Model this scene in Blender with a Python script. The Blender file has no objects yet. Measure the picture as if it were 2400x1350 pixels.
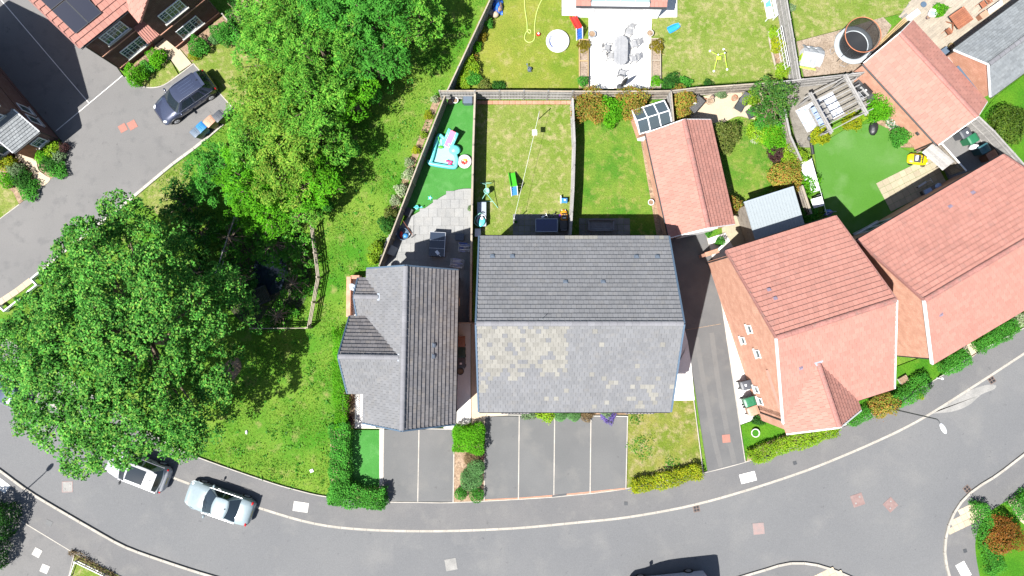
# Aerial view of a small housing estate: houses, gardens, a curving road and a tree belt.
import bpy, bmesh, math, random
import numpy as np
from mathutils import Vector, Matrix

random.seed(7); RNG = np.random.default_rng(11)
SC = bpy.context.scene
COL = SC.collection
# ------------------------------------------------------------------ camera, sky, sun, exposure
CAM_H, TAN_T = 48.0, 0.05
FPX = 1600.0                                   # focal length of a 24 mm lens, in pixels of a 2400 px wide frame
TILT = math.atan(TAN_T)
cam_d = bpy.data.cameras.new('camera'); cam_d.lens = 24; cam_d.sensor_width = 36; cam_d.clip_end = 2000
cam = bpy.data.objects.new('camera', cam_d); COL.objects.link(cam)
cam.location = (0, 0, CAM_H); cam.rotation_euler = (TILT, 0, 0); SC.camera = cam
SHX, SHY = 0.475, 0.435                        # ground shadow of one metre of height, in metres
SUN_EL = math.atan(1 / math.hypot(SHX, SHY))
sun_d = bpy.data.lights.new('sun', 'SUN'); sun_d.energy = 4.4; sun_d.angle = math.radians(0.5); sun_d.color = (1, .965, .91)
sun = bpy.data.objects.new('sun', sun_d); COL.objects.link(sun)
sun.rotation_euler = Vector((SHX, SHY, -1)).to_track_quat('-Z', 'Y').to_euler()
world = bpy.data.worlds.new('World'); SC.world = world; world.use_nodes = True
wn = world.node_tree.nodes; wl = world.node_tree.links
bgn = wn.get('Background'); sky = wn.new('ShaderNodeTexSky'); sky.sky_type = 'NISHITA'; sky.sun_disc = False
sky.sun_elevation = SUN_EL; sky.sun_rotation = math.atan2(-SHX, -SHY)
wl.new(sky.outputs[0], bgn.inputs[0]); bgn.inputs[1].default_value = 0.058
vs = SC.view_settings; vs.view_transform = 'Standard'; vs.look = 'None'; vs.gamma = 1; vs.exposure = 1.75
SC.cycles.max_bounces = 6; SC.cycles.transparent_max_bounces = 8

# ------------------------------------------------------------------ where a point of the survey lies, at height z
def P(px, py, z=0.0):
    c, s = math.cos(TILT), math.sin(TILT)
    dx = (px - 1200) / FPX; dy = (675 - py) / FPX
    y = dy * c + s; zz = dy * s - c
    k = (CAM_H - z) / -zz
    return Vector((dx * k, y * k))
def P3(px, py, z=0.0):
    p = P(px, py, z); return Vector((p.x, p.y, z))
def PL(pts, z=0.0): return [P(x, y, z) for x, y in pts]
def catmull(pts, n=6, closed=False):
    out = []; m = len(pts)
    rng = range(m) if closed else range(m - 1)
    for i in rng:
        p0 = pts[(i - 1) % m] if closed or i > 0 else pts[i]
        p1 = pts[i]; p2 = pts[(i + 1) % m]
        p3 = pts[(i + 2) % m] if closed or i + 2 < m else p2
        for k in range(n):
            t = k / n
            out.append(tuple(.5 * ((2 * b) + (-a + c) * t + (2 * a - 5 * b + 4 * c - d) * t * t + (-a + 3 * b - 3 * c + d) * t ** 3)
                             for a, b, c, d in zip(p0, p1, p2, p3)))
    if not closed: out.append(tuple(pts[-1]))
    return out

# ------------------------------------------------------------------ materials
MATS = {}
def _new(name):
    m = bpy.data.materials.new(name); m.use_nodes = True; MATS[name] = m
    return m, m.node_tree.nodes, m.node_tree.links, m.node_tree.nodes['Principled BSDF']
def _mix(n, l, fac, a, b, mode='MIX'):
    x = n.new('ShaderNodeMix'); x.data_type = 'RGBA'; x.blend_type = mode
    for inp, v in ((x.inputs[0], fac), (x.inputs[6], a), (x.inputs[7], b)):
        if hasattr(v, 'links') or hasattr(v, 'is_linked'): l.new(v, inp)
        elif isinstance(v, (int, float)): inp.default_value = v
        else: inp.default_value = (*v, 1)
    return x.outputs[2]
def _noise(n, l, vec, scale, detail=4, rough=.55, lo=.35, hi=.65):
    t = n.new('ShaderNodeTexNoise'); t.inputs['Scale'].default_value = scale; t.inputs['Detail'].default_value = detail
    t.inputs['Roughness'].default_value = rough; l.new(vec, t.inputs['Vector'])
    r = n.new('ShaderNodeMapRange'); r.inputs[1].default_value = lo; r.inputs[2].default_value = hi
    l.new(t.outputs['Fac'], r.inputs[0]); return r.outputs[0]
def _pos(n):
    return n.new('ShaderNodeNewGeometry').outputs['Position']
def _rand(n, l):
    g = n.new('ShaderNodeNewGeometry'); o = n.new('ShaderNodeObjectInfo')
    a = n.new('ShaderNodeMath'); a.operation = 'ADD'; l.new(g.outputs['Random Per Island'], a.inputs[0]); l.new(o.outputs['Random'], a.inputs[1])
    f = n.new('ShaderNodeMath'); f.operation = 'FRACT'; l.new(a.outputs[0], f.inputs[0]); return f.outputs[0]
def _bump(n, l, bs, h, strength, dist=.02):
    b = n.new('ShaderNodeBump'); b.inputs['Strength'].default_value = strength; b.inputs['Distance'].default_value = dist
    l.new(h, b.inputs['Height']); l.new(b.outputs[0], bs.inputs['Normal'])
def surf(name, c1, c2=None, big=.5, rough=.85, c3=None, mid=3., fine=14., fa=.25, bump=.3, isl=0., spec=.3, metal=0., coat=0., spots=None):
    """plain or weathered surface: two colours mixed by large noise, a third by mid noise, fine grain on top"""
    m, n, l, bs = _new(name); pos = _pos(n)
    col = c1
    if c2: col = _mix(n, l, _noise(n, l, pos, big, 5), c1, c2)
    if c3: col = _mix(n, l, _noise(n, l, pos, mid, 4, .6, .52, .7), col, c3)
    if spots: col = _mix(n, l, _noise(n, l, pos, 1.7, 3, .7, .66, .78), col, spots)
    if fa:
        f = _noise(n, l, pos, fine, 3, .6, .25, .75)
        g = n.new('ShaderNodeMapRange'); g.inputs[3].default_value = 1 - fa; g.inputs[4].default_value = 1 + fa; l.new(f, g.inputs[0])
        v = n.new('ShaderNodeCombineColor'); [l.new(g.outputs[0], v.inputs[i]) for i in range(3)]
        col = _mix(n, l, 1.0, col, v.outputs[0], 'MULTIPLY')
        if bump: _bump(n, l, bs, f, bump)
    if isl:
        r = _rand(n, l); g = n.new('ShaderNodeMapRange'); g.inputs[3].default_value = 1 - isl; g.inputs[4].default_value = 1 + isl; l.new(r, g.inputs[0])
        v = n.new('ShaderNodeCombineColor'); [l.new(g.outputs[0], v.inputs[i]) for i in range(3)]
        col = _mix(n, l, 1.0, col, v.outputs[0], 'MULTIPLY')
    if isinstance(col, tuple): bs.inputs['Base Color'].default_value = (*col, 1)
    else: l.new(col, bs.inputs['Base Color'])
    bs.inputs['Roughness'].default_value = rough; bs.inputs['Specular IOR Level'].default_value = spec; bs.inputs['Metallic'].default_value = metal
    bs.inputs['Coat Weight'].default_value = coat; bs.inputs['Coat Roughness'].default_value = .05
    return m
def plain(name, c, rough=.5, spec=.4, metal=0., coat=0., isl=0.): return surf(name, c, None, rough=rough, fa=.06, fine=6, bump=0, spec=spec, metal=metal, coat=coat, isl=isl)
def leafm(name, cols, trans=.3, rough=.5):
    m, n, l, bs = _new(name); r = _rand(n, l)
    cr = n.new('ShaderNodeValToRGB'); el = cr.color_ramp.elements
    while len(el) < len(cols): el.new(.5)
    for i, c in enumerate(cols): el[i].position = i / max(1, len(cols) - 1); el[i].color = (*c, 1)
    l.new(r, cr.inputs[0])
    g = n.new('ShaderNodeMapRange'); g.inputs[3].default_value = .74; g.inputs[4].default_value = 1.22; l.new(_noise(n, l, _pos(n), .75, 3, .5, .35, .65), g.inputs[0])
    v = n.new('ShaderNodeCombineColor'); [l.new(g.outputs[0], v.inputs[i]) for i in range(3)]
    lc = _mix(n, l, 1.0, cr.outputs[0], v.outputs[0], 'MULTIPLY'); l.new(lc, bs.inputs['Base Color']); bs.inputs['Roughness'].default_value = rough
    bs.inputs['Specular IOR Level'].default_value = .1
    tr = n.new('ShaderNodeBsdfTranslucent'); l.new(lc, tr.inputs[0])
    mx = n.new('ShaderNodeMixShader'); mx.inputs[0].default_value = trans
    l.new(bs.outputs[0], mx.inputs[1]); l.new(tr.outputs[0], mx.inputs[2]); l.new(mx.outputs[0], n['Material Output'].inputs[0]); return m
def grassm(name, green, yellow, tan, big=.35, mid=1.6, tanlo=.55, stripes=None):
    m, n, l, bs = _new(name); pos = _pos(n)
    a = _mix(n, l, _noise(n, l, pos, big, 6, .62, .38, .62), green, yellow)
    a = _mix(n, l, _noise(n, l, pos, mid, 5, .65, tanlo, tanlo + .2), a, tan)
    f = _noise(n, l, pos, 9, 5, .75, .25, .75)
    g = n.new('ShaderNodeMapRange'); g.inputs[3].default_value = .62; g.inputs[4].default_value = 1.38; l.new(f, g.inputs[0])
    v = n.new('ShaderNodeCombineColor'); [l.new(g.outputs[0], v.inputs[i]) for i in range(3)]
    a = _mix(n, l, 1.0, a, v.outputs[0], 'MULTIPLY')
    l.new(a, bs.inputs['Base Color']); bs.inputs['Roughness'].default_value = .95; bs.inputs['Specular IOR Level'].default_value = .1
    _bump(n, l, bs, f, .8, .05); return m
def brickm(name, c1, c2, mortar, soldier=False):
    m, n, l, bs = _new(name); uv = n.new('ShaderNodeUVMap')
    b = n.new('ShaderNodeTexBrick'); l.new(uv.outputs[0], b.inputs['Vector'])
    b.inputs['Color1'].default_value = (*c1, 1); b.inputs['Color2'].default_value = (*c2, 1); b.inputs['Mortar'].default_value = (*mortar, 1)
    b.inputs['Scale'].default_value = 1; b.inputs['Brick Width'].default_value = .225; b.inputs['Row Height'].default_value = .075
    b.inputs['Mortar Size'].default_value = .006; b.inputs['Mortar Smooth'].default_value = .2
    col = _mix(n, l, _noise(n, l, _pos(n), 2.2, 5), b.outputs['Color'], tuple(x * .8 for x in c1)); l.new(col, bs.inputs['Base Color'])
    bs.inputs['Roughness'].default_value = .9; _bump(n, l, bs, b.outputs['Fac'], -.5, .01); return m
def glassm(name, c, rough=.05):
    m, n, l, bs = _new(name); bs.inputs['Base Color'].default_value = (*c, 1); bs.inputs['Roughness'].default_value = rough
    bs.inputs['Specular IOR Level'].default_value = .6; return m

surf('asphalt', (.090, .092, .096), (.104, .105, .107), .10, .9, (.112, .112, .112), .35, 22, .15, .35, spots=(.055, .056, .06))
surf('asphalt_drive', (.104, .102, .101), (.119, .116, .114), .2, .92, (.093, .092, .092), 1.1, 20, .14, .35, spots=(.06, .058, .058))
surf('asphalt_path', (.088, .088, .090), (.101, .099, .099), .25, .92, (.108, .106, .104), .9, 20, .14, .35, spots=(.065, .065, .066))
surf('asphalt_bay', (.080, .082, .083), (.098, .099, .099), .2, .92, (.106, .105, .102), .5, 22, .14, .35, spots=(.06, .06, .06))
surf('asphalt_lane', (.072, .073, .075), (.090, .090, .090), .5, .92, (.098, .096, .093), .7, 22, .12, .35)
surf('asphalt_wear', (.093, .092, .091), (.102, .10, .098), .5, .92, (.085, .084, .083), .9, 22, .12, .35)
surf('earth_grey', (.125, .115, .098), (.15, .138, .12), 1.2, .95, (.10, .09, .075), 3, 14, .25, .4)
surf('kerb', (.27, .25, .22), (.22, .205, .18), 1.2, .9, None, fa=.12, fine=9)
surf('edging', (.30, .28, .25), (.24, .225, .20), 1.5, .9, None, fa=.12, fine=9)
surf('concrete', (.34, .33, .31), (.29, .28, .26), .9, .9, None, fa=.1, fine=10)
surf('white_stone', (.56, .545, .52), (.48, .47, .45), 1.0, .9, None, fa=.14, fine=24)
surf('dust', (.20, .195, .185), (.15, .148, .142), 1.2, .95, None, fa=.15, fine=14)
grassm('field', (.036, .128, .008), (.098, .165, .020), (.175, .172, .06), .22, 1.1, .55)
grassm('lawn_dry', (.088, .138, .018), (.135, .160, .038), (.215, .195, .092), .5, 2.4, .49)
grassm('lawn_brown', (.085, .12, .014), (.145, .145, .034), (.20, .17, .085), .6, 2.2, .48)
grassm('lawn_north', (.088, .136, .013), (.150, .165, .026), (.21, .192, .07), .35, 1.7, .54)
grassm('lawn_green', (.042, .118, .010), (.095, .150, .020), (.165, .162, .048), .6, 1.9, .52)
grassm('lawn_lush', (.030, .112, .006), (.055, .14, .008), (.08, .15, .015), .5, 2.0, .6)
surf('turf', (.026, .125, .018), (.036, .145, .026), .7, .95, (.048, .155, .036), 1.5, 18, .2, .5)
surf('turf_pale', (.050, .132, .020), (.038, .118, .010), .28, .95, (.066, .143, .034), .5, 18, .16, .5)
surf('soil', (.16, .105, .065), (.22, .16, .11), 1.5, .98, (.09, .06, .04), 4, 12, .4, .6)
surf('gravel', (.175, .135, .10), (.23, .185, .145), 1.5, .98, (.085, .062, .045), 9, 22, .45, .8)
surf('pond_bed', (.05, .045, .028), (.035, .05, .02), 1.2, .9, (.02, .03, .015), 2, 9, .4, .8)
surf('water', (.012, .02, .03), None, rough=.03, fa=0, spec=.6)
surf('slab_grey', (.20, .20, .195), (.175, .178, .178), 1.5, .9, None, fa=.1, fine=10, isl=.10)
surf('slab_buff', (.25, .22, .155), (.225, .195, .14), 1.5, .9, None, fa=.1, fine=10, isl=.09)
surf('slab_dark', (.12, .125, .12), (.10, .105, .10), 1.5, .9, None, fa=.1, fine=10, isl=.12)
surf('slab_cream', (.34, .275, .20), (.30, .245, .18), 1.5, .9, None, fa=.08, fine=10, isl=.08)
surf('grout', (.16, .155, .145), (.13, .125, .115), 2, .95)
surf('tile_grey', (.118, .120, .127), (.106, .108, .114), .5, .85, (.122, .121, .122), 2.5, 16, .08, .15, isl=.075, spec=.15)
surf('tile_pale', (.158, .153, .138), (.142, .138, .127), 1.2, .85, None, fa=.08, fine=16, isl=.12, spec=.15)
surf('tile_brown', (.128, .121, .121), (.110, .106, .111), .7, .85, (.142, .128, .118), 2.2, 16, .08, .15, isl=.12, spec=.15)
surf('tile_red', (.272, .131, .106), (.254, .121, .098), .8, .85, (.235, .122, .102), 2.8, 16, .06, .1, isl=.075, spec=.15)
surf('slate', (.135, .145, .152), (.12, .13, .138), 1.0, .7, None, fa=.08, fine=16, isl=.14)
surf('ridge_grey', (.135, .135, .145), (.115, .115, .125), 1.2, .75, None, fa=.08, isl=.08)
surf('ridge_red', (.225, .105, .09), (.20, .092, .078), 1.2, .75, (.16, .10, .085), 3, isl=.08)
surf('moss', (.18, .13, .05), (.14, .12, .06), 4, .95)
brickm('brick_red', (.385, .195, .132), (.35, .17, .115), (.45, .33, .26))
brickm('brick_brown', (.085, .034, .025), (.055, .025, .022), (.16, .11, .095))
brickm('brick_dusk', (.11, .055, .048), (.085, .046, .045), (.17, .13, .12))
brickm('brick_pale', (.33, .16, .10), (.27, .11, .07), (.40, .30, .24))
plain('white', (.55, .56, .58), .4); plain('white_paint', (.50, .50, .50), .5)
plain('cream', (.46, .40, .31), .6); plain('trim_blue', (.055, .085, .125), .5); plain('trim_dark', (.03, .032, .036), .5)
plain('lead', (.20, .23, .27), .5); plain('vent_grey', (.085, .105, .135), .6); plain('steel', (.45, .46, .48), .3, metal=.7); plain('black', (.016, .017, .019), .45)
plain('rubber', (.018, .018, .019), .8, spec=.2); plain('charcoal', (.035, .038, .042), .6)
glassm('glass', (.035, .06, .07)); glassm('glass_car', (.012, .018, .024), .04); glassm('glass_pale', (.16, .22, .22), .08); glassm('solar', (.006, .008, .020), .4)
surf('wood_fence', (.155, .135, .115), (.20, .18, .155), 1.5, .9, (.11, .095, .08), 4, 10, .2, .3, isl=.14)
surf('wood_grey', (.175, .17, .165), (.215, .208, .20), 1.8, .9, None, fa=.15, fine=12, isl=.12)
surf('wood_pale', (.25, .215, .17), (.205, .178, .142), 2, .9, None, fa=.12, fine=12, isl=.1)
surf('wood_red', (.22, .085, .045), (.185, .07, .04), 2.5, .7, None, fa=.12, fine=14, isl=.14)
surf('wood_new', (.28, .20, .10), (.24, .17, .085), 2, .85, None, fa=.1, isl=.1)
surf('bark', (.10, .075, .05), (.15, .115, .08), 3, .95, None, fa=.3, fine=15)
leafm('leaf_oak', [(.009, .045, .006), (.025, .12, .012), (.047, .18, .021), (.078, .225, .033), (.145, .24, .036)], .16, .7)
leafm('leaf_willow', [(.034, .145, .012), (.062, .22, .018), (.10, .265, .026), (.15, .285, .034)], .3, .7)
leafm('leaf_bluegreen', [(.022, .12, .012), (.040, .18, .018), (.065, .225, .026)], .3, .7)
leafm('leaf_bright', [(.034, .165, .004), (.062, .235, .006), (.10, .28, .010)], .35, .7)
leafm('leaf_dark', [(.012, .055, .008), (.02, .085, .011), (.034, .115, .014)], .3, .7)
leafm('leaf_yellow', [(.11, .19, .008), (.19, .235, .008), (.28, .27, .01)])
leafm('leaf_lime', [(.085, .20, .008), (.14, .25, .012), (.19, .27, .014)])
leafm('leaf_photinia', [(.07, .16, .014), (.17, .17, .022), (.29, .10, .03), (.12, .20, .024), (.32, .19, .04)])
leafm('leaf_orange', [(.17, .06, .012), (.20, .085, .014), (.14, .05, .012), (.12, .10, .015)])
leafm('leaf_brown', [(.09, .062, .034), (.14, .10, .05), (.19, .14, .07)])
leafm('leaf_purple', [(.03, .014, .016), (.05, .022, .022), (.065, .035, .03)])
leafm('leaf_sage', [(.09, .15, .07), (.14, .20, .10), (.06, .12, .04)])
leafm('leaf_topiary', [(.06, .165, .045), (.085, .20, .06), (.11, .23, .075)])
leafm('flower_white', [(.06, .14, .03), (.26, .28, .18), (.09, .17, .04), (.34, .34, .27), (.12, .18, .06)])
leafm('flower_violet', [(.10, .07, .28), (.15, .10, .34), (.06, .07, .14)])
leafm('grass_blade', [(.03, .14, .008), (.06, .19, .010), (.11, .21, .018), (.17, .215, .04)], .3)
leafm('leaf_weed', [(.024, .125, .010), (.042, .17, .013), (.08, .20, .017)], .3)

# ------------------------------------------------------------------ mesh builder
def rot2(x, y, a): return x * math.cos(a) - y * math.sin(a), x * math.sin(a) + y * math.cos(a)
class MB:
    def __init__(s): s.v = []; s.f = []; s.m = []
    def add(s, vs_, fs, mi=0):
        o = len(s.v); s.v += [tuple(p) for p in vs_]
        for f in fs: s.f.append(tuple(i + o for i in f)); s.m.append(mi)
        return s
    def box(s, c, d, rz=0, mi=0, ry=0, rx=0, tap=1.0):
        hx, hy, hz = d[0] / 2, d[1] / 2, d[2] / 2
        M = Matrix.Rotation(rz, 3, 'Z') @ Matrix.Rotation(ry, 3, 'Y') @ Matrix.Rotation(rx, 3, 'X')
        vv = []
        for z, t in ((-hz, tap), (hz, 1.0)):
            for x, y in ((-hx, -hy), (hx, -hy), (hx, hy), (-hx, hy)): vv.append(Vector(c) + M @ Vector((x * t, y * t, z)))
        return s.add(vv, [(3, 2, 1, 0), (4, 5, 6, 7), (0, 1, 5, 4), (1, 2, 6, 5), (2, 3, 7, 6), (3, 0, 4, 7)], mi)
    def prism(s, poly, z0, z1, mi=0):
        a = sum(poly[i][0] * poly[(i + 1) % len(poly)][1] - poly[(i + 1) % len(poly)][0] * poly[i][1] for i in range(len(poly)))
        if a < 0: poly = list(reversed(poly))
        n = len(poly)
        vv = [(p[0], p[1], z0) for p in poly] + [(p[0], p[1], z1) for p in poly]
        return s.add(vv, [tuple(range(n - 1, -1, -1)), tuple(range(n, 2 * n))] + [(i, (i + 1) % n, n + (i + 1) % n, n + i) for i in range(n)], mi)
    def tube(s, pts, r, n=6, mi=0, cap=True):
        pts = [Vector(p) for p in pts]; rs = r if isinstance(r, (list, tuple)) else [r] * len(pts); vv = []
        up = None
        for i, p in enumerate(pts):
            d = (pts[min(i + 1, len(pts) - 1)] - pts[max(i - 1, 0)])
            d = d.normalized() if d.length > 1e-9 else Vector((0, 0, 1))
            if up is None: up = d.orthogonal().normalized()
            a = (up - d * up.dot(d)); a = a.normalized() if a.length > 1e-6 else d.orthogonal().normalized(); up = a; b = d.cross(a)
            for k in range(n):
                t = 2 * math.pi * k / n; vv.append(p + (a * math.cos(t) + b * math.sin(t)) * rs[i])
        fs = [(i * n + k, i * n + (k + 1) % n, (i + 1) * n + (k + 1) % n, (i + 1) * n + k) for i in range(len(pts) - 1) for k in range(n)]
        if cap: fs += [tuple(range(n - 1, -1, -1)), tuple((len(pts) - 1) * n + k for k in range(n))]
        return s.add(vv, fs, mi)
    def ring(s, c, R, r, n=28, m=6, mi=0, sq=1.0, rz=0):
        vv = []
        for i in range(n):
            t = 2 * math.pi * i / n
            for k in range(m):
                u = 2 * math.pi * k / m; q = R + r * math.cos(u)
                x, y = rot2(q * math.cos(t), q * math.sin(t) * sq, rz); vv.append((c[0] + x, c[1] + y, c[2] + r * math.sin(u)))
        return s.add(vv, [(i * m + k, ((i + 1) % n) * m + k, ((i + 1) % n) * m + (k + 1) % m, i * m + (k + 1) % m) for i in range(n) for k in range(m)], mi)
    def lathe(s, c, prof, n=16, mi=0):
        vv = [(c[0] + r * math.cos(2 * math.pi * k / n), c[1] + r * math.sin(2 * math.pi * k / n), c[2] + z) for r, z in prof for k in range(n)]
        fs = [(i * n + k, i * n + (k + 1) % n, (i + 1) * n + (k + 1) % n, (i + 1) * n + k) for i in range(len(prof) - 1) for k in range(n)]
        fs += [tuple(range(n - 1, -1, -1)), tuple((len(prof) - 1) * n + k for k in range(n))]
        return s.add(vv, fs, mi)
    def ell(s, c, r, n=14, m=8, mi=0, rz=0, jit=0):
        vv = []
        for i in range(m + 1):
            ph = math.pi * i / m - math.pi / 2
            for k in range(n):
                t = 2 * math.pi * k / n; q = 1 + jit * (random.random() - .5) if 0 < i < m else 1
                x, y = rot2(r[0] * q * math.cos(ph) * math.cos(t), r[1] * q * math.cos(ph) * math.sin(t), rz)
                vv.append((c[0] + x, c[1] + y, c[2] + r[2] * math.sin(ph) * q))
        return s.add(vv, [(i * n + k, i * n + (k + 1) % n, (i + 1) * n + (k + 1) % n, (i + 1) * n + k) for i in range(m) for k in range(n)], mi)
    def grid(s, rows, mi=0, flip=False):
        nr, nc = len(rows), len(rows[0])
        fs = [(i * nc + k, i * nc + k + 1, (i + 1) * nc + k + 1, (i + 1) * nc + k) for i in range(nr - 1) for k in range(nc - 1)]
        if flip: fs = [f[::-1] for f in fs]
        return s.add([p for r in rows for p in r], fs, mi)
    def quad(s, a, b, c, d, mi=0): return s.add([a, b, c, d], [(0, 1, 2, 3)], mi)
    def build(s, name, mats, parent=None, smooth=False, uv=True):
        me = bpy.data.meshes.new(name); me.from_pydata(s.v, [], s.f)
        if isinstance(mats, str): mats = [mats]
        for m in mats: me.materials.append(MATS[m])
        if len(mats) > 1: me.polygons.foreach_set('material_index', s.m)
        if smooth: me.polygons.foreach_set('use_smooth', [True] * len(s.f))
        if uv and len(s.f) < 20000:
            u = me.uv_layers.new(name='UVMap'); Z = Vector((0, 0, 1))
            for p in me.polygons:
                nn = p.normal
                if abs(nn.z) > .97: t, b = Vector((1, 0, 0)), Vector((0, 1, 0))
                else:
                    t = Z.cross(nn).normalized(); b = nn.cross(t)
                for li in p.loop_indices:
                    co = me.vertices[me.loops[li].vertex_index].co; u.data[li].uv = (t.dot(co), b.dot(co))
        o = bpy.data.objects.new(name, me); COL.objects.link(o)
        if parent is not None: o.parent = parent
        return o
def thing(name, label, cat, loc=(0, 0, 0), rz=0, group=None):
    o = bpy.data.objects.new(name, None); COL.objects.link(o); o.empty_display_size = .3
    o.location = (loc[0], loc[1], loc[2] if len(loc) > 2 else 0); o.rotation_euler = (0, 0, rz); return tag(o, label, cat, group)
def tag(o, label, cat, group=None):
    o['label'] = label; o['category'] = cat
    if group: o['group'] = group
    return o
def struct(o): o['kind'] = 'structure'; return o
def stuff(o): o['kind'] = 'stuff'; return o
def place(o, px, py, z=0, rz=0):
    p = P(px, py, z); o.location = (p.x, p.y, z); o.rotation_euler = (0, 0, rz); return o
def copy_tree(o, parent=None):
    c = o.copy(); COL.objects.link(c); c.parent = parent
    for ch in list(o.children): copy_tree(ch, c)
    return c
def angpx(a, b):
    """world heading from survey point a to b"""
    p, q = P(*a), P(*b); return math.atan2(q.y - p.y, q.x - p.x)

# ------------------------------------------------------------------ leaves
def leaf_mesh(name, pts, size, mat, flat=.35, aspect=.6, outward=None, parent=None, var=.35, axis=None):
    pts = np.asarray(pts, dtype=np.float64); n = len(pts)
    nv = RNG.normal(size=(n, 3)); nv[:, 2] = np.abs(nv[:, 2]) + flat * 3
    if outward is not None: nv += outward * 1.2
    nv /= np.linalg.norm(nv, axis=1)[:, None]
    a = RNG.normal(size=(n, 3)) if axis is None else RNG.normal(size=(n, 3)) * .35 + axis; a -= nv * np.sum(a * nv, axis=1)[:, None]; a /= np.linalg.norm(a, axis=1)[:, None]
    b = np.cross(nv, a); s = size * (1 + var * RNG.uniform(-1, 1, n))[:, None]
    V = np.empty((n, 4, 3)); V[:, 0] = pts - a * s * .5; V[:, 1] = pts + b * s * aspect * .5 + a * s * .08
    V[:, 2] = pts + a * s * .5; V[:, 3] = pts - b * s * aspect * .5 + a * s * .08
    me = bpy.data.meshes.new(name); me.vertices.add(4 * n); me.vertices.foreach_set('co', V.reshape(-1).astype(np.float32))
    me.loops.add(4 * n); me.loops.foreach_set('vertex_index', np.arange(4 * n, dtype=np.int32))
    me.polygons.add(n); me.polygons.foreach_set('loop_start', np.arange(0, 4 * n, 4, dtype=np.int32)); me.polygons.foreach_set('loop_total', np.full(n, 4, dtype=np.int32))
    me.update(calc_edges=True); me.materials.append(MATS[mat])
    o = bpy.data.objects.new(name, me); COL.objects.link(o)
    if parent is not None: o.parent = parent
    return o
def blob_points(n, r, seed=None, solid=.35, neat=False):
    """points near the skin of a lumpy ellipsoid of radii r standing on z=0 (height 2*rz)"""
    d = RNG.normal(size=(n, 3)); d /= np.linalg.norm(d, axis=1)[:, None]
    ph = RNG.uniform(0, 6.28, 6)
    lump = 1 + .17 * np.sin(3 * np.arctan2(d[:, 1], d[:, 0]) + ph[0]) + .08 * np.sin(5 * np.arctan2(d[:, 1], d[:, 0]) + ph[1] + 3 * d[:, 2]) + .07 * np.sin(7 * d[:, 0] + 6 * d[:, 1] + ph[2])
    k = np.where(RNG.random(n) < solid, RNG.uniform(.3, .9, n), RNG.uniform(.86, 1.05, n)) * lump
    if neat: k = k / lump * (1 + (lump - 1) * .25)
    sp = RNG.random(n) < (0 if neat else .05); k[sp] *= RNG.uniform(1.05, 1.28, int(sp.sum()))
    p = d * k[:, None] * np.array(r); p[:, 2] += r[2]; p[:, 2] = np.maximum(p[:, 2], .02)
    return p, d
def box_points(n, d, solid=.3, rnd=.12):
    """points near the skin of a clipped box hedge d = (length, depth, height)"""
    p = RNG.uniform(-.5, .5, (n, 3)); ax = RNG.choice(3, n, p=[.2, .25, .55]); sk = RNG.random(n) > solid
    nn = np.zeros((n, 3))
    for i in range(n):
        if sk[i]:
            a = ax[i]; sg = 1 if a == 2 else RNG.choice([-1, 1]); p[i, a] = sg * .5 + RNG.normal() * .02; nn[i, a] = sg
    q = np.abs(p[:, :2]).max(axis=1); p[:, 2] = p[:, 2] + .5
    m = q > .38; p[m, 2] = np.minimum(p[m, 2], 1 - (q[m] - .38) * rnd * 8)
    p *= np.array(d); p += RNG.normal(size=(n, 3)) * .04; ph = RNG.uniform(0, 6.28, 4)
    p[:, 1] *= 1 + .10 * np.sin(2.3 * p[:, 0] + ph[0]) + .07 * np.sin(5.1 * p[:, 0] + ph[1]); p[:, 1] += .05 * np.sin(1.7 * p[:, 0] + ph[3])
    p[:, 2] *= 1 + .09 * np.sin(2.9 * p[:, 0] + 2 * p[:, 1] + ph[2]) + .06 * np.sin(6.0 * p[:, 0] - 3 * p[:, 1] + ph[1])
    p[:, 0] *= 1 + .04 * np.sin(5 * p[:, 1] + ph[0]); p[:, 2] = np.maximum(p[:, 2], .02); return p, nn
# ------------------------------------------------------------------ ground, road, pavements, lawns
POND = P(622, 640)
def ground_z(x, y):
    d = math.hypot((x - POND.x) / 3.4, (y - POND.y) / 4.2)
    return -1.15 * max(0., 1 - d * d) ** 1.2 if d < 1 else 0.
def make_ground():
    xs = [-600, -260, -120, -70] + [-45 + .75 * i for i in range(121)] + [70, 120, 260, 600]
    ys = [-600, -260, -120, -60] + [-30 + .75 * i for i in range(81)] + [60, 120, 260, 600]
    mb = MB(); mb.grid([[(x, y, ground_z(x, y)) for x in xs] for y in ys])
    o = mb.build('ground', 'field', smooth=True, uv=False); struct(o)
make_ground()
def flat(name, pts, z, mat, thick=.12, parent=None, smoothpts=0):
    pts = [P(x, y, z) for x, y in pts]
    mb = MB(); mb.prism([(p.x, p.y) for p in pts], z - thick, z)
    o = mb.build(name, mat, parent); 
    if parent is None: struct(o)
    return o
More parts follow.
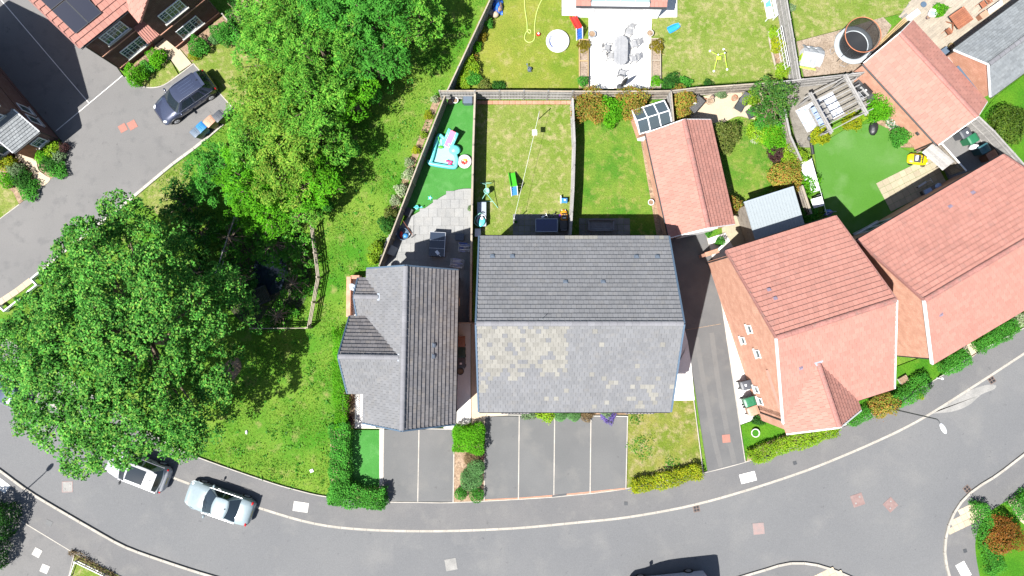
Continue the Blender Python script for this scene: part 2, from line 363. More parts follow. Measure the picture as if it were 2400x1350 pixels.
def strip(name, pts, w, z0, z1, mat, parent=None, seg=None, gap=.008, closed=False):
    """a row of kerb stones laid along a line; w to either side, stones seg metres long"""
    q = [P(x, y, z1) for x, y in pts]
    if closed: q.append(q[0])
    if seg:
        L = [0]; 
        for a, b in zip(q, q[1:]): L.append(L[-1] + (b - a).length)
        def at(s):
            for i in range(len(L) - 1):
                if s <= L[i + 1] + 1e-9: return q[i].lerp(q[i + 1], (s - L[i]) / max(1e-9, L[i + 1] - L[i]))
            return q[-1]
        nn = max(1, round(L[-1] / seg)); mb = MB()
        for k in range(nn):
            a, b = at(L[-1] * k / nn), at(L[-1] * (k + 1) / nn); d = (b - a); ln = d.length; d = d / max(ln, 1e-9)
            n_ = Vector((-d.y, d.x)); a2 = a + d * gap; b2 = b - d * gap
            mb.prism([a2 - n_ * w / 2, b2 - n_ * w / 2, b2 + n_ * w / 2, a2 + n_ * w / 2], z0, z1)
    else:
        mb = MB(); L_, R_ = [], []
        for i, p in enumerate(q):
            d = (q[min(i + 1, len(q) - 1)] - q[max(i - 1, 0)]).normalized(); n_ = Vector((-d.y, d.x))
            L_.append(p + n_ * w / 2); R_.append(p - n_ * w / 2)
        for i in range(len(q) - 1): mb.prism([R_[i], R_[i + 1], L_[i + 1], L_[i]], z0, z1)
    o = mb.build(name, mat, parent)
    if parent is None: struct(o)
    return o
K_N = catmull([(-140, 812), (-60, 852), (0, 880), (100, 934), (200, 1000), (300, 1062), (376, 1106), (446, 1135), (596, 1187), (730, 1226), (849, 1241),
               (1015, 1245), (1200, 1238.6), (1350, 1225), (1480, 1211), (1641, 1180), (1820, 1127), (1961, 1075), (2127, 1000), (2247, 928), (2400, 829), (2500, 762)], 4)
E_N = catmull([(-140, 700), (-60, 746), (0, 785), (60, 825), (130, 868), (220, 930), (320, 995), (415, 1051), (493, 1083), (620, 1127), (691, 1148), (769, 1165), (898, 1176),
               (973, 1177.5), (1062, 1178), (1220, 1170), (1330, 1162), (1464, 1146), (1659, 1106), (1747, 1083), (1870, 1045), (1989, 995), (2177, 899), (2292, 825), (2400, 769), (2500, 705)], 4)
K_S = catmull([(-140, 1000), (-60, 1062), (0, 1104), (67, 1153), (140, 1197), (223, 1245), (293, 1283), (384, 1316), (490, 1350), (640, 1390), (800, 1420)], 4)
K_I = catmull([(1560, 1410), (1660, 1378), (1747, 1350), (1785, 1339), (1845, 1321.6), (1897, 1321.6), (1936, 1331), (1972, 1344), (2010, 1362), (2050, 1400)], 5)
K_R = catmull([(2245, 1420), (2226, 1350), (2215.7, 1306), (2218, 1259), (2231, 1215), (2254.6, 1176), (2288, 1145), (2337.6, 1114), (2400, 1066), (2500, 990)], 5)
flat('road', K_N + [(2560, 900), (2560, 1560), (-240, 1560), (-240, 760)], .02, 'asphalt', .06)
flat('pavement', E_N + K_N[::-1], .13, 'asphalt_path')
strip('kerb', K_N, .16, .0, .14, 'kerb', seg=.915)
strip('edging', E_N, .06, .0, .137, 'edging')
flat('pavement', K_S + [(800, 1460), (400, 1420), (280, 1348), (174, 1297), (39, 1215), (0, 1192), (-140, 1100)], .13, 'asphalt_path')
strip('kerb', K_S, .16, .0, .14, 'kerb', seg=.915)
strip('edging', [(-140, 1100), (0, 1192), (39, 1215), (174, 1297), (280, 1348), (400, 1420)], .06, .0, .137, 'edging')
flat('drive', [(-140, 1101), (0, 1193), (39, 1216), (173, 1298), (160, 1352), (140, 1440), (-140, 1440)], .126, 'asphalt_drive')
flat('lawn', [(177, 1299), (281, 1350), (400, 1421), (400, 1460), (142, 1460), (163, 1352)], .11, 'lawn_dry')
strip('edging', [(174, 1297), (161, 1352), (140, 1440)], .06, .0, .134, 'edging')
flat('pavement', K_I + [(2050, 1500), (1560, 1500)], .13, 'asphalt_path')
strip('kerb', K_I, .16, .0, .14, 'kerb', seg=.915)
R_IN = catmull([(2310, 1420), (2296, 1350), (2287, 1298), (2288, 1259), (2309, 1210), (2340, 1185), (2374, 1167), (2400, 1147), (2500, 1080)], 4)
flat('pavement', K_R + R_IN[::-1], .13, 'asphalt_path')
strip('kerb', K_R, .16, .0, .14, 'kerb', seg=.915)
flat('lawn', R_IN + [(2560, 1200), (2560, 1460), (2320, 1460)], .12, 'lawn_lush')
flat('path', [(2362, 1176), (2378, 1166), (2440, 1225), (2440, 1260), (2392, 1222)], .135, 'slab_cream', .1)
# dusty outwash by the gully
flat('dust_patch', catmull([(2062, 1032), (2110, 1010), (2170, 975), (2240, 930), (2300, 905), (2332, 902), (2330, 912), (2300, 925), (2270, 950), (2230, 965), (2160, 975), (2110, 1012)], 4, True), .024, 'dust', .01)
# private drive (top left) with its verge kerb
D_E = [(548, 256), (522, 290), (464, 340), (400, 387), (307, 465), (224, 532), (157, 583), (75, 652), (0, 704), (-120, 790)]
flat('drive', [(-140, -60), (120, -60), (287, 177), (293, 182), (321, 199), (340, 203), (360, 205), (384, 199), (418, 176), (453, 150)] + D_E +
     [(-140, 610), (0, 512), (45, 479), (98, 437), (117, 420), (149, 396), (152, 370), (145, 331), (0, 158), (-140, -10)], .10, 'asphalt_drive')
strip('edging', catmull([(293, 180), (321, 199), (340, 204), (360, 205), (384, 199), (418, 176), (453, 149)], 3), .07, 0, .118, 'edging')
strip('edging', [(453, 149), (548, 256)], .07, 0, .118, 'edging')
strip('edging', [(522, 290), (464, 340), (400, 387), (307, 465), (224, 532), (157, 583), (75, 652)], .20, 0, .125, 'edging', seg=.9)
strip('edging', [(-140, 612), (0, 512), (45, 479)], .07, 0, .118, 'edging')
strip('drive_line', [(5, 3), (-40, -50)], .05, .05, .106, 'white_stone')
strip('drive_line', [(208, 241), (5, 3)], .05, .05, .106, 'white_stone')
strip('drive_line', [(287, 177), (131, 307)], .05, .05, .107, 'white_stone')
strip('verge_slabs', [(72, 657), (38, 683), (0, 708), (-40, 736)], .42, 0, .112, 'slab_cream', seg=.6)
# house forecourts, lawns and gardens
flat('lawn', [(293, 178), (321, 198), (340, 202), (360, 204), (384, 198), (418, 175), (400, 143), (366, 108), (335, 120)], .11, 'lawn_dry')
flat('lawn', [(454, 151), (549, 255), (600, 228), (606, 130), (523, 37), (421, 113)], .11, 'lawn_dry')
flat('path', [(362, 108), (386, 88), (421, 115), (449, 149), (421, 168), (399, 138), (392, 141)], .13, 'slab_cream')
flat('soil_bed', [(295, 172), (330, 190), (350, 176), (392, 143), (366, 110), (340, 125)], .125, 'soil')
flat('soil_bed', [(423, 114), (450, 145), (480, 118), (520, 88), (540, 62), (523, 38)], .125, 'soil')
flat('path', catmull([(40, 352), (70, 362), (84, 375), (90, 398), (108, 412), (118, 420), (98, 438), (86, 425), (70, 395), (52, 380), (36, 368)], 3, True), .125, 'slab_cream')
flat('soil_bed', [(145, 333), (152, 370), (149, 396), (119, 419), (92, 398), (85, 372), (76, 362)], .118, 'soil')
flat('soil_bed', [(36, 369), (68, 396), (85, 426), (97, 437), (45, 478), (-20, 400), (-20, 360)], .118, 'soil')
flat('lawn', [(-120, 420), (-10, 420), (30, 450), (44, 478), (0, 511), (-120, 595)], .122, 'lawn_dry')
# house with the dark brown roof: front bays, turf, side paths, west strip
flat('front_bay', [(899, 1007), (1063, 1007), (1063, 1176), (898, 1175)], .138, 'asphalt_bay')
strip('bay_line', [(899, 1004), (897, 1174)], .07, .1, .146, 'edging'); strip('bay_line', [(982, 1005), (979, 1176)], .07, .1, .146, 'edging')
strip('bay_line', [(1064, 1045), (1062, 1177)], .07, .1, .146, 'edging'); strip('bay_line', [(830, 1003), (1064, 1006)], .06, .1, .145, 'concrete')
flat('front_turf', [(818, 1008), (889, 1008), (889, 1140), (818, 1140)], .132, 'turf')
flat('path', [(889, 1006), (898, 1006), (897, 1160), (889, 1160)], .136, 'concrete')
flat('soil_bed', [(774, 1000), (818, 1003), (818, 1140), (898, 1142), (897, 1174), (775, 1163)], .122, 'soil')
flat('soil_bed', [(1064, 1040), (1136, 1040), (1136, 1174), (1064, 1177)], .128, 'soil')
flat('path', [(1066, 755), (1103, 755), (1103, 990), (1072, 1004), (1040, 1004), (1040, 940), (1066, 900)], .132, 'white_stone')
flat('path', [(1104, 755), (1130, 755), (1130, 965), (1190, 962), (1190, 974), (1137, 976), (1137, 998), (1105, 998)], .134, 'slab_cream')
flat('path', [(832, 918), (880, 918), (880, 1003), (832, 1003)], .132, 'white_stone')
flat('gravel_strip', [(824, 652), (858, 652), (858, 745), (824, 745)], .125, 'white_stone')
flat('soil_bed', [(806, 918), (832, 918), (832, 1003), (806, 1003)], .12, 'soil')
# grey pair of houses: front bays, beds, lawn
flat('front_bay', [(1137, 976), (1472, 976), (1468, 1146), (1330, 1161), (1220, 1169), (1137, 1173)], .138, 'asphalt_bay')
for a, b in (((1217, 975), (1215, 1170)), ((1300, 975), (1298, 1165)), ((1385, 980), (1383, 1157)), ((1471, 975), (1467, 1146)), ((1136, 1045), (1135, 1174))):
    strip('bay_line', [a, b], .07, .1, .146, 'edging')
strip('bay_line', [(1137, 972), (1472, 976)], .06, .1, .145, 'concrete')
strip('drain_channel', [(1137, 1172), (1220, 1168), (1330, 1159), (1467, 1145)], .10, .1, .143, 'brick_pale')
strip('drain_grate', [(1294, 1163), (1328, 1159)], .12, .1, .150, 'charcoal')
flat('soil_bed', [(1190, 955), (1472, 955), (1472, 972), (1190, 970)], .136, 'soil')
flat('lawn', [(1473, 940), (1626, 938), (1648, 1106), (1560, 1122), (1470, 1144)], .134, 'lawn_brown')
flat('path', [(1540, 960), (1600, 740), (1615, 800), (1628, 938), (1540, 940)], .136, 'white_stone')
flat('side_drive', [(1560, 545), (1655, 545), (1680, 640), (1747, 1083), (1659, 1106), (1612, 800), (1560, 600)], .138, 'asphalt_lane')
strip('edging', [(1626, 938), (1648, 1107)], .06, .1, .146, 'edging'); strip('edging', [(1655, 548), (1682, 650), (1747, 1084)], .06, .1, .146, 'edging')
strip('drive_line', [(1604, 774), (1690, 759)], .03, .1, .1425, 'soil')
flat('path', [(1657, 560), (1700, 545), (1740, 620), (1790, 840), (1830, 960), (1736, 995), (1690, 700)], .134, 'white_stone')
flat('lawn', [(1737, 996), (1812, 970), (1850, 985), (1880, 1010), (1880, 1040), (1748, 1080)], .13, 'lawn_lush')
flat('soil_bed', [(1756, 1052), (1985, 960), (1988, 993), (1870, 1044), (1750, 1081)], .134, 'soil')
flat('lawn', [(1990, 900), (2100, 860), (2180, 830), (2275, 800), (2400, 725), (2400, 765), (2292, 823), (2177, 897), (1990, 990)], .128, 'lawn_lush')
flat('path', [(2255, 815), (2278, 800), (2294, 824), (2278, 838)], .137, 'slab_cream')
flat('path', [(1955, 1008), (1968, 993), (1992, 984), (1989, 996), (1962, 1008)], .137, 'concrete')
# back gardens
flat('garden_turf', catmull([(1041, 236), (1112, 236), (1108, 340), (1107, 441)], 1) + catmull([(1107, 441), (1075, 443), (1040, 457), (1016, 473), (992, 489), (960, 505)], 4)[1:] + [(930, 505), (985, 380)], .12, 'turf')
flat('patio_base', catmull([(1107, 442), (1075, 444), (1040, 458), (1016, 474), (992, 490), (955, 512)], 4) + [(905, 560), (880, 655), (1060, 655), (1060, 756), (1103, 756)], .118, 'slab_grey')
flat('lawn', [(1114, 245), (1342, 245), (1340, 560), (1114, 560)], .118, 'lawn_dry')
strip('brick_edging', [(1114, 240), (1341, 240)], .26, .0, .14, 'brick_pale', seg=.4)
flat('lawn', [(1346, 232), (1516, 232), (1512, 320), (1545, 560), (1338, 560)], .118, 'lawn_green')
flat('path', [(1478, 262), (1494, 330), (1516, 332), (1512, 260)], .13, 'concrete')
flat('soil_bed', [(1500, 320), (1514, 318), (1556, 556), (1540, 556)], .124, 'soil')
flat('lawn', [(1668, 285), (1830, 275), (1880, 420), (1860, 560), (1690, 560)], .118, 'lawn_green')
flat('patio', catmull([(1600, 268), (1640, 228), (1740, 214), (1800, 222), (1812, 260), (1795, 285), (1760, 278), (1730, 272), (1700, 285), (1660, 300), (1610, 300)], 3, True), .127, 'slab_cream')
flat('path', [(1690, 520), (1712, 500), (1760, 470), (1780, 560), (1700, 600)], .13, 'slab_buff')
flat('garden_turf', [(1906, 330), (1935, 330), (1995, 295), (2050, 288), (2080, 300), (2110, 345), (2190, 385), (2100, 560), (1960, 600), (1925, 470)], .12, 'turf_pale')
flat('path', [(1836, 205), (2010, 185), (2040, 250), (1905, 300), (1905, 345), (1870, 345), (1852, 270)], .121, 'earth_grey')
flat('soil_bed', [(2048, 285), (2100, 255), (2140, 300), (2160, 345), (2110, 345), (2082, 302)], .126, 'soil')
flat('side_drive', [(2190, 345), (2260, 300), (2295, 285), (2390, 390), (2230, 430)], .122, 'asphalt_drive')
flat('lawn', [(2300, 270), (2330, 230), (2420, 160), (2560, 160), (2560, 420), (2400, 395)], .115, 'lawn_lush')
# the garden to the north
flat('lawn', [(1160, -40), (1316, -40), (1316, 36), (1379, 38), (1378, 206), (1050, 206)], .115, 'lawn_north')
flat('lawn', [(1526, 40), (1588, 40), (1588, -40), (1835, -40), (1862, 182), (1526, 206)], .115, 'lawn_dry')
flat('white_patio', [(1317, -40), (1587, -40), (1587, 40), (1527, 41), (1524, 208), (1380, 208), (1380, 38), (1317, 36)], .13, 'white_stone')
flat('lawn', [(1846, -40), (2160, -40), (2115, 30), (2000, 60), (1868, 96)], .115, 'lawn_dry')
flat('gravel_bed', [(1868, 97), (1955, 74), (2070, 40), (2090, 60), (2030, 165), (1885, 180)], .12, 'gravel')
flat('decking_base', [(2110, 35), (2165, -40), (2400, -40), (2400, 0), (2240, 130), (2190, 150)], .118, 'grout')
flat('earth_patch', catmull([(590, -30), (612, -25), (612, 20), (598, 42), (575, 30), (562, 5), (566, -30)], 4, True), .012, 'soil', .03)
flat('soil_bed', [(1036, 228), (985, 356), (928, 502), (906, 512), (930, 455), (962, 372), (1000, 275), (1018, 228)], .02, 'soil', .04)
flat('dry_verge', catmull([(322, 462), (360, 428), (402, 394), (440, 372), (452, 400), (438, 440), (410, 470), (385, 505), (350, 490)], 4, True), .012, 'lawn_dry', .03)
flat('earth_patch', catmull([(505, 890), (530, 850), (556, 838), (566, 862), (545, 892), (520, 905)], 4, True), .012, 'soil', .03)
strip('wear_track', catmull([(1632, 790), (1650, 900), (1672, 1020), (1690, 1094)], 4), .34, .1, .1405, 'asphalt_wear'); strip('wear_track', catmull([(1668, 780), (1684, 900), (1704, 1010), (1722, 1086)], 4), .34, .1, .1405, 'asphalt_wear')
# ------------------------------------------------------------------ buildings
def tile_mesh(tw, gauge, mat, key, cache={}):
    k = (key, mat)
    if k not in cache:
        mb = MB(); L = gauge + .07; w = tw - .010; t = .05
        # x along the eave, y up the slope, z out of the slope; the lower edge stands proud
        lo, hi = .095, .014
        v = [(-w / 2, 0, lo - t), (w / 2, 0, lo - t), (w / 2, L, hi - t), (-w / 2, L, hi - t), (-w / 2, 0, lo), (w / 2, 0, lo), (w / 2, L, hi), (-w / 2, L, hi)]
        mb.add(v, [(3, 2, 1, 0), (4, 5, 6, 7), (0, 1, 5, 4), (1, 2, 6, 5), (2, 3, 7, 6), (3, 0, 4, 7)])
        me = bpy.data.meshes.new('roof_tile'); me.from_pydata(mb.v, [], mb.f); me.materials.append(MATS[mat]); cache[k] = me
    return cache[k]
class Roof:
    """gathers the tiles of one building; the nearest 300 become objects, the others one joined part"""
    def __init__(s, house, deck_mat): s.h = house; s.t = []; s.mb = MB(); s.ridge = []; s.deck_mat = deck_mat
    def slope(s, O, ex, es, W, S, tw, gauge, mat, skip=None, deck=True):
        O = Vector(O); ex = Vector(ex).normalized(); es = Vector(es).normalized(); en = ex.cross(es)
        nc = max(1, round(W / tw)); nr = max(1, round(S / gauge)); tw_, g_ = W / nc, S / nr
        if deck:
            a, b, c, d = O, O + ex * W, O + ex * W + es * S, O + es * S; q = en * .12
            s.mb.add([a - q, b - q, c - q, d - q, a, b, c, d], [(3, 2, 1, 0), (4, 5, 6, 7), (0, 1, 5, 4), (1, 2, 6, 5), (2, 3, 7, 6), (3, 0, 4, 7)], 0)
        for r in range(nr):
            off = .5 if r % 2 else 0
            for c in range(nc + (1 if off else 0)):
                x0 = (c - off) * tw_; x1 = x0 + tw_; x0, x1 = max(0, x0), min(W, x1)
                if x1 - x0 < .04: continue
                p = O + ex * ((x0 + x1) / 2) + es * (r * g_ - .02)
                ctr = p + es * g_ / 2
                if skip and skip(ctr): continue
                m = mat(c, r, nc, nr) if callable(mat) else mat
                M = Matrix((ex, es, en)).transposed().to_4x4()
                M = M @ Matrix.Rotation(random.gauss(0, .004), 4, 'Z') @ Matrix.Rotation(random.gauss(0, .006), 4, 'X')
                M.translation = p + en * random.uniform(-.003, .004)
                if abs((x1 - x0) - tw_) > 1e-4: M = M @ Matrix.Diagonal(((x1 - x0) / tw_, 1, 1, 1))
                s.t.append((M, (round(tw_, 4), round(g_, 4)), m))
    def ridges(s, a, b, mat, r=.13, seg=.42):
        a, b = Vector(a), Vector(b); n = max(1, round((b - a).length / seg)); s.ridge.append((a, b, n, mat, r))
    def done(s, lim=300, trims=None):
        roof = s.mb.build('roof', s.deck_mat, s.h)
        W = Matrix.Translation(s.h.location) @ Matrix.Rotation(s.h.rotation_euler.z, 4, 'Z')
        order = sorted(s.t, key=lambda t: ((W @ t[0].translation) - Vector((0, 0, CAM_H))).length)
        for M, k, m in order[:lim]:
            o = bpy.data.objects.new('roof_tile', tile_mesh(k[0], k[1], m, k)); COL.objects.link(o); o.parent = roof; o.matrix_basis = M
        rest = order[lim:]
        if rest:
            mats = sorted({m for _, _, m in rest}); V = []; F = []; MI = []
            for M, k, m in rest:
                me = tile_mesh(k[0], k[1], m, k); o_ = len(V)
                V += [tuple(M @ v.co) for v in me.vertices]
                for p in me.polygons: F.append(tuple(i + o_ for i in p.vertices)); MI.append(mats.index(m))
            me = bpy.data.meshes.new('roof_tiles'); me.from_pydata(V, [], F)
            for m in mats: me.materials.append(MATS[m])
            me.polygons.foreach_set('material_index', MI)
            o = bpy.data.objects.new('roof_tiles', me); COL.objects.link(o); o.parent = roof; stuff(o)
        for a, b, n, mat, r in s.ridge:
            d = (b - a) / n; u = d.normalized(); sd = Vector((0, 0, 1)).cross(u).normalized(); L = d.length * .99
            mb = MB(); rows = []
            for x, rr in ((0, r + .006), (L * .5, r), (L, r - .004)):
                rows.append([Vector((x, math.cos(t) * rr * 1.25, math.sin(t) * rr * .9)) for t in [math.pi * q / 6 for q in range(7)]])
            mb.grid(rows); vv, ff = mb.v, mb.f
            me = bpy.data.meshes.new('ridge_tile'); me.from_pydata(vv, [], ff); me.materials.append(MATS[mat])
            R = Matrix((u, sd, Vector((0, 0, 1)))).transposed().to_4x4()
            for k in range(n):
                o = bpy.data.objects.new('ridge_tile', me); COL.objects.link(o); o.parent = roof
                M = R.copy(); M.translation = a + d * k + Vector((0, 0, random.uniform(-.004, .004))); o.matrix_basis = M
        return roof
def beam(mb, a, b, w, h, mi=0):
    """a plank from a to b, w wide across, h deep (centred)"""
    a, b = Vector(a), Vector(b); d = (b - a); L = d.length; d.normalize()
    sd = d.cross(Vector((0, 0, 1))); sd = sd.normalized() if sd.length > 1e-5 else Vector((1, 0, 0)); up = sd.cross(d)
    v = [p + sd * sx * w / 2 + up * sz * h / 2 for p in (a, b) for sx, sz in ((-1, -1), (1, -1), (1, 1), (-1, 1))]
    mb.add(v, [(0, 1, 2, 3), (7, 6, 5, 4), (0, 4, 5, 1), (1, 5, 6, 2), (2, 6, 7, 3), (3, 7, 4, 0)], mi)
def window(parent, c, nrm, w, h, panes=2, bars=False, frame='white', glass='glass', sill=True):
    """window set on a wall: c = centre on the wall face, nrm = outward normal (local, horizontal)"""
    n = Vector(nrm).normalized(); t = Vector((0, 0, 1)).cross(n); c = Vector(c)
    def slab(mb, u0, u1, z0, z1, d0, d1):
        v = [c + t * u + n * d + Vector((0, 0, z)) for d in (d0, d1) for u, z in ((u0, z0), (u1, z0), (u1, z1), (u0, z1))]
        mb.add(v, [(0, 1, 2, 3)[::-1], (4, 5, 6, 7), (0, 1, 5, 4), (1, 2, 6, 5), (2, 3, 7, 6), (3, 0, 4, 7)])
    f = MB(); q = .07
    for a in ((-w / 2, w / 2, -h / 2, -h / 2 + q), (-w / 2, w / 2, h / 2 - q, h / 2), (-w / 2, -w / 2 + q, -h / 2 + q, h / 2 - q), (w / 2 - q, w / 2, -h / 2 + q, h / 2 - q)): slab(f, *a, -.05, .05)
    for i in range(1, panes): x = -w / 2 + w * i / panes; slab(f, x - .035, x + .035, -h / 2 + q, h / 2 - q, -.05, .045)
    o = f.build('window', frame, parent)
    g = MB()
    for i in range(panes):
        g = MB(); slab(g, -w / 2 + w * i / panes + .036, -w / 2 + w * (i + 1) / panes - .036, -h / 2 + q, h / 2 - q, .0, .012); g.build('pane', glass, o)
        if bars:
            b = MB(); x = -w / 2 + w * (i + .5) / panes; slab(b, x - .012, x + .012, -h / 2 + q, h / 2 - q, .012, .03)
            slab(b, x - w / panes / 2 + .036, x + w / panes / 2 - .036, -.012, .012, .012, .028); slab(b, x - w / panes / 2 + .036, x + w / panes / 2 - .036, h * .24 - .012, h * .24 + .012, .012, .028); b.build('glazing_bar', frame, o)
    if sill: b = MB(); slab(b, -w / 2 - .08, w / 2 + .08, -h / 2 - .07, -h / 2 - .002, -.03, .13); b.build('sill', 'concrete' if frame == 'white' else frame, o)
    return o
def door(parent, c, nrm, w=.95, h=2.05, mat='charcoal'):
    n = Vector(nrm).normalized(); t = Vector((0, 0, 1)).cross(n); c = Vector(c)
    mb = MB(); ang = math.atan2(t.y, t.x); mb.box(c + Vector((0, 0, h / 2)) + n * .02, (w, .08, h), ang); o = mb.build('door', mat, parent)
    mb = MB(); mb.box(c + t * w * .38 + n * .08 + Vector((0, 0, 1.0)), (.03, .05, .14), ang); mb.build('handle', 'steel', o); return o
def gable_house(h, x0, x1, y0, y1, ze, zr, axis, wall, eo=.3, vo=.12):
    """walls of a gabled block, footprint inside eave overhang eo and verge overhang vo; returns nothing"""
    mb = MB(); pitch = (zr - ze) / ((y1 - y0) / 2 if axis == 'x' else (x1 - x0) / 2)
    if axis == 'x':
        a, b, c, d = x0 + vo, x1 - vo, y0 + eo, y1 - eo; m = (y0 + y1) / 2; zt = ze + eo * pitch - .14; zm = zr - .16
        L = [(a, c, 0), (a, d, 0), (a, d, zt), (a, m, zm), (a, c, zt)]; R = [(b, y, z) for _, y, z in L]
    else:
        a, b, c, d = x0 + eo, x1 - eo, y0 + vo, y1 - vo; m = (x0 + x1) / 2; zt = ze + eo * pitch - .14; zm = zr - .16
        L = [(b, c, 0), (a, c, 0), (a, c, zt), (m, c, zm), (b, c, zt)]; R = [(x, d, z) for x, _, z in L]
    mb.add(L + R, [(0, 1, 2, 3, 4)[::-1], (5, 6, 7, 8, 9), (0, 1, 6, 5), (1, 2, 7, 6), (2, 3, 8, 7), (3, 4, 9, 8), (4, 0, 5, 9)])
    mb.build('wall', wall, h)
def gable_roof(R, x0, x1, y0, y1, ze, zr, axis, tw, g, mat, mat2=None, skip=None, ridge='ridge_grey', rl=None):
    mat2 = mat2 or mat
    if axis == 'x':
        m = (y0 + y1) / 2; S = math.hypot(m - y0, zr - ze); up = Vector((0, m - y0, zr - ze))
        R.slope((x0, y0, ze), (1, 0, 0), up, x1 - x0, S, tw, g, mat, skip)
        R.slope((x1, y1, ze), (-1, 0, 0), Vector((0, y0 - m, zr - ze)), x1 - x0, S, tw, g, mat2, skip)
        R.ridges((x0, m, zr + .02), (rl if rl is not None else x1, m, zr + .02), ridge)
    else:
        m = (x0 + x1) / 2; S = math.hypot(m - x0, zr - ze)
        R.slope((x0, y1, ze), (0, -1, 0), Vector((m - x0, 0, zr - ze)), y1 - y0, S, tw, g, mat, skip)
        R.slope((x1, y0, ze), (0, 1, 0), Vector((x0 - m, 0, zr - ze)), y1 - y0, S, tw, g, mat2, skip)
        R.ridges((m, y0, zr + .02), (m, rl if rl is not None else y1, zr + .02), ridge)
def trim(h, name, mat, segs, w, d):
    for a, b in segs: mb = MB(); beam(mb, a, b, w, d); mb.build(name, mat, h)
def verges(h, x0, x1, y0, y1, ze, zr, axis, mat, w=.09, d=.2, mat2=None):
    if mat2:
        m = (y0 + y1) / 2
        for y, mm in ((y0, mat), (y1, mat2)): trim(h, 'verge', mm, [((x, y, ze), (x, m, zr)) for x in (x0 - w / 2 + .01, x1 + w / 2 - .01)], w, d)
        return
    if axis == 'x':
        m = (y0 + y1) / 2; segs = [((x, y, ze + .0), (x, m, zr)) for x in (x0 - w / 2 + .01, x1 + w / 2 - .01) for y in (y0, y1)]
    else:
        m = (x0 + x1) / 2; segs = [((x, y, ze), (m, y, zr)) for y in (y0 - w / 2 + .01, y1 + w / 2 - .01) for x in (x0, x1)]
    trim(h, 'verge', mat, segs, w, d)
def gutters(h, x0, x1, y0, y1, ze, axis, mat='trim_dark', sides=(0, 1)):
    for k in sides:
        if axis == 'x': y = (y0 - .07, y1 + .07)[k]; a, b = (x0, y, ze - .07), (x1, y, ze - .07)
        else: x = (x0 - .07, x1 + .07)[k]; a, b = (x, y0, ze - .07), (x, y1, ze - .07)
        mb = MB(); a, b = Vector(a), Vector(b); u = (b - a).normalized(); sd = u.cross(Vector((0, 0, 1)))
        rows = [[p + sd * .06 * math.cos(t) + Vector((0, 0, .06 * math.sin(t))) for t in [math.pi + math.pi * i / 6 for i in range(7)]] for p in (a, b)]
        mb.grid(rows); rows2 = [[p + sd * .052 * math.cos(t) + Vector((0, 0, .052 * math.sin(t))) for t in [math.pi + math.pi * i / 6 for i in range(7)]] for p in (a, b)]
        mb.grid(rows2, flip=True); mb.build('gutter', mat, h)
def roof_vent(h, p, n_up, mat='vent_grey', w=.30, d=.26):
    n = Vector(n_up).normalized(); q = n.to_track_quat('Z', 'Y').to_matrix().to_4x4()
    mb = MB()
    for c, s in (((0, 0, .05), (w, d, .05)), ((0, 0, .10), (w * .62, d * .55, .07))): mb.box(c, s)
    o = mb.build('roof_vent', mat, h); o.matrix_basis = Matrix.Translation(Vector(p)) @ q
    return o
def local(o_px, ang, px, py, z):
    """survey point at height z in the frame of a house whose origin is world point o_px turned by ang"""
    w = P(px, py, z); d = w - o_px; x, y = rot2(d.x, d.y, -ang); return Vector((x, y))
def pipe(h, x, y, z, mat='black'):
    mb = MB(); mb.tube([(x, y, 0), (x, y, z)], .04, 8); mb.build('downpipe', mat, h)

plain('vent_lilac', (.16, .13, .17), .6)
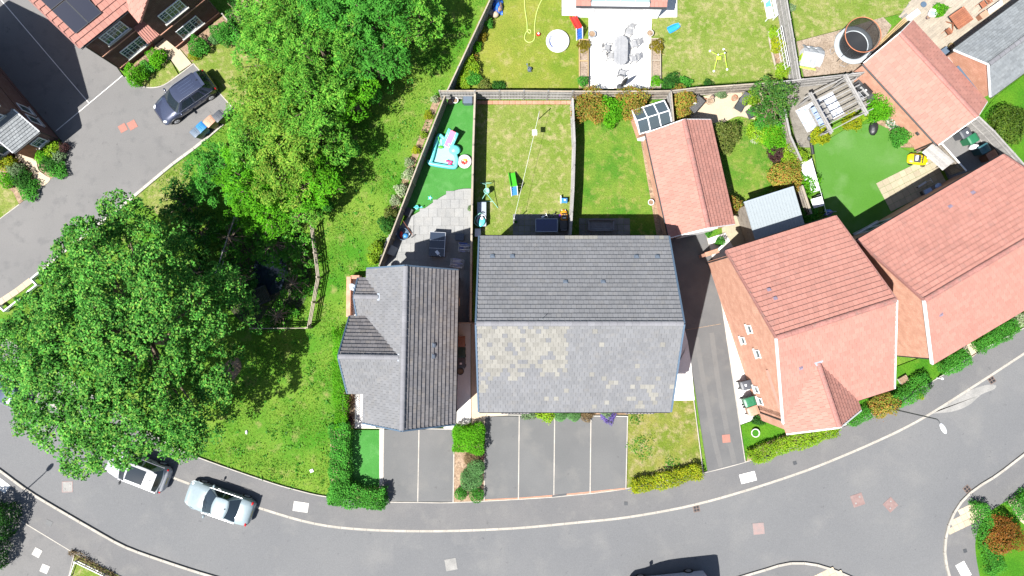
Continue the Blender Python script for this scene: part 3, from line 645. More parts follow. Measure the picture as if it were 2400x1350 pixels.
# --- the pair of grey-roofed houses in the middle
def house_pair():
    ze, zr = 5.0, 8.55
    a = P(1124, 555, ze); b = P(1571, 963.5, ze); o = Vector((a.x, b.y))
    h = thing('semi_detached_house', 'wide grey-roofed pair of houses with a patch of beige tiles', 'house', (o.x, o.y, 0))
    W, D = b.x - a.x, a.y - b.y
    gable_house(h, 0, W, 0, D, ze, zr, 'x', 'brick_pale')
    def south(c, r, nc, nr):
        x, s = c / nc, r / nr
        px, py = 1118 + x * 455, 963 - s * 206
        e = random.random()
        if px < 1322 and py < 862 + 14 * math.sin(px * .05) + 10 * math.sin(px * .17): return 'tile_pale' if e < .84 else 'tile_grey'
        if px < 1240 and py < 915 and math.sin(px * .09 + py * .05) > .1: return 'tile_pale' if e < .5 else 'tile_grey'
        if 1460 < px < 1530 and 880 < py < 955 and math.sin(px * .13 - py * .11) > .3: return 'tile_pale' if e < .6 else 'tile_grey'
        return 'tile_pale' if e < .02 else 'tile_grey'
    def north(c, r, nc, nr):
        return 'tile_pale' if (r == 0 and (c in range(15, 22) or c in (1, 3, 4))) else 'tile_grey'
    R = Roof(h, 'tile_grey'); gable_roof(R, 0, W, 0, D, ze, zr, 'x', .30, .31, south, north); R.done()
    verges(h, 0, W, 0, D, ze, zr, 'x', 'trim_blue', .10, .22); gutters(h, 0, W, 0, D, ze, 'x')
    up = Vector((0, zr - ze, D / 2))
    for px, py in ((1154, 601), (1201, 601), (1492, 602), (1541, 602), (1324, 663), (1411, 663)):
        p = local(o, 0, px, py, 6.0 if py < 620 else 6.5); f = (D - p.y) / (D / 2); roof_vent(h, (p.x, p.y, ze + f * (zr - ze) + .02), up)
    for x in (.10, .25, .38, .62, .75, .90):
        for z in (1.5, 4.0):
            if abs(x - .5) > .13 or z > 3: window(h, (x * W, .3, z), (0, -1, 0), 1.3, 1.15, 2); window(h, (x * W, D - .3, z), (0, 1, 0), 1.3, 1.15, 2)
    for cx, x0, x1 in ((1208, 1193, 1229), (1500, 1484, 1516)):   # tiled door canopies
        q = local(o, 0, cx, 968, 2.6); w_ = .95; mb = MB()
        mb.add([(q.x - w_, .30, 2.95), (q.x + w_, .30, 2.95), (q.x + w_, -.50, 2.55), (q.x - w_, -.50, 2.55), (q.x - w_, .30, 2.85), (q.x + w_, .30, 2.85), (q.x + w_, -.50, 2.45), (q.x - w_, -.50, 2.45)],
               [(3, 2, 1, 0), (4, 5, 6, 7), (0, 1, 5, 4), (1, 2, 6, 5), (2, 3, 7, 6), (3, 0, 4, 7)]); c = mb.build('door_canopy', 'tile_brown', h)
        for k in range(9): mb = MB(); beam(mb, (q.x - w_ + .1 + k * .22, .28, 2.965), (q.x - w_ + .1 + k * .22, -.5, 2.575), .05, .05); mb.build('canopy_rib', 'trim_dark', c)
        for sx in (-w_ + .06, w_ - .06): mb = MB(); mb.box((q.x + sx, -.42, 1.28), (.09, .09, 2.4)); mb.build('canopy_post', 'white', c)
        door(h, (q.x, .3, 0), (0, -1, 0), mat='trim_blue')
    pipe(h, .35, .2, ze - .1); pipe(h, W - .35, .2, ze - .1); pipe(h, W / 2, D - .2, ze - .1)
    mb = MB(); q = local(o, 0, 1269, 748, 7.9); mb.tube([(q.x, q.y, zr), (q.x, q.y, zr + .45)], .015); mb.tube([(q.x - .2, q.y, zr + .42), (q.x + .2, q.y, zr + .42)], .01); mb.build('aerial', 'steel', h)
house_pair()

# --- brown-grey house with the two west gables
def house_west_gables():
    ze, zr = 5.0, 7.75; ang = math.radians(-.9)
    sw = P(852, 990.5, ze); o = sw
    h = thing('detached_house', 'dark brown-grey tiled house with two small gables over its lawn side', 'house', (o.x, o.y, 0), ang)
    ne = local(o, ang, 1074, 635, ze); nw = local(o, ang, 846, 629, ze); W = ne.x - .05; D = (ne.y + nw.y) / 2
    gable_house(h, 0, W, 0, D, ze, zr, 'y', 'brick_red')
    main = lambda x: ze + (zr - ze) * min(x, W - x) / (W / 2)
    w1c = local(o, ang, 794, 831, 7.55); w1n = local(o, ang, 820, 742, ze); w1s = local(o, ang, 815, 920, ze)
    w2c = local(o, ang, 832, 692, 5.95); w2n = local(o, ang, 840, 653, ze - .1); w2s = local(o, ang, 838, 740, ze - .1)
    R = Roof(h, 'tile_brown')
    gable_roof(R, 0, W, 0, D, ze, zr, 'y', .30, .315, 'tile_grey', 'tile_brown', lambda p: False)
    for (x0, y0, y1, z0, z1) in ((w1n.x, w1s.y, w1n.y, ze, 7.5), (w2n.x, w2s.y, w2n.y, ze - .05, 5.95)):
        m = (y0 + y1) / 2; xe = (z1 - ze) / (zr - ze) * W / 2 + .1; S = math.hypot(m - y0, z1 - z0)
        sk = lambda p: p.z < main(p.x) - .12 and p.x > 0
        R.slope((x0, y0, z0), (1, 0, 0), Vector((0, m - y0, z1 - z0)), xe - x0, S, .30, .315, 'tile_grey', sk)
        R.slope((xe, y1, z0), (-1, 0, 0), Vector((0, y0 - m, z1 - z0)), xe - x0, S, .30, .315, 'tile_brown', sk)
        R.ridges((x0, m, z1 + .02), (xe - .15, m, z1 + .02), 'ridge_grey')
        mb = MB(); a, b = x0 + .12, .5; c, d = y0 + .2, y1 - .2; zt = z0 + .1
        L = [(a, c, 0), (a, d, 0), (a, d, zt), (a, m, z1 - .16), (a, c, zt)]; Rr = [(b, y, z) for _, y, z in L]
        mb.add(L + Rr, [(0, 1, 2, 3, 4)[::-1], (5, 6, 7, 8, 9), (0, 1, 6, 5), (1, 2, 7, 6), (2, 3, 8, 7), (3, 4, 9, 8), (4, 0, 5, 9)]); mb.build('gable_wall', 'brick_red', h)
        trim(h, 'verge', 'trim_blue', [((x0 - .03, y0, z0), (x0 - .03, m, z1)), ((x0 - .03, y1, z0), (x0 - .03, m, z1))], .09, .2)
        window(h, (a, m, 4.0), (-1, 0, 0), 1.2 if y1 - y0 > 3 else .8, 1.1, 2); window(h, (a, m, 1.5), (-1, 0, 0), 1.2 if y1 - y0 > 3 else .8, 1.2, 2)
        mb = MB(); mb.box((xe - .05, m, z1 + .06), (.35, .45, .03)); mb.build('flashing', 'lead', h)
    R.done()
    verges(h, 0, W, 0, D, ze, zr, 'y', 'trim_blue', .09, .2); gutters(h, 0, W, 0, D, ze, 'y', sides=(1,))
    up = Vector((zr - ze, 0, W / 2))
    for px, py in ((1015, 809), (1014, 835)):
        q = local(o, ang, px, py, 6.4); roof_vent(h, (q.x, q.y, main(q.x) + .02), up)
    for y in (.25, .75): window(h, (W - .3, y * D, 4.0), (1, 0, 0), .9, 1.0, 1)
    window(h, (W / 2, .12, 4.0), (0, -1, 0), 1.4, 1.2, 2); window(h, (W / 2, D - .12, 4.0), (0, 1, 0), 1.8, 1.2, 3); window(h, (W / 2, D - .12, 1.4), (0, 1, 0), 2.2, 1.9, 2); door(h, (W * .3, .12, 0), (0, -1, 0))
    pipe(h, W - .2, .25, ze - .1); pipe(h, W - .2, D - .25, ze - .1)
    q = local(o, ang, 1066, 708, 2.4); mb = MB(); mb.box((W - .18, q.y, 2.3), (.26, .5, .35)); mb.build('meter_box', 'cream', h)
house_west_gables()

# --- terracotta house with the front gable
def house_front_gable():
    ze, zr = 5.0, 8.55
    sw = P(1836, 992, ze); nw = P(1712, 585, ze); ne = P(1972, 503, ze)
    ang = math.atan2(ne.y - nw.y, ne.x - nw.x); o = sw
    h = thing('detached_house', 'terracotta-tiled house with a pointed front gable beside the street lamp', 'house', (o.x, o.y, 0), ang)
    W = local(o, ang, 2095, 912, ze).x; D = local(o, ang, 1842, 544, ze).y
    gable_house(h, 0, W, 0, D, ze, zr, 'x', 'brick_red')
    main = lambda y: ze + (zr - ze) * min(y, D - y) / (D / 2)
    R = Roof(h, 'tile_red'); gable_roof(R, 0, W, 0, D, ze, zr, 'x', .30, .345, 'tile_red', ridge='ridge_red')
    e = local(o, ang, 2015, 959, ze); yb = -.65; z1 = 7.1; x1 = e.x; m = x1 / 2; S = math.hypot(m, z1 - ze); ye = (z1 - ze) / (zr - ze) * D / 2 + .1
    sk = lambda p: p.y > 0 and p.z < main(p.y) - .12
    R.slope((0, ye, ze), (0, -1, 0), Vector((m, 0, z1 - ze)), ye - yb, S, .30, .345, 'tile_red', sk)
    R.slope((x1, yb, ze), (0, 1, 0), Vector((-m, 0, z1 - ze)), ye - yb, S, .30, .345, 'tile_red', sk)
    R.ridges((m, yb, z1 + .02), (m, ye - .15, z1 + .02), 'ridge_red'); R.done()
    mb = MB(); c, d = yb + .12, .6; a, b = .12, x1 - .25; zt = ze + .05
    L = [(b, c, 0), (a, c, 0), (a, c, zt), (m, c, z1 - .16), (b, c, zt)]; Rr = [(x, d, z) for x, _, z in L]
    mb.add(L + Rr, [(0, 1, 2, 3, 4)[::-1], (5, 6, 7, 8, 9), (0, 1, 6, 5), (1, 2, 7, 6), (2, 3, 8, 7), (3, 4, 9, 8), (4, 0, 5, 9)]); mb.build('gable_wall', 'brick_red', h)
    verges(h, 0, W, 0, D, ze, zr, 'x', 'white_paint', .09, .2, 'ridge_red')
    trim(h, 'verge', 'white_paint', [((0, yb - .04, ze), (m, yb - .04, z1)), ((x1, yb - .04, ze), (m, yb - .04, z1))], .09, .2)
    gutters(h, 0, W, 0, D, ze, 'x', sides=(1,)); gutters(h, x1, W, 0, D, ze, 'x', sides=(0,))
    mb = MB(); mb.box((m, ye - .02, z1 + .08), (.5, .4, .03), .3); mb.build('flashing', 'lead', h)
    for px, py, z in ((1806, 679, 7.2), (1817, 700, 7.3), (1866, 860, 6.5)):
        q = local(o, ang, px, py, z); roof_vent(h, (q.x, q.y, main(q.y) + .02), (0, (zr - ze) * (1 if q.y > D / 2 else -1), D / 2), 'vent_lilac', .24, .22)
    for px, py, z, w, hh in ((1768, 768, 4.2, .55, .75), (1745, 797, 2.2, .5, .75), (1786, 826, 4.2, .55, .75), (1776, 912, 1.6, .5, .8), (1782, 940, 1.6, .5, .8)):
        q = local(o, ang, px, py, z); window(h, (.12, q.y, z), (-1, 0, 0), w, hh, 1)
    for x in (.65, .85): window(h, (x * W, .3, 4.0), (0, -1, 0), 1.1, 1.1, 2)
    window(h, (m, yb + .12, 4.0), (0, -1, 0), 1.5, 1.2, 3); window(h, (m, yb + .12, 1.5), (0, -1, 0), 1.8, 1.3, 3); door(h, (W * .8, .3, 0), (0, -1, 0))
    for x in (.2, .5, .8): window(h, (x * W, D - .3, 4.0), (0, 1, 0), 1.2, 1.1, 2)
    pipe(h, .06, .1, ze - .1, 'trim_dark'); pipe(h, .06, D - .4, ze - .1, 'trim_dark')
    mb = MB(); beam(mb, (.04, .45, 2.9), (.04, .45 + 2.2, 2.9), .1, .12); q = local(o, ang, 1690, 610, 0)
    mb = MB(); mb.box((.1, D + .2, .9), (.9, .22, 1.8)); mb.build('garden_wall', 'brick_red', h)
    mb = MB(); mb.box((.1, D + .2, 1.84), (.96, .3, .07)); mb.build('wall_coping', 'brick_pale', h)
house_front_gable()

# --- long terracotta house at the right edge
def house_long():
    ze, zr = 5.0, 8.1
    nw = P(2021, 557, ze); ne = P(2350, 364, ze); sw = P(2185, 852, ze)
    ang = math.atan2(ne.y - nw.y, ne.x - nw.x); o = sw
    h = thing('detached_house', 'long plain terracotta-tiled house beyond its front-gabled neighbour', 'house', (o.x, o.y, 0), ang)
    W = local(o, ang, 2350, 364, ze).x; D = local(o, ang, 2021, 557, ze).y
    gable_house(h, 0, W, 0, D, ze, zr, 'x', 'brick_red')
    R = Roof(h, 'tile_red'); gable_roof(R, 0, W, 0, D, ze, zr, 'x', .30, .345, 'tile_red', ridge='ridge_red'); R.done()
    verges(h, 0, W, 0, D, ze, zr, 'x', 'white_paint', .09, .2, 'ridge_red'); gutters(h, 0, W, 0, D, ze, 'x')
    main = lambda y: ze + (zr - ze) * min(y, D - y) / (D / 2)
    for px, py, z in ((2234, 483, 6.0), (2288, 450, 6.0), (2199, 736, 6.9)):
        q = local(o, ang, px, py, z); roof_vent(h, (q.x, q.y, main(q.y) + .02), (0, (zr - ze) * (1 if q.y > D / 2 else -1), D / 2), 'vent_lilac', .24, .22)
    for x in (.15, .4, .65, .88):
        window(h, (x * W, .3, 4.0), (0, -1, 0), 1.1, 1.1, 2); window(h, (x * W, D - .3, 4.0), (0, 1, 0), 1.1, 1.1, 2)
    window(h, (.3 * W, D - .3, 1.4), (0, 1, 0), 1.8, 1.9, 2); door(h, (.55 * W, .3, 0), (0, -1, 0)); window(h, (.12, D * .5, 4.2), (-1, 0, 0), .5, .7, 1)
    pipe(h, .2, .2, ze - .1, 'trim_dark')
house_long()

# --- garages
def garage(label, nw, ne, sw, ze, zr, mat, ridge, wall, tw, g, lim=300, extend=0, name='garage', verge='white_paint', tilelim=300):
    a, b, c = P(*nw, ze), P(*ne, ze), P(*sw, ze); ang = math.atan2(b.y - a.y, b.x - a.x)
    W = (b - a).length; u = Vector((math.cos(ang), math.sin(ang))); v = Vector((-u.y, u.x)); D = abs((c - a).dot(v)) + extend
    o = a - v * D
    h = thing(name, label, 'garage', (o.x, o.y, 0), ang)
    gable_house(h, 0, W, 0, D, ze, zr, 'y', wall, .15, .1)
    R = Roof(h, mat); gable_roof(R, 0, W, 0, D, ze, zr, 'y', tw, g, mat, ridge=ridge); R.done(lim)
    verges(h, 0, W, 0, D, ze, zr, 'y', verge, .05, .15); gutters(h, 0, W, 0, D, ze, 'y', 'lead', (1,)); gutters(h, 0, W, 0, D, ze, 'y', 'trim_dark', (0,))
    return h, W, D, o, ang
h, W, D, o, ang = garage('terracotta-roofed brick garage at the end of the side drive', (1515, 312), (1664, 281), (1552, 561), 2.4, 3.95, 'tile_red', 'ridge_red', 'brick_red', .30, .345)
mb = MB(); mb.box((W / 2, .05, 1.05), (2.4, .12, 2.1)); mb.build('garage_door', 'white_paint', h)
h, W, D, o, ang = garage('terracotta-roofed brick garage behind the wooden pergola', (2024, 148), (2137, 49), (2195, 343), 2.5, 3.95, 'tile_red', 'ridge_red', 'brick_red', .36, .40)
mb = MB(); mb.box((W / 2, .05, 1.05), (2.4, .12, 2.1)); mb.build('garage_door', 'white_paint', h)
pipe(h, .02, .25, 2.3, 'trim_dark')
mb = MB(); mb.box((.10, 1.3, 1.5), (.12, .25, .18)); mb.build('wall_lamp', 'trim_dark', h)
# grey-slated garage at the top right, its gable brick and a dark store door
def slate_garage():
    ze, zr = 2.6, 4.2
    a, b = P(2235, 117, ze), P(2321, 227, ze); ang = math.atan2(b.y - a.y, b.x - a.x); u = Vector((math.cos(ang), math.sin(ang))); v = Vector((-u.y, u.x))
    W = (b - a).length; D = 11.0; o = a
    h = thing('garage', 'grey-slated outbuilding with a pale brick gable', 'garage', (o.x, o.y, 0), ang)
    gable_house(h, 0, W, 0, D, ze, zr, 'y', 'brick_pale', .15, .1)
    R = Roof(h, 'slate'); gable_roof(R, 0, W, 0, D, ze, zr, 'y', .26, .20, 'slate', ridge='ridge_grey'); R.done(300)
    verges(h, 0, W, 0, D, ze, zr, 'y', 'white_paint', .05, .13); gutters(h, 0, W, 0, D, ze, 'y', 'trim_dark')
    mb = MB(); mb.box((W * .56, .02, 1.9), (2.3, .35, .12), 0); mb.build('door_canopy', 'trim_blue', h)
    mb = MB(); mb.box((W * .12, .06, 1.2), (.5, .08, 1.0)); mb.build('vent_grille', 'steel', h)
slate_garage()

# --- dark brick house at the top left
def house_brown_brick():
    ang = math.radians(40); o = P(290, 168)
    h = thing('detached_house', 'dark brown brick house with solar panels and a terracotta roof', 'house', (o.x, o.y, 0), ang)
    ze, zr = 5.05, 8.3; W = 7.95; D = 8.2; ex, ov = .35, .3
    # front faces local -y; the block runs back along +y
    gable_house(h, -.12, W, -ov, D, ze, zr, 'x', 'brick_brown')
    R = Roof(h, 'tile_red'); gable_roof(R, -.15, W + .1, -ov, D, ze, zr, 'x', .33, .40, 'tile_red', ridge='ridge_red')
    main = lambda y: ze + (zr - ze) * (y + ov) / ((D + ov) / 2)
    yb, x0, x1, z1 = -1.35, 3.95, W + .1, 6.9; m = (x0 + x1) / 2; S = math.hypot(m - x0, z1 - ze); ye = (z1 - ze) / (zr - ze) * (D + ov) / 2 - ov
    sk = lambda p: p.y > -ov and p.z < main(p.y) - .12
    R.slope((x0 - .15, ye, ze - .05), (0, -1, 0), Vector((m - x0 + .15, 0, z1 - ze)), ye - yb + .12, S, .33, .40, 'tile_red', sk)
    R.slope((x1 + .15, yb - .12, ze - .05), (0, 1, 0), Vector((x0 - m - .15, 0, z1 - ze)), ye - yb + .12, S, .33, .40, 'tile_red', sk)
    R.ridges((m, yb - .12, z1 + .02), (m, ye, z1 + .02), 'ridge_red'); R.done()
    mb = MB(); c, d = yb, .2; a, b = x0 + .05, x1 - .1; L = [(b, c, 0), (a, c, 0), (a, c, ze), (m, c, z1 - .16), (b, c, ze)]; Rr = [(x, d, z) for x, _, z in L]
    mb.add(L + Rr, [(0, 1, 2, 3, 4)[::-1], (5, 6, 7, 8, 9), (0, 1, 6, 5), (1, 2, 7, 6), (2, 3, 8, 7), (3, 4, 9, 8), (4, 0, 5, 9)]); mb.build('gable_wall', 'brick_brown', h)
    verges(h, -.15, W + .1, -ov, D, ze, zr, 'x', 'ridge_red', .09, .16); gutters(h, -.15, 3.7, -ov, D, ze, 'x', 'trim_dark', (0,))
    # solar panels on the front slope
    th = math.atan2(zr - ze, (D + ov) / 2); es = Vector((0, math.cos(th), math.sin(th))); en = Vector((0, -math.sin(th), math.cos(th)))
    for i in range(2):
        for j in range(3):
            c0 = Vector((.85 + i * 1.06, -ov, ze)) + es * (.75 + j * 1.72) + en * .12 + es * .82
            mb = MB(); mb.box((0, 0, 0), (1.03, 1.66, .045)); p = mb.build('solar_panel', 'solar', h); p.matrix_basis = Matrix.Translation(c0) @ Matrix.Rotation(th, 4, 'X')
            mb = MB()
            for cx, cy, sx, sy in ((0, .82, 1.04, .03), (0, -.82, 1.04, .03), (.51, 0, .03, 1.66), (-.51, 0, .03, 1.66)): mb.box((cx, cy, .004), (sx, sy, .056))
            mb.build('panel_frame', 'charcoal', p)
    for x, z in ((1.9, 3.75), (1.9, 1.35)): window(h, (x, 0, z), (0, -1, 0), 1.8, 1.15, 3, True)
    for x, z in ((5.75, 3.75), (5.75, 1.35)): window(h, (x, yb, z), (0, -1, 0), 1.8, 1.15, 3, True)
    for y, L_ in ((-.015, (0, 3.9)), (yb - .015, (4.0, W))):
        for z in (2.62, .55): mb = MB(); beam(mb, (L_[0], y, z), (L_[1], y, z), .05, .08); mb.build('string_course', 'brick_red', h)
    # tiled porch canopy over the door
    for k in range(1): 
        mb = MB(); c0 = [(2.95, 0, 2.95), (4.0, 0, 2.95), (4.0, -1.2, 2.5), (2.95, -1.2, 2.5)]; mb.add(c0 + [(x, y, z - .09) for x, y, z in c0], [(3, 2, 1, 0), (4, 5, 6, 7), (0, 1, 5, 4), (1, 2, 6, 5), (2, 3, 7, 6), (3, 0, 4, 7)]); cn = mb.build('porch_roof', 'tile_red', h)
        for j in range(7): mb = MB(); beam(mb, (3.0 + j * .165, 0, 2.975), (3.0 + j * .165, -1.2, 2.525), .04, .05); mb.build('roof_rib', 'ridge_red', cn)
    door(h, (3.45, 0, .1), (0, -1, 0), mat='black'); pipe(h, .05, -.08, ze - .1)
    mb = MB(); mb.box((3.45, -.5, .08), (1.1, 1.0, .16)); mb.build('doorstep', 'slab_cream', h)
    window(h, (0, 3.0, 4.0), (-1, 0, 0), .6, .9, 1)
house_brown_brick()

# --- brick house at the left edge with a lean-to porch
def house_left_edge():
    ang = math.radians(40); o = P(143, 330); h = thing('detached_house', 'dusky brick house with a grey lean-to porch roof at the drive corner', 'house', (o.x, o.y, 0), ang)
    # local: x runs to -x along the front (house lies at x<0), y back; front at y=0 is the lean-to, main wall at y=1.3
    ze, zr = 5.1, 8.2
    gable_house(h, -9.0, .12, 1.0, 10.2, ze, zr, 'x', 'brick_dusk')
    R = Roof(h, 'tile_grey'); gable_roof(R, -9.0, .15, 1.0, 10.2, ze, zr, 'x', .33, .35, 'tile_grey'); 
    S = math.hypot(1.55, 1.15); R.slope((-2.05, -.22, 2.6), (1, 0, 0), (0, 1.55, 1.15), 2.2, S, .22, .20, 'slate'); R.done(300)
    mb = MB(); L = [(0, 0, 0), (0, 1.35, 0), (0, 1.35, 3.55), (0, 0, 2.58)]; mb.add([(-1.9, y, z) for _, y, z in L] + L, [(0, 1, 2, 3), (7, 6, 5, 4), (0, 4, 5, 1), (1, 5, 6, 2), (2, 6, 7, 3), (3, 7, 4, 0)]); mb.build('porch_wall', 'brick_dusk', h)
    verges(h, -9.0, .15, 1.0, 10.2, ze, zr, 'x', 'trim_dark', .08, .16)
    mb = MB(); beam(mb, (-2.05, -.3, 2.55), (.15, -.3, 2.55), .1, .09); mb.build('gutter', 'trim_dark', h)
    mb = MB(); mb.tube([(.06, -.26, 2.5), (.06, -.05, 2.3), (.06, -.05, 0)], .035, 8); mb.build('downpipe', 'black', h)
    trim(h, 'verge', 'white', [((.17, -.22, 2.6), (.17, 1.3, 3.72)), ((-2.08, -.22, 2.6), (-2.08, 1.3, 3.72))], .06, .14)
    window(h, (-.75, 0, 1.45), (0, -1, 0), .8, .9, 1, True); window(h, (-3.2, 1.3, 4.1), (0, -1, 0), 1.4, 1.1, 2); window(h, (-3.4, 1.3, 1.4), (0, -1, 0), 1.4, 1.2, 2); window(h, (-1.0, 1.3, 4.3), (0, -1, 0), 1.0, .9, 2)
    for y in (.9, 1.9): window(h, (0, y + .4, 1.6), (1, 0, 0), .7, 1.2, 1)
    door(h, (-1.65, 0, .05), (0, -1, 0), mat='wood_red')
    for z in (.55, 2.62): mb = MB(); beam(mb, (.015, 1.4, z), (.015, 9.8, z), .05, .06); mb.build('string_course', 'brick_brown', h)
    mb = MB(); mb.tube([(.0, 6.0, 2.2), (.25, 6.0, 2.35)], .02); mb.lathe((.28, 6.0, 2.2), [(.02, .2), (.1, .15), (.1, 0), (.03, -.05)], 8); mb.build('wall_lamp', 'black', h)
    for y in (9.8,): pipe(h, .05, y, ze)
house_left_edge()

# --- garden extension at the top edge, glazed roof between terracotta ends
plain('blind', (.45, .45, .45), .7)
def orangery():
    z = 2.5; a = P(1350, 13, z); b = P(1563, 16, z); h = thing('garden_room', 'brick garden room with a glazed lean-to roof above the white patio', 'extension', (a.x, a.y, 0), math.atan2(b.y - a.y, b.x - a.x)); W = (b - a).length; D = 4.0; s = .42
    mb = MB(); L = [(.15, .25, 0), (.15, D, 0), (.15, D, z + D * s - .15), (.15, .25, z - .1)]; mb.add(L + [(W - .15, y, q) for _, y, q in L], [(0, 1, 2, 3)[::-1], (4, 5, 6, 7), (0, 1, 5, 4), (1, 2, 6, 5), (2, 3, 7, 6), (3, 0, 4, 7)]); mb.build('wall', 'white', h)
    es = Vector((0, 1, s)).normalized(); R = Roof(h, 'tile_red'); S = math.hypot(D, D * s)
    R.slope((0, 0, z), (1, 0, 0), es, 1.0, S, .30, .345, 'tile_red'); R.slope((W - 1.15, 0, z), (1, 0, 0), es, 1.15, S, .30, .345, 'tile_red'); R.done(120)
    n = 4; x0, x1 = 1.0, W - 1.15; en = Vector((0, -s, 1)).normalized(); w = (x1 - x0) / n
    for i in range(n):
        c = Vector((x0 + w * (i + .5), 0, z)) + es * (S / 2 + .12)
        mb = MB(); mb.box((0, 0, 0), (w - .1, S - .3, .03)); p = mb.build('roof_pane', 'glass_pale', h); p.matrix_basis = Matrix.Translation(c) @ Matrix.Rotation(math.atan(s), 4, 'X')
    for i in range(n + 1): mb = MB(); q = Vector((x0 + w * i, 0, z)); beam(mb, q, q + es * S, .09, .1); mb.build('glazing_bar', 'lead' if 0 < i < n else 'trim_dark', h)
    mb = MB(); beam(mb, (x0 + .06, .12, z + .06), (x1 - .06, .12, z + .06), .3, .09); mb.build('eaves_beam', 'white', h)
    mb = MB(); beam(mb, (0, -.07, z - .05), (W, -.07, z - .05), .12, .08); mb.build('gutter', 'trim_dark', h)
    for i in range(3): window(h, (W * (.3 + .2 * i), .25, 1.2), (0, -1, 0), 1.1, 1.9, 1, glass='blind', sill=False)
orangery()

# --- lean-to shed with a pale ribbed roof behind the front-gabled house
def lean_to():
    z = 2.5; A, B, C = P(1744, 476, z + .15), P(1860, 439, z + .15), P(1895, 524, z - .15)
    ang = math.atan2(B.y - A.y, B.x - A.x); u = Vector((math.cos(ang), math.sin(ang))); v = Vector((-u.y, u.x)); W = (B - A).length; D = abs((C - B).dot(v)) + .55
    o = A - v * D; h = thing('shed', 'low shed with a pale blue-white ribbed sheet roof', 'shed', (o.x, o.y, 0), ang)
    mb = MB(); mb.box((W / 2, D / 2, 1.1), (W - .3, D - .3, 2.2)); mb.build('wall', 'wood_fence', h)
    es = Vector((0, 1, .1)).normalized()
    mb = MB(); mb.add([(0, 0, 2.3), (W, 0, 2.3), (W, D, 2.3 + D * .1), (0, D, 2.3 + D * .1), (0, 0, 2.34), (W, 0, 2.34), (W, D, 2.34 + D * .1), (0, D, 2.34 + D * .1)], [(3, 2, 1, 0), (4, 5, 6, 7), (0, 1, 5, 4), (1, 2, 6, 5), (2, 3, 7, 6), (3, 0, 4, 7)]); r = mb.build('roof', 'sheet_roof', h)
    n = int(W / .2)
    for i in range(n + 1): mb = MB(); x = .02 + i * (W - .04) / n; beam(mb, (x, 0, 2.352), (x, D, 2.352 + D * .1), .035, .03); mb.build('roof_rib', 'sheet_roof', r)
    mb = MB(); beam(mb, (0, D + .04, 2.3 + D * .1), (W, D + .04, 2.3 + D * .1), .09, .14); mb.build('fascia', 'lead', h)
    door(h, (W * .3, D - .15, 0), (0, 1, 0), mat='wood_grey')
plain('sheet_roof', (.19, .215, .23), .8, .1)
lean_to()

# --- brick cold frame glazed with six panes
def cold_frame():
    z = 1.75; a, b, c, d = P(1483, 256, z), P(1559, 232, z), P(1570, 289, z), P(1489, 312, z)
    ang = math.atan2(b.y - a.y, b.x - a.x); u = Vector((math.cos(ang), math.sin(ang))); v = Vector((-u.y, u.x)); W = (b - a).length; D = (c - b).length; o = a - v * D
    h = thing('greenhouse', 'small brick-based greenhouse roofed with six dark glass panes', 'greenhouse', (o.x, o.y, 0), ang)
    mb = MB(); L = [(W - .05, .05, 0), (.05, .05, 0), (.05, .05, 1.35), (.05, D / 2, 1.7), (.05, D - .05, 1.35)]
    mb.prism([(.03, .03), (W - .03, .03), (W - .03, D - .03), (.03, D - .03)], 0, 1.32); mb.build('brick_base', 'brick_red', h)
    zr, ze = 1.78, 1.42
    for i in range(3):
        for y0, z0, y1, z1 in ((0, ze, D / 2, zr), (D, ze, D / 2, zr)):
            x0, x1 = W * i / 3 + .04, W * (i + 1) / 3 - .04; mb = MB(); f = .06
            q = [(x0, y0 + (y1 - y0) * f, z0 + (z1 - z0) * f), (x1, y0 + (y1 - y0) * f, z0 + (z1 - z0) * f), (x1, y1 - (y1 - y0) * f, z1 - (z1 - z0) * f), (x0, y1 - (y1 - y0) * f, z1 - (z1 - z0) * f)]
            if y0 > y1: q = q[::-1]
            mb.add(q + [(x, y, z_ - .02) for x, y, z_ in q], [(0, 1, 2, 3), (7, 6, 5, 4), (0, 4, 5, 1), (1, 5, 6, 2), (2, 6, 7, 3), (3, 7, 4, 0)]); mb.build('glass_pane', 'glass_frame_dark', h)
    for i in range(4):
        for y0 in (0, D): mb = MB(); beam(mb, (W * i / 3, y0, ze), (W * i / 3, D / 2, zr), .07, .06); mb.build('frame_bar', 'white', h)
    for y, z_ in ((0, ze), (D / 2, zr), (D, ze)): mb = MB(); beam(mb, (-.03, y, z_), (W + .03, y, z_), .07, .06); mb.build('frame_bar', 'white', h)
    for x, y, sx, sy in ((W / 2, .02, W, .04), (W / 2, D - .02, W, .04), (.02, D / 2, .04, D - .1), (W - .02, D / 2, .04, D - .1)): mb = MB(); mb.box((x, y, 1.37), (sx, sy, .1)); mb.build('frame_sill', 'white', h)
glassm('glass_frame_dark', (.04, .055, .065), .25)
cold_frame()
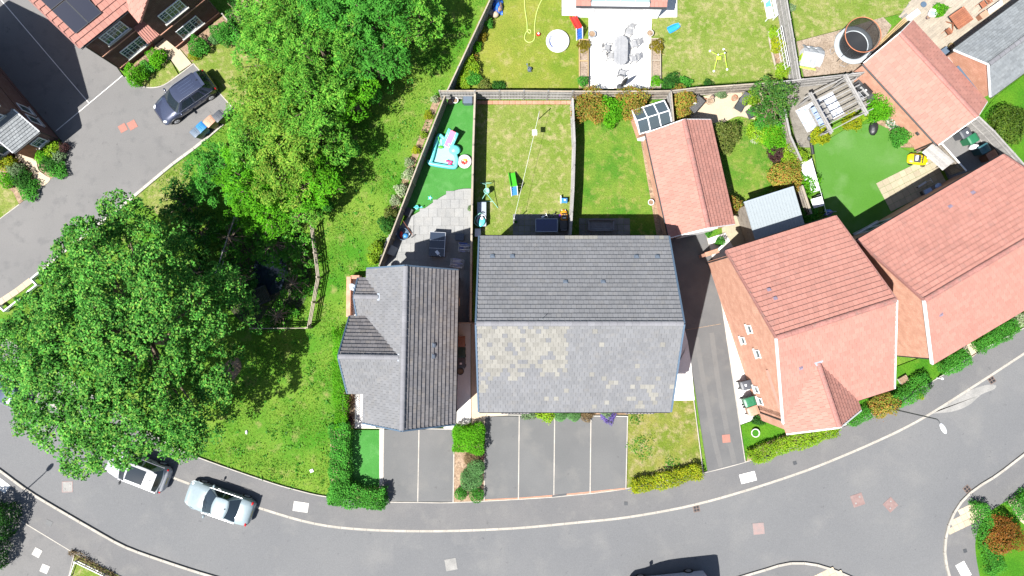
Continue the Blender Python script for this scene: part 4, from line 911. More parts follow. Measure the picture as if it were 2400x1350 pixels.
# low brick wall and dish on the west side of the brown-grey house
def west_wall():
    q = [P(816, 649, .9), P(816, 742, .9)]; t = thing('garden_wall', 'low pale-brick wall beside the small west gable', 'wall', (q[1].x, q[1].y, 0))
    L = q[0].y - q[1].y; mb = MB(); mb.box((0, L / 2, .42), (.24, L, .84)); mb.box((.42, L + .0, .42), (.6, .24, .838)); mb.build('brickwork', 'brick_pale', t)
    mb = MB(); mb.box((0, L / 2, .87), (.29, L + .04, .06)); mb.build('coping', 'brick_red', t)
    d = thing('satellite_dish', 'grey satellite dish beside the small west gable', 'satellite dish', (*P(827, 672, 4.4), 4.3))
    mb = MB(); rows = []
    for r in (0, .12, .22, .29):
        rows.append([(math.cos(a) * r, math.sin(a) * r * .9, .06 * (r / .29) ** 2) for a in [6.2832 * k / 16 for k in range(17)]])
    mb.grid(rows, flip=True); mb.grid([[(x, y, z - .012) for x, y, z in r] for r in rows]); o = mb.build('dish', 'lead', d); o.rotation_euler = (.5, -.5, 0)
    mb = MB(); mb.tube([(0, 0, 0), (.18, .08, -.1), (.5, .1, -.1)], .02); mb.build('bracket', 'steel', d)
    mb = MB(); mb.tube([(0, 0, .02), (-.12, -.2, .25)], .012); mb.box((-.12, -.2, .26), (.06, .06, .06)); mb.build('feed_arm', 'steel', d)
west_wall()
# ------------------------------------------------------------------ trees, hedges, shrubs
def pip(x, y, poly):
    c = False; j = len(poly) - 1
    for i in range(len(poly)):
        if (poly[i][1] > y) != (poly[j][1] > y) and x < (poly[j][0] - poly[i][0]) * (y - poly[i][1]) / (poly[j][1] - poly[i][1]) + poly[i][0]: c = not c
        j = i
    return c
def edge_d(x, y, poly):
    best = 1e9
    for i in range(len(poly)):
        ax, ay = poly[i]; bx, by = poly[(i + 1) % len(poly)]; dx, dy = bx - ax, by - ay
        t = max(0, min(1, ((x - ax) * dx + (y - ay) * dy) / (dx * dx + dy * dy + 1e-9))); best = min(best, math.hypot(x - ax - t * dx, y - ay - t * dy))
    return best
def big_tree(name, label, outline, zc, top, low, trunk_px, n_clump, per, leaf, mat, cr=(.55, 1.1), group=None, bough=(.8, 1.5), asp=.62, align=False):
    """crown filling an outline surveyed at height zc, from low to top metres, on a trunk with limbs"""
    poly = [tuple(P(x, y, zc)) for x, y in outline]; xs = [p[0] for p in poly]; ys = [p[1] for p in poly]
    b = P(*trunk_px); t = thing(name, label, 'tree', (b.x, b.y, 0), 0, group)
    ds = max(edge_d(x, y, poly) for x in np.linspace(min(xs), max(xs), 14) for y in np.linspace(min(ys), max(ys), 14) if pip(x, y, poly))
    # boughs: rounded sub-crowns over the dome; leaf clumps sit on their upper sides, a few fill in below
    def dome(x, y):
        q = min(1, edge_d(x, y, poly) / ds); return math.sqrt(max(0, 2 * q - q * q))
    C = []; B = []; tries = 0; br = bough; nb = max(3, int(abs(sum(poly[i][0] * poly[i - 1][1] - poly[i - 1][0] * poly[i][1] for i in range(len(poly)))) / 2 / (math.pi * (.5 * (br[0] + br[1])) ** 2) * 1.55))
    while len(B) < nb and tries < nb * 60:
        tries += 1; x, y, r = random.uniform(min(xs), max(xs)), random.uniform(min(ys), max(ys)), random.uniform(*br)
        if not pip(x, y, poly) or edge_d(x, y, poly) < r * .35 or any(math.hypot(x - b_[0], y - b_[1]) < (r + b_[3]) * .55 for b_ in B): continue
        d = dome(x, y); B.append((x, y, zc + (top - zc) * d - r * .7 - random.uniform(0, .22) * (top - low), r))
    for _ in range(n_clump):
        if random.random() < .80:
            x, y, z, r = random.choices(B, [b_[3] ** 2 for b_ in B])[0]; a = random.uniform(0, 6.2832); u = random.uniform(-.15, 1); h_ = math.sqrt(1 - u * u)
            C.append((x + r * h_ * math.cos(a), y + r * h_ * math.sin(a), max(low * .6, z + r * .85 * u), random.uniform(*cr)))
        else:
            for _ in range(30):
                x, y = random.uniform(min(xs), max(xs)), random.uniform(min(ys), max(ys))
                if pip(x, y, poly): break
            d = dome(x, y); C.append((x, y, max(.1, zc + (top - zc) * d - random.uniform(.28, .6) * (top - low)), random.uniform(*cr) * 1.2))
    pts = []; out = []; AX = []
    for x, y, z, r in C:
        k = int(per * (r / cr[1]) ** 1.5) + 4
        d = RNG.normal(size=(k, 3)); d /= np.linalg.norm(d, axis=1)[:, None]; d[:, 2] = np.where(RNG.random(k) < .75, np.abs(d[:, 2]), d[:, 2])
        rr = r * RNG.uniform(.45, 1.0, k) ** .6
        pts.append(np.array([x - b.x, y - b.y, z]) + d * rr[:, None] * np.array([1, 1, .6])); out.append(d); ca = RNG.normal(size=3) * np.array([1, 1, .3]); AX.append(np.tile(ca / np.linalg.norm(ca), (k, 1)))
    pts = np.vstack(pts); out = np.vstack(out); pts[:, 2] = np.maximum(pts[:, 2], .05)
    leaf_mesh('crown', pts, leaf, mat, .3, asp, out * .6, t, axis=np.vstack(AX) if align else None)
    mb = MB(); zt = max(low + 1.2, zc * .55); R0 = .05 * top ** .8 + .02
    mb.tube([(0, 0, 0), (.1 * R0, 0, zt * .5), (.3 * R0, .2 * R0, zt)], [R0 * 1.35, R0, R0 * .8], 9)
    for x, y, z, r in random.sample(C, min(len(C), 26)):
        e = Vector((x - b.x, y - b.y, z - .1)); s = Vector((.3 * R0, .2 * R0, zt * random.uniform(.7, 1.0))); m_ = s.lerp(e, .5) + Vector((random.gauss(0, .2), random.gauss(0, .2), .25))
        mb.tube([s, m_, e], [R0 * .45, R0 * .25, .02], 5)
    mb.build('trunk', 'bark', t, smooth=True)
    return t
def circle(cx, cy, r, n=18, jit=.16, sq=1.0, rot=0):
    ph = [random.uniform(0, 6.28) for _ in range(3)]; o = []
    for i in range(n):
        a = 6.2832 * i / n; q = r * (1 + jit * math.sin(3 * a + ph[0]) * .6 + jit * math.sin(5 * a + ph[1]) * .5 + random.uniform(-jit, jit) * .4)
        x, y = rot2(q * math.cos(a), q * sq * math.sin(a), rot); o.append((cx + x, cy + y))
    return o
OAK = [(4, 845), (12, 785), (40, 745), (90, 715), (120, 668), (150, 640), (138, 585), (150, 555), (185, 545), (205, 515), (238, 505), (248, 472), (285, 460), (322, 470), (330, 505),
       (352, 492), (372, 520), (400, 545), (440, 560), (470, 600), (520, 640), (560, 665), (582, 690), (565, 740), (572, 775), (540, 800), (545, 850), (515, 880), (520, 915), (498, 960), (512, 1000),
       (480, 1035), (430, 1068), (385, 1052), (362, 1085), (330, 1066), (290, 1090), (262, 1072), (215, 1092), (172, 1078), (150, 1045), (110, 1058), (78, 1025), (76, 985), (66, 945), (52, 905), (28, 872)]
big_tree('oak_tree', 'huge spreading oak beside the road, over two parked cars', OAK, 5.6, 10.5, 2.6, (405, 795), 2300, 46, .165, 'leaf_oak', (.24, .46), bough=(.75, 1.5))
belt = [  # px, py, r, height, leaf, look
    (1, 668, 22, 92, 6.5, 'leaf_willow', 'leafy tree overhanging the bare earth patch at the head of the belt'),
    (2, 770, 30, 88, 7.0, 'leaf_bluegreen', 'deep green tree in the upper middle of the belt'),
    (3, 872, 20, 92, 7.2, 'leaf_bluegreen', 'tall green tree on the meadow corner of the belt, opposite the blue tarpaulin'),
    (4, 948, 40, 78, 5.5, 'leaf_willow', 'rounded tree reaching out over the meadow grass'),
    (5, 660, 130, 92, 6.6, 'leaf_willow', 'pale willow beside the lawn of the dark brown brick house'),
    (6, 760, 132, 86, 7.2, 'leaf_willow', 'bright willow in the heart of the belt'),
    (7, 868, 128, 76, 6.4, 'leaf_bluegreen', 'dark shaded tree above the two saplings'),
    (8, 640, 236, 88, 6.2, 'leaf_gold', 'golden-green willow facing the parked navy car'),
    (9, 735, 232, 84, 6.8, 'leaf_willow', 'fresh green willow between the golden one and the saplings'),
    (10, 815, 222, 58, 5.0, 'leaf_bright', 'bright lime-green small tree on the meadow edge'),
    (11, 604, 322, 74, 5.2, 'leaf_willow', 'willow leaning over the wheelie bins on the drive'),
    (12, 676, 330, 84, 6.0, 'leaf_gold', 'yellowish willow in the lower belt'),
    (13, 752, 322, 66, 4.8, 'leaf_willow', 'green willow next to the lower sapling'),
    (14, 512, 405, 68, 3.6, 'leaf_bluegreen', 'blue-green bushy tree by the drive kerb'),
    (15, 590, 425, 76, 4.4, 'leaf_bright', 'bright green tree just north of the fenced pond'),
    (16, 668, 425, 70, 5.0, 'leaf_gold', 'golden tree north of the fenced pond'),
    (17, 738, 425, 62, 4.2, 'leaf_bright', 'light green tree on the meadow side above the pond fence'),
    (18, 632, 498, 62, 3.2, 'leaf_bright', 'small bright tree leaning over the top of the pond'),
    (19, 704, 506, 42, 2.4, 'leaf_willow', 'low green tree at the upper end of the pond rail fence')]
leafm('leaf_gold', [(.05, .15, .012), (.09, .21, .018), (.14, .25, .026), (.19, .25, .034)], .3, .7)
for i, x, y, r, hgt, mt, lab in belt:
    zc = hgt * .62; k = (CAM_H - zc) / CAM_H; g = ((x - 1200) * k + 1200, (y - 755) * k + 755)
    a_ = (r / 38) ** 2 * 3.14
    big_tree('willow_tree' if mt in ('leaf_willow', 'leaf_gold') else 'broadleaf_tree', lab, circle(x, y, r), zc, hgt, .5, g, int(a_ * 17), 38, .18, mt, (.2, .42), bough=(.5, 1.0), asp=.38, align=True)
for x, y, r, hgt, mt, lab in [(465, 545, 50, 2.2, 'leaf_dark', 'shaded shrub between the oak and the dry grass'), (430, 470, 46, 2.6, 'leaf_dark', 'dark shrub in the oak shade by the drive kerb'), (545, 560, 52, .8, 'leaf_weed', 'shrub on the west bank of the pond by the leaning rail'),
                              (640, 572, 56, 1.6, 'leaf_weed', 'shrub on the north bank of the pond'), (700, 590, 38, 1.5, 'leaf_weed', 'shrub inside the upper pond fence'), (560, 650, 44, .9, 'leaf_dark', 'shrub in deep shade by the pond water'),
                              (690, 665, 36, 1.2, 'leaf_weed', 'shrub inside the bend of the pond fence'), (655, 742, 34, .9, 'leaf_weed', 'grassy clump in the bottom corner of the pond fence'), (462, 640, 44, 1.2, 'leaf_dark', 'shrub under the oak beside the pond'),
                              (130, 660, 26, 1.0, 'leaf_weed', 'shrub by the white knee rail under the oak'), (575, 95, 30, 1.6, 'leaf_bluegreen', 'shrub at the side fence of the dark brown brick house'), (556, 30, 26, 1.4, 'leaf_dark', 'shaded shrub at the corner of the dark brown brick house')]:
    zc = hgt * .6; k = (CAM_H - zc) / CAM_H; a_ = (r / 35) ** 2 * 3.14
    big_tree('shrub', lab, circle(x, y, r), zc, hgt, .1, ((x - 1200) * k + 1200, (y - 755) * k + 755), int(a_ * 9) + 6, 40, .15, mt, (.18, .36), bough=(.25, .5))['category'] = 'shrub'
def sapling(x, y, hgt, r, label):
    b = P(x, y); t = thing('sapling', label, 'tree', (b.x, b.y, 0)); mb = MB(); mb.tube([(0, 0, 0), (.03, .02, hgt * .6), (0, 0, hgt * .95)], [.04, .03, .012], 6)
    for k in range(7): a = k * 2.4; z = hgt * (.4 + .07 * k); mb.tube([(.02, .01, z), (math.cos(a) * r * .7, math.sin(a) * r * .7, z + .35)], [.015, .006], 4)
    mb.build('trunk', 'bark', t)
    n = 1300; z = RNG.uniform(.35, 1.0, n); w = np.sin((z - .3) / .7 * 3.0) * .9 + .08; a = RNG.uniform(0, 6.283, n); q = r * w * RNG.uniform(.2, 1, n) ** .5
    leaf_mesh('crown', np.stack([q * np.cos(a), q * np.sin(a), z * hgt], 1), .13, 'leaf_bluegreen', .2, .45, None, t)
sapling(890, 247, 3.5, .62, 'slim young tree in the meadow nearer the tall belt trees'); sapling(843, 366, 3.3, .6, 'slim young tree in the meadow beside the lower willows'); sapling(782, 492, 2.6, .4, 'slim young tree in the meadow above the pond rail fence')
def hedge(label, px, py, L, W, Hh, rz, mat, dens=420, leaf=.10, name='hedge', cat='hedge', solid=.3):
    z = Hh * .5; b = P(px, py, Hh * .8); t = thing(name, label, cat, (b.x, b.y, .1), rz); n = int((L * W + (L + W) * Hh) * dens)
    p, nn = box_points(n, (L, W, Hh), solid); leaf_mesh('foliage', p, leaf, mat, .25, .6, nn * .5, t)
    mb = MB()
    for i in range(max(2, int(L / .45))):
        x = -L / 2 + L * (i + .5) / max(2, int(L / .45)); mb.tube([(x, 0, -.05), (x + .03, .02, Hh * .7)], [.025, .012], 5)
    mb.build('stem', 'bark', t); return t
def shrub(label, px, py, r, Hh, mat, leaf=.10, dens=650, name='shrub', cat='shrub', sq=1.0, rz=0, z0=.11, solid=.35):
    rr = r / 34.5; b = P(px, py, z0 + Hh * .6); t = thing(name, label, cat, (b.x, b.y, z0), rz); n = int(dens * (3.14 * rr * rr * sq + 2.2 * rr * Hh)) + 60
    neat = 'clipped' in label or mat == 'leaf_topiary'
    if neat: leaf = .07; n = int(n * 1.5)
    p, d = blob_points(n, (rr, rr * sq, Hh / 2), None, solid, neat); leaf_mesh('foliage', p, leaf, mat, .25, .55, d * .7, t)
    mb = MB()
    for k in range(3): a = k * 2.1; mb.tube([(0, 0, -.03), (math.cos(a) * rr * .4, math.sin(a) * rr * .4, Hh * .65)], [.022, .01], 5)
    mb.build('stem', 'bark', t); return t
R_ = math.radians
# hedges along the street and houses
hedge('narrow green hedge along the meadow side of the west-gabled house', 797, 890, 6.6, .85, 1.1, R_(92), 'leaf_bright')
hedge('loose hedge between the meadow and the square front turf', 797, 1075, 4.6, 1.25, 1.3, R_(92), 'leaf_bluegreen', leaf=.13)
hedge('loose hedge along the pavement end of the square front turf', 836, 1164, 3.7, 1.35, 1.2, R_(-4), 'leaf_bluegreen', leaf=.13)
hedge('clipped bright green box hedge between the two sets of parking bays', 1098, 1028, 2.0, 1.75, 1.15, 0, 'leaf_bright', dens=700, leaf=.09, solid=.2)
hedge('yellow-green hedge along the front lawn of the grey pair', 1563, 1124, 4.6, .95, .8, R_(13), 'leaf_yellow', dens=520)
hedge('green hedge with yellow tips in front of the front-gabled house', 1862, 1037, 6.0, 1.0, .8, R_(18), 'leaf_lime', dens=520)
hedge('trimmed green hedge between the front path and the pointed gable', 2012, 977, 1.5, .75, .85, R_(30), 'leaf_bluegreen', dens=620, leaf=.08)
hedge('long trimmed hedge beside the street lamp', 2136, 917, 2.75, 1.15, .95, R_(34), 'leaf_bluegreen', dens=560, leaf=.085)
hedge('trimmed hedge by the front path of the long terracotta house', 2240, 850, 2.0, 1.0, .95, R_(33), 'leaf_bluegreen', dens=560, leaf=.085)
hedge('trimmed hedge beside the white flowers at the long terracotta house', 2338, 788, 3.0, .95, .95, R_(33), 'leaf_bluegreen', dens=560, leaf=.085)
hedge('curving clipped hedge on the junction corner', 2316, 1262, 4.7, 1.0, .9, R_(103), 'leaf_bluegreen', dens=520, leaf=.09)
hedge('short clipped hedge across the path from the bronze shrub', 2402, 1182, 1.6, 1.2, .9, R_(40), 'leaf_bluegreen', dens=520, leaf=.09)
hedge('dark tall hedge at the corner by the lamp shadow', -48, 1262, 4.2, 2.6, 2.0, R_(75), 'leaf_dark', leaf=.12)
hedge('low hedge along the white fence at the corner plot', 215, 1322, 3.2, .4, .3, R_(-28), 'leaf_brown', leaf=.09)
for a in [
 ('bronze-leaved round shrub on the junction lawn', 2356, 1258, 42, 1.7, 'leaf_orange'), ('orange and green shrub at the foot of the street lamp', 2072, 946, 34, 1.3, 'leaf_photinia'),
 ('yellow flower clump on the pavement by the lamp hedge', 2158, 930, 8, .3, 'leaf_yellow'), ('white-flowered shrub at the end of the long house hedges', 2393, 748, 17, .7, 'flower_white'),
 ('brown shrub behind the clipped box hedge in the bay bed', 1105, 1074, 18, .6, 'leaf_brown'), ('dry brown plant beside the brown shrub in the bay bed', 1126, 1066, 12, .45, 'leaf_purple'),
 ('pale clipped dome, upper one in the bay bed', 1115, 1097, 21, .8, 'leaf_topiary'), ('broad pale clipped cushion in the middle of the bay bed', 1104, 1124, 27, .75, 'leaf_topiary'),
 ('small dark clipped oval at the pavement end beside the brown bays', 1080, 1158, 15, .7, 'leaf_bluegreen'), ('tilted dark clipped oval at the pavement end beside the grey bays', 1117, 1161, 18, .75, 'leaf_bluegreen'),
 ('grey-green lavender by the left door of the grey pair', 1238, 968, 17, .5, 'leaf_sage'), ('square green shrub in the front bed of the grey pair', 1280, 968, 21, .65, 'leaf_lime'),
 ('pale green domed shrub next to the square green one', 1313, 971, 17, .55, 'leaf_topiary'), ('pale green domed shrub next to the brown one', 1345, 971, 17, .55, 'leaf_topiary'), ('brown domed shrub in the front bed of the grey pair', 1376, 971, 17, .6, 'leaf_brown'),
 ('grey-leaved shrub behind the violet lavender', 1422, 964, 15, .6, 'leaf_sage'), ('violet-flowered lavender in the front bed of the grey pair', 1426, 975, 18, .4, 'flower_violet'),
 ('dark weed clump on the front lawn of the grey pair', 1505, 1046, 30, .18, 'leaf_weed'), ('small weed clump on the front lawn of the grey pair', 1574, 1087, 18, .12, 'leaf_weed'), ('tuft on the front lawn close under the grey roof', 1492, 980, 16, .25, 'leaf_weed'),
 ('bush at the corner of the front-gabled house by the bins', 1779, 984, 14, .5, 'leaf_dark'),
 # west edge planting by the dark brown brick house
 ('glossy bush at the front corner of the dark brown brick house', 316, 174, 25, 1.3, 'leaf_bright'), ('sage green bush under the front window of the brown brick house', 342, 158, 17, .8, 'leaf_bluegreen'), ('leafy bush by the porch of the brown brick house', 365, 134, 22, 1.0, 'leaf_bright'), ('small yellow-flowered plant by the cream front path', 362, 146, 8, .4, 'leaf_yellow'),
 ('leafy bush under the gable window of the brown brick house', 462, 108, 24, 1.1, 'leaf_bluegreen'), ('yellow bush beside the cream front path', 452, 130, 12, .6, 'leaf_yellow'), ('dark bush under the wide gable of the brown brick house', 522, 76, 27, 1.4, 'leaf_bluegreen'), ('round clipped bush in the gable bed', 500, 92, 12, .6, 'leaf_topiary'),
 # beds by the lean-to porch house
 ('yellow bush under the lean-to window', 121, 346, 19, .9, 'leaf_lime'), ('green bush next to the yellow one by the lean-to', 97, 366, 17, .8, 'leaf_bright'), ('olive bush in the corner bed by the lean-to', 112, 384, 21, .8, 'leaf_dark'), ('silver-green bush at the bed corner by the drive', 136, 366, 15, .7, 'leaf_sage'),
 ('feathery green plant along the drive edge, corner bed', 134, 398, 22, .6, 'leaf_bluegreen'), ('dark plant behind the corner bed kerb', 148, 345, 12, .7, 'leaf_purple'),
 ('yellow bush by the front door of the lean-to house', 12, 380, 20, .9, 'leaf_yellow'), ('silver-green bush by the cream path of the lean-to house', 35, 398, 20, .8, 'leaf_sage'), ('olive bush by the cream path of the lean-to house', 50, 420, 24, .8, 'leaf_dark'), ('feathery green plant along the drive edge beyond the path', 66, 444, 26, .6, 'leaf_bluegreen'), ('bright green bush at the lawn end of the path bed', 16, 420, 20, .7, 'leaf_bright'),
 # back garden shrubs
 ('red and green photinia in the corner of the middle garden', 1384, 247, 42, 1.9, 'leaf_photinia'), ('bright green shrub between the two photinias', 1434, 258, 34, 1.7, 'leaf_bright'), ('red-tipped photinia over the cold greenhouse', 1482, 236, 38, 1.9, 'leaf_photinia'),
 ('red-tipped photinia by the black mesh table', 1600, 230, 28, 1.5, 'leaf_photinia'), ('lower photinia by the end of the greenhouse', 1600, 266, 22, 1.2, 'leaf_photinia'),
 ('olive shrub against the garage wall at the patio edge', 1700, 318, 36, 1.8, 'leaf_olive'), ('green shrub bed beside the round patio', 1795, 300, 40, 1.1, 'leaf_lime'), ('white-flowered clump in the lawn border', 1775, 322, 14, .6, 'flower_white'), ('lime shrub over the patio loungers', 1762, 228, 20, 1.0, 'leaf_lime'),
 ('dense green shrub along the side fence', 1818, 318, 36, 1.3, 'leaf_bright'), ('dark purple smoke bush by the fence', 1820, 360, 19, 1.1, 'leaf_purple'), ('lime yellow feathery shrub by the purple bush', 1860, 368, 30, 1.5, 'leaf_lime'), ('orange and green photinia above the pale shed roof', 1846, 410, 38, 1.8, 'leaf_photinia'),
 ('fern-like green shrub by the white fence cloths', 1898, 430, 26, 1.2, 'leaf_bright'), ('green plant in the dark corner behind the shed', 1898, 505, 22, .8, 'leaf_bluegreen'), ('red-tipped shrub at the side of the pale shed roof', 1716, 480, 23, 1.5, 'leaf_photinia'),
 ('climber-like narrow plant at the garage corner', 1689, 566, 10, 1.2, 'leaf_bluegreen'), ('small plant at the garage door corner', 1660, 548, 7, .4, 'leaf_bluegreen'),
 ('green bush beside the pergola and barbecue', 2070, 250, 33, 1.5, 'leaf_bright'), ('white-flowered ground cover against the garage wall', 2108, 285, 26, .4, 'leaf_whitefl'), ('conical green bush by the garage wall lamp', 2112, 320, 22, 1.1, 'leaf_bluegreen'), ('yellow shrub along the pergola edge', 1998, 285, 22, .7, 'leaf_yellow'), ('yellow-orange shrub at the pergola post', 1923, 318, 22, .9, 'leaf_yellow'),
 ('yellow shrub next to the barbecue end of the pergola edge', 2022, 272, 14, .5, 'leaf_lime'), ('big rounded bush on the lawn beyond the boarded fence', 2376, 290, 44, 2.2, 'leaf_olivegreen'),
 # north garden borders
 ('green border shrub at the raised planter by the white patio', 1367, 190, 13, .8, 'leaf_bluegreen'), ('gold grass tuft in the left raised planter', 1368, 107, 15, .6, 'leaf_gold2'), ('gold grass tuft in the right raised planter', 1540, 107, 17, .6, 'leaf_gold2'), ('bright shrub at the foot of the right raised planter', 1538, 190, 13, .8, 'leaf_bright'),
 ('dark shrub by the north fence beside the right planter', 1575, 192, 22, .7, 'leaf_dark'), ('green shrub on the north fence line', 1605, 194, 16, .6, 'leaf_bluegreen'), ('low shrub at the fence by the sprinkler toy lawn', 1660, 196, 12, .4, 'leaf_dark'),
 ('yellow shrubs in the long side bed', 1825, 105, 18, .8, 'leaf_yellow'), ('green shrub at the top of the side bed', 1815, 75, 14, .6, 'leaf_lime'), ('pale shrub at the bottom of the side bed', 1835, 165, 18, .7, 'leaf_lime'),
 ('large-leaved yellow-green plant in the fence corner', 1102, 155, 21, 1.0, 'leaf_lime'), ('green fern in the fence corner border', 1085, 178, 20, .8, 'leaf_lime'), ('dark green shrub in the corner border', 1108, 182, 18, .8, 'leaf_bluegreen'), ('yellowish plant at the foot of the north fence', 1092, 200, 12, .5, 'leaf_lime'), ('mixed shrub at the foot of the north fence', 1135, 200, 15, .5, 'leaf_olive'), ('dark shrub at the foot of the north fence', 1170, 202, 15, .4, 'leaf_dark'),
 ('orange-yellow border plant by the side fence', 1132, 86, 10, .5, 'leaf_gold2'), ('pale green border plant by the side fence', 1118, 108, 12, .6, 'leaf_bright'), ('green bush under the blue tarpaulin', 1146, 55, 10, .7, 'leaf_bluegreen'), ('orange plant in the corner border', 1113, 132, 8, .4, 'leaf_photinia'),
 ('grey-white bush by the fence of the trampoline garden', 1856, 18, 9, .5, 'leaf_sage'), ('leafy potted fern on the timber terrace', 2205, 22, 16, .7, 'leaf_bright'),
 # plants along the outside of the long garden fence
 ('yellow plant at the top of the meadow-side fence bed', 1004, 270, 11, .5, 'leaf_yellow'), ('yellow bloom on the meadow-side fence bed by the paddling pool', 974, 352, 10, .5, 'leaf_yellow'), ('lime plant on the meadow-side fence bed', 992, 315, 9, .4, 'leaf_lime'), ('white-flowered plant, upper one on the fence bed', 958, 380, 11, .5, 'flower_white'),
 ('broad white-flowered plant on the fence bed', 958, 408, 15, .6, 'flower_white'), ('white-flowered plant lower on the fence bed', 938, 445, 14, .6, 'flower_white'), ('loose white-flowered plant above the dark bush', 925, 470, 12, .5, 'flower_white'), ('dark bush outside the patio fence', 905, 525, 20, .9, 'leaf_dark'), ('olive bush outside the patio fence', 915, 500, 16, .7, 'leaf_olive'),
 ('lime bush outside the fence end near the roof corner', 882, 580, 16, .9, 'leaf_lime'), ('bright lime bush against the north-west roof corner', 874, 605, 14, .8, 'leaf_lime'), ('pale weed plant at the top corner of the long fence', 1018, 232, 9, .4, 'flower_white'),
 ('dry shrub in the railed strip by the white path', 813, 945, 14, .6, 'leaf_brown'), ('dark shrub in the railed strip by the white path', 815, 985, 12, .6, 'leaf_purple'), ('hanging plant on the patio side fence', 1102, 488, 6, 1.0, 'leaf_sage'), ('pale leafy plant by the patio fence of the round patio garden', 1690, 216, 14, .6, 'leaf_sage'),
]:
    if a[5] == 'leaf_olive' and 'leaf_olive' not in MATS:
        leafm('leaf_olive', [(.05, .08, .014), (.085, .115, .02), (.12, .125, .03)])
    if a[5] == 'leaf_whitefl' and 'leaf_whitefl' not in MATS: leafm('leaf_whitefl', [(.02, .09, .02), (.03, .11, .03), (.5, .5, .48), (.03, .10, .03)])
    if a[5] == 'leaf_olivegreen' and 'leaf_olivegreen' not in MATS: leafm('leaf_olivegreen', [(.03, .07, .008), (.055, .105, .010), (.085, .13, .016)])
    if a[5] == 'leaf_gold2' and 'leaf_gold2' not in MATS: leafm('leaf_gold2', [(.10, .09, .008), (.15, .125, .008), (.19, .15, .012)])
    lf = .075 if a[5] in ('leaf_topiary', 'leaf_brown', 'flower_violet') or a[3] < 14 else .11
    de = 950 if lf < .1 else 600
    if 'weed clump' in a[0] or a[0].startswith('tuft'): de = 110; a = (*a[:4], .1, a[5])
    shrub(*a, leaf=lf, dens=de)
for x, y, r, hgt, mt, lab in [(1812, 232, 52, 3.2, 'leaf_willow2', 'feathery garden tree at the corner of the round patio'), (1795, 268, 34, 2.4, 'leaf_bluegreen', 'small dark green tree behind the loungers')]:
    if mt == 'leaf_willow2': leafm('leaf_willow2', [(.02, .08, .012), (.04, .115, .018), (.08, .15, .02)], .3)
    zc = hgt * .6; k = (CAM_H - zc) / CAM_H; a_ = (r / 36) ** 2 * 3.14
    big_tree('garden_tree', lab, circle(x, y, r), zc, hgt, .5, ((x - 1200) * k + 1200, (y - 755) * k + 755), int(a_ * 11), 50, .12, mt, (.2, .36), bough=(.3, .6))
# rough grass and weeds of the meadow, verge grass round the pond: nobody could count it
def meadow():
    poly = [(1145, -20), (1030, 225), (900, 600), (790, 760), (790, 1000), (772, 1160), (691, 1146), (600, 1118), (420, 1048), (250, 965), (60, 832), (0, 775), (40, 705), (90, 660), (470, 340), (600, 230), (610, -20)]
    pl = [tuple(P(*q)) for q in poly]; X = [p[0] for p in pl]; Y = [p[1] for p in pl]; pts = []
    while len(pts) < 60000:
        x, y = random.uniform(min(X), max(X)), random.uniform(min(Y), max(Y))
        if pip(x, y, pl) and (math.sin(x * 1.3 + 2 * math.sin(y * .7)) + math.sin(y * 1.7 + x * .4) + random.gauss(0, 1.1)) > -.3: pts.append((x, y, ground_z(x, y) + random.uniform(.0, .06)))
    stuff(leaf_mesh('meadow_grass', pts, .15, 'grass_blade', .05, .22)); o = bpy.data.objects['meadow_grass']; o['label'] = 'rough meadow grass between the tree belt and the gardens'; o['category'] = 'grass'
    w = []
    for _ in range(1500):
        x, y = random.uniform(min(X), max(X)), random.uniform(min(Y), max(Y))
        if not pip(x, y, pl): continue
        k = random.randint(5, 16); s = random.uniform(.06, .22)
        for _ in range(k): w.append((x + random.gauss(0, s), y + random.gauss(0, s), ground_z(x, y) + random.uniform(.02, .16)))
    o = stuff(leaf_mesh('meadow_weeds', w, .13, 'leaf_weed', .5, .55)); o['label'] = 'broad-leaved weeds scattered through the meadow'; o['category'] = 'weeds'
meadow()
glassm('glass_navy', (.014, .022, .075), .1)
plain('toy_bluebright', (.02, .20, .50), .35)
# ------------------------------------------------------------------ fences, walls, garden things
def fence(label, pts, z=1.8, face='wood_fence', cap='wood_pale', style='boards', panel=1.83, capw=.09, group=None, posts=True):
    """panel fence along the surveyed line of its top: posts, a boarded panel and a capping rail for every bay"""
    q = [P(x, y, z) for x, y in pts]; t = thing('garden_fence', label, 'fence', (q[0].x, q[0].y, 0)); o = q[0]
    for a, b in zip(q, q[1:]):
        L = (b - a).length; n = max(1, round(L / panel)); d = (b - a) / n; ang = math.atan2(d.y, d.x); u = d.normalized(); w = Vector((-u.y, u.x))
        for i in range(n):
            s = a + d * i - o; e = s + d; m = (s + e) / 2; l = d.length
            mb = MB()
            if style == 'boards':
                k = int(l / .105)
                for j in range(k):
                    c = s + d * ((j + .5) / k); mb.box((c.x + w.x * (.012 if j % 2 else -.008), c.y + w.y * (.012 if j % 2 else -.008), z / 2 - .02), (l / k * 1.05, .02, z - .1), ang)
            else:
                k = 10
                for j in range(k): mb.box((m.x + w.x * .012 * (j % 2), m.y + w.y * .012 * (j % 2), .1 + (z - .14) * (j + .5) / k), (l - .08, .022, (z - .14) / k * .96), ang)
            pn = mb.build('panel', face, t)
            for zz in (.35, z * .5, z - .3):
                mb = MB(); mb.box((m.x - w.x * .045, m.y - w.y * .045, zz), (l - .06, .045, .07), ang); mb.build('rail', face, pn)
            mb = MB(); mb.box((m.x, m.y, z + .0), (l - .02, capw, .035), ang); mb.build('cap_rail', cap, t)
        for i in range(n + 1):
            if posts and (i < n or b is q[-1]):
                c = a + d * i - o; mb = MB(); mb.box((c.x, c.y, z / 2 + .02), (.1, .1, z + .08), ang); mb.build('post', cap if style != 'boards' else face, t)
    return t
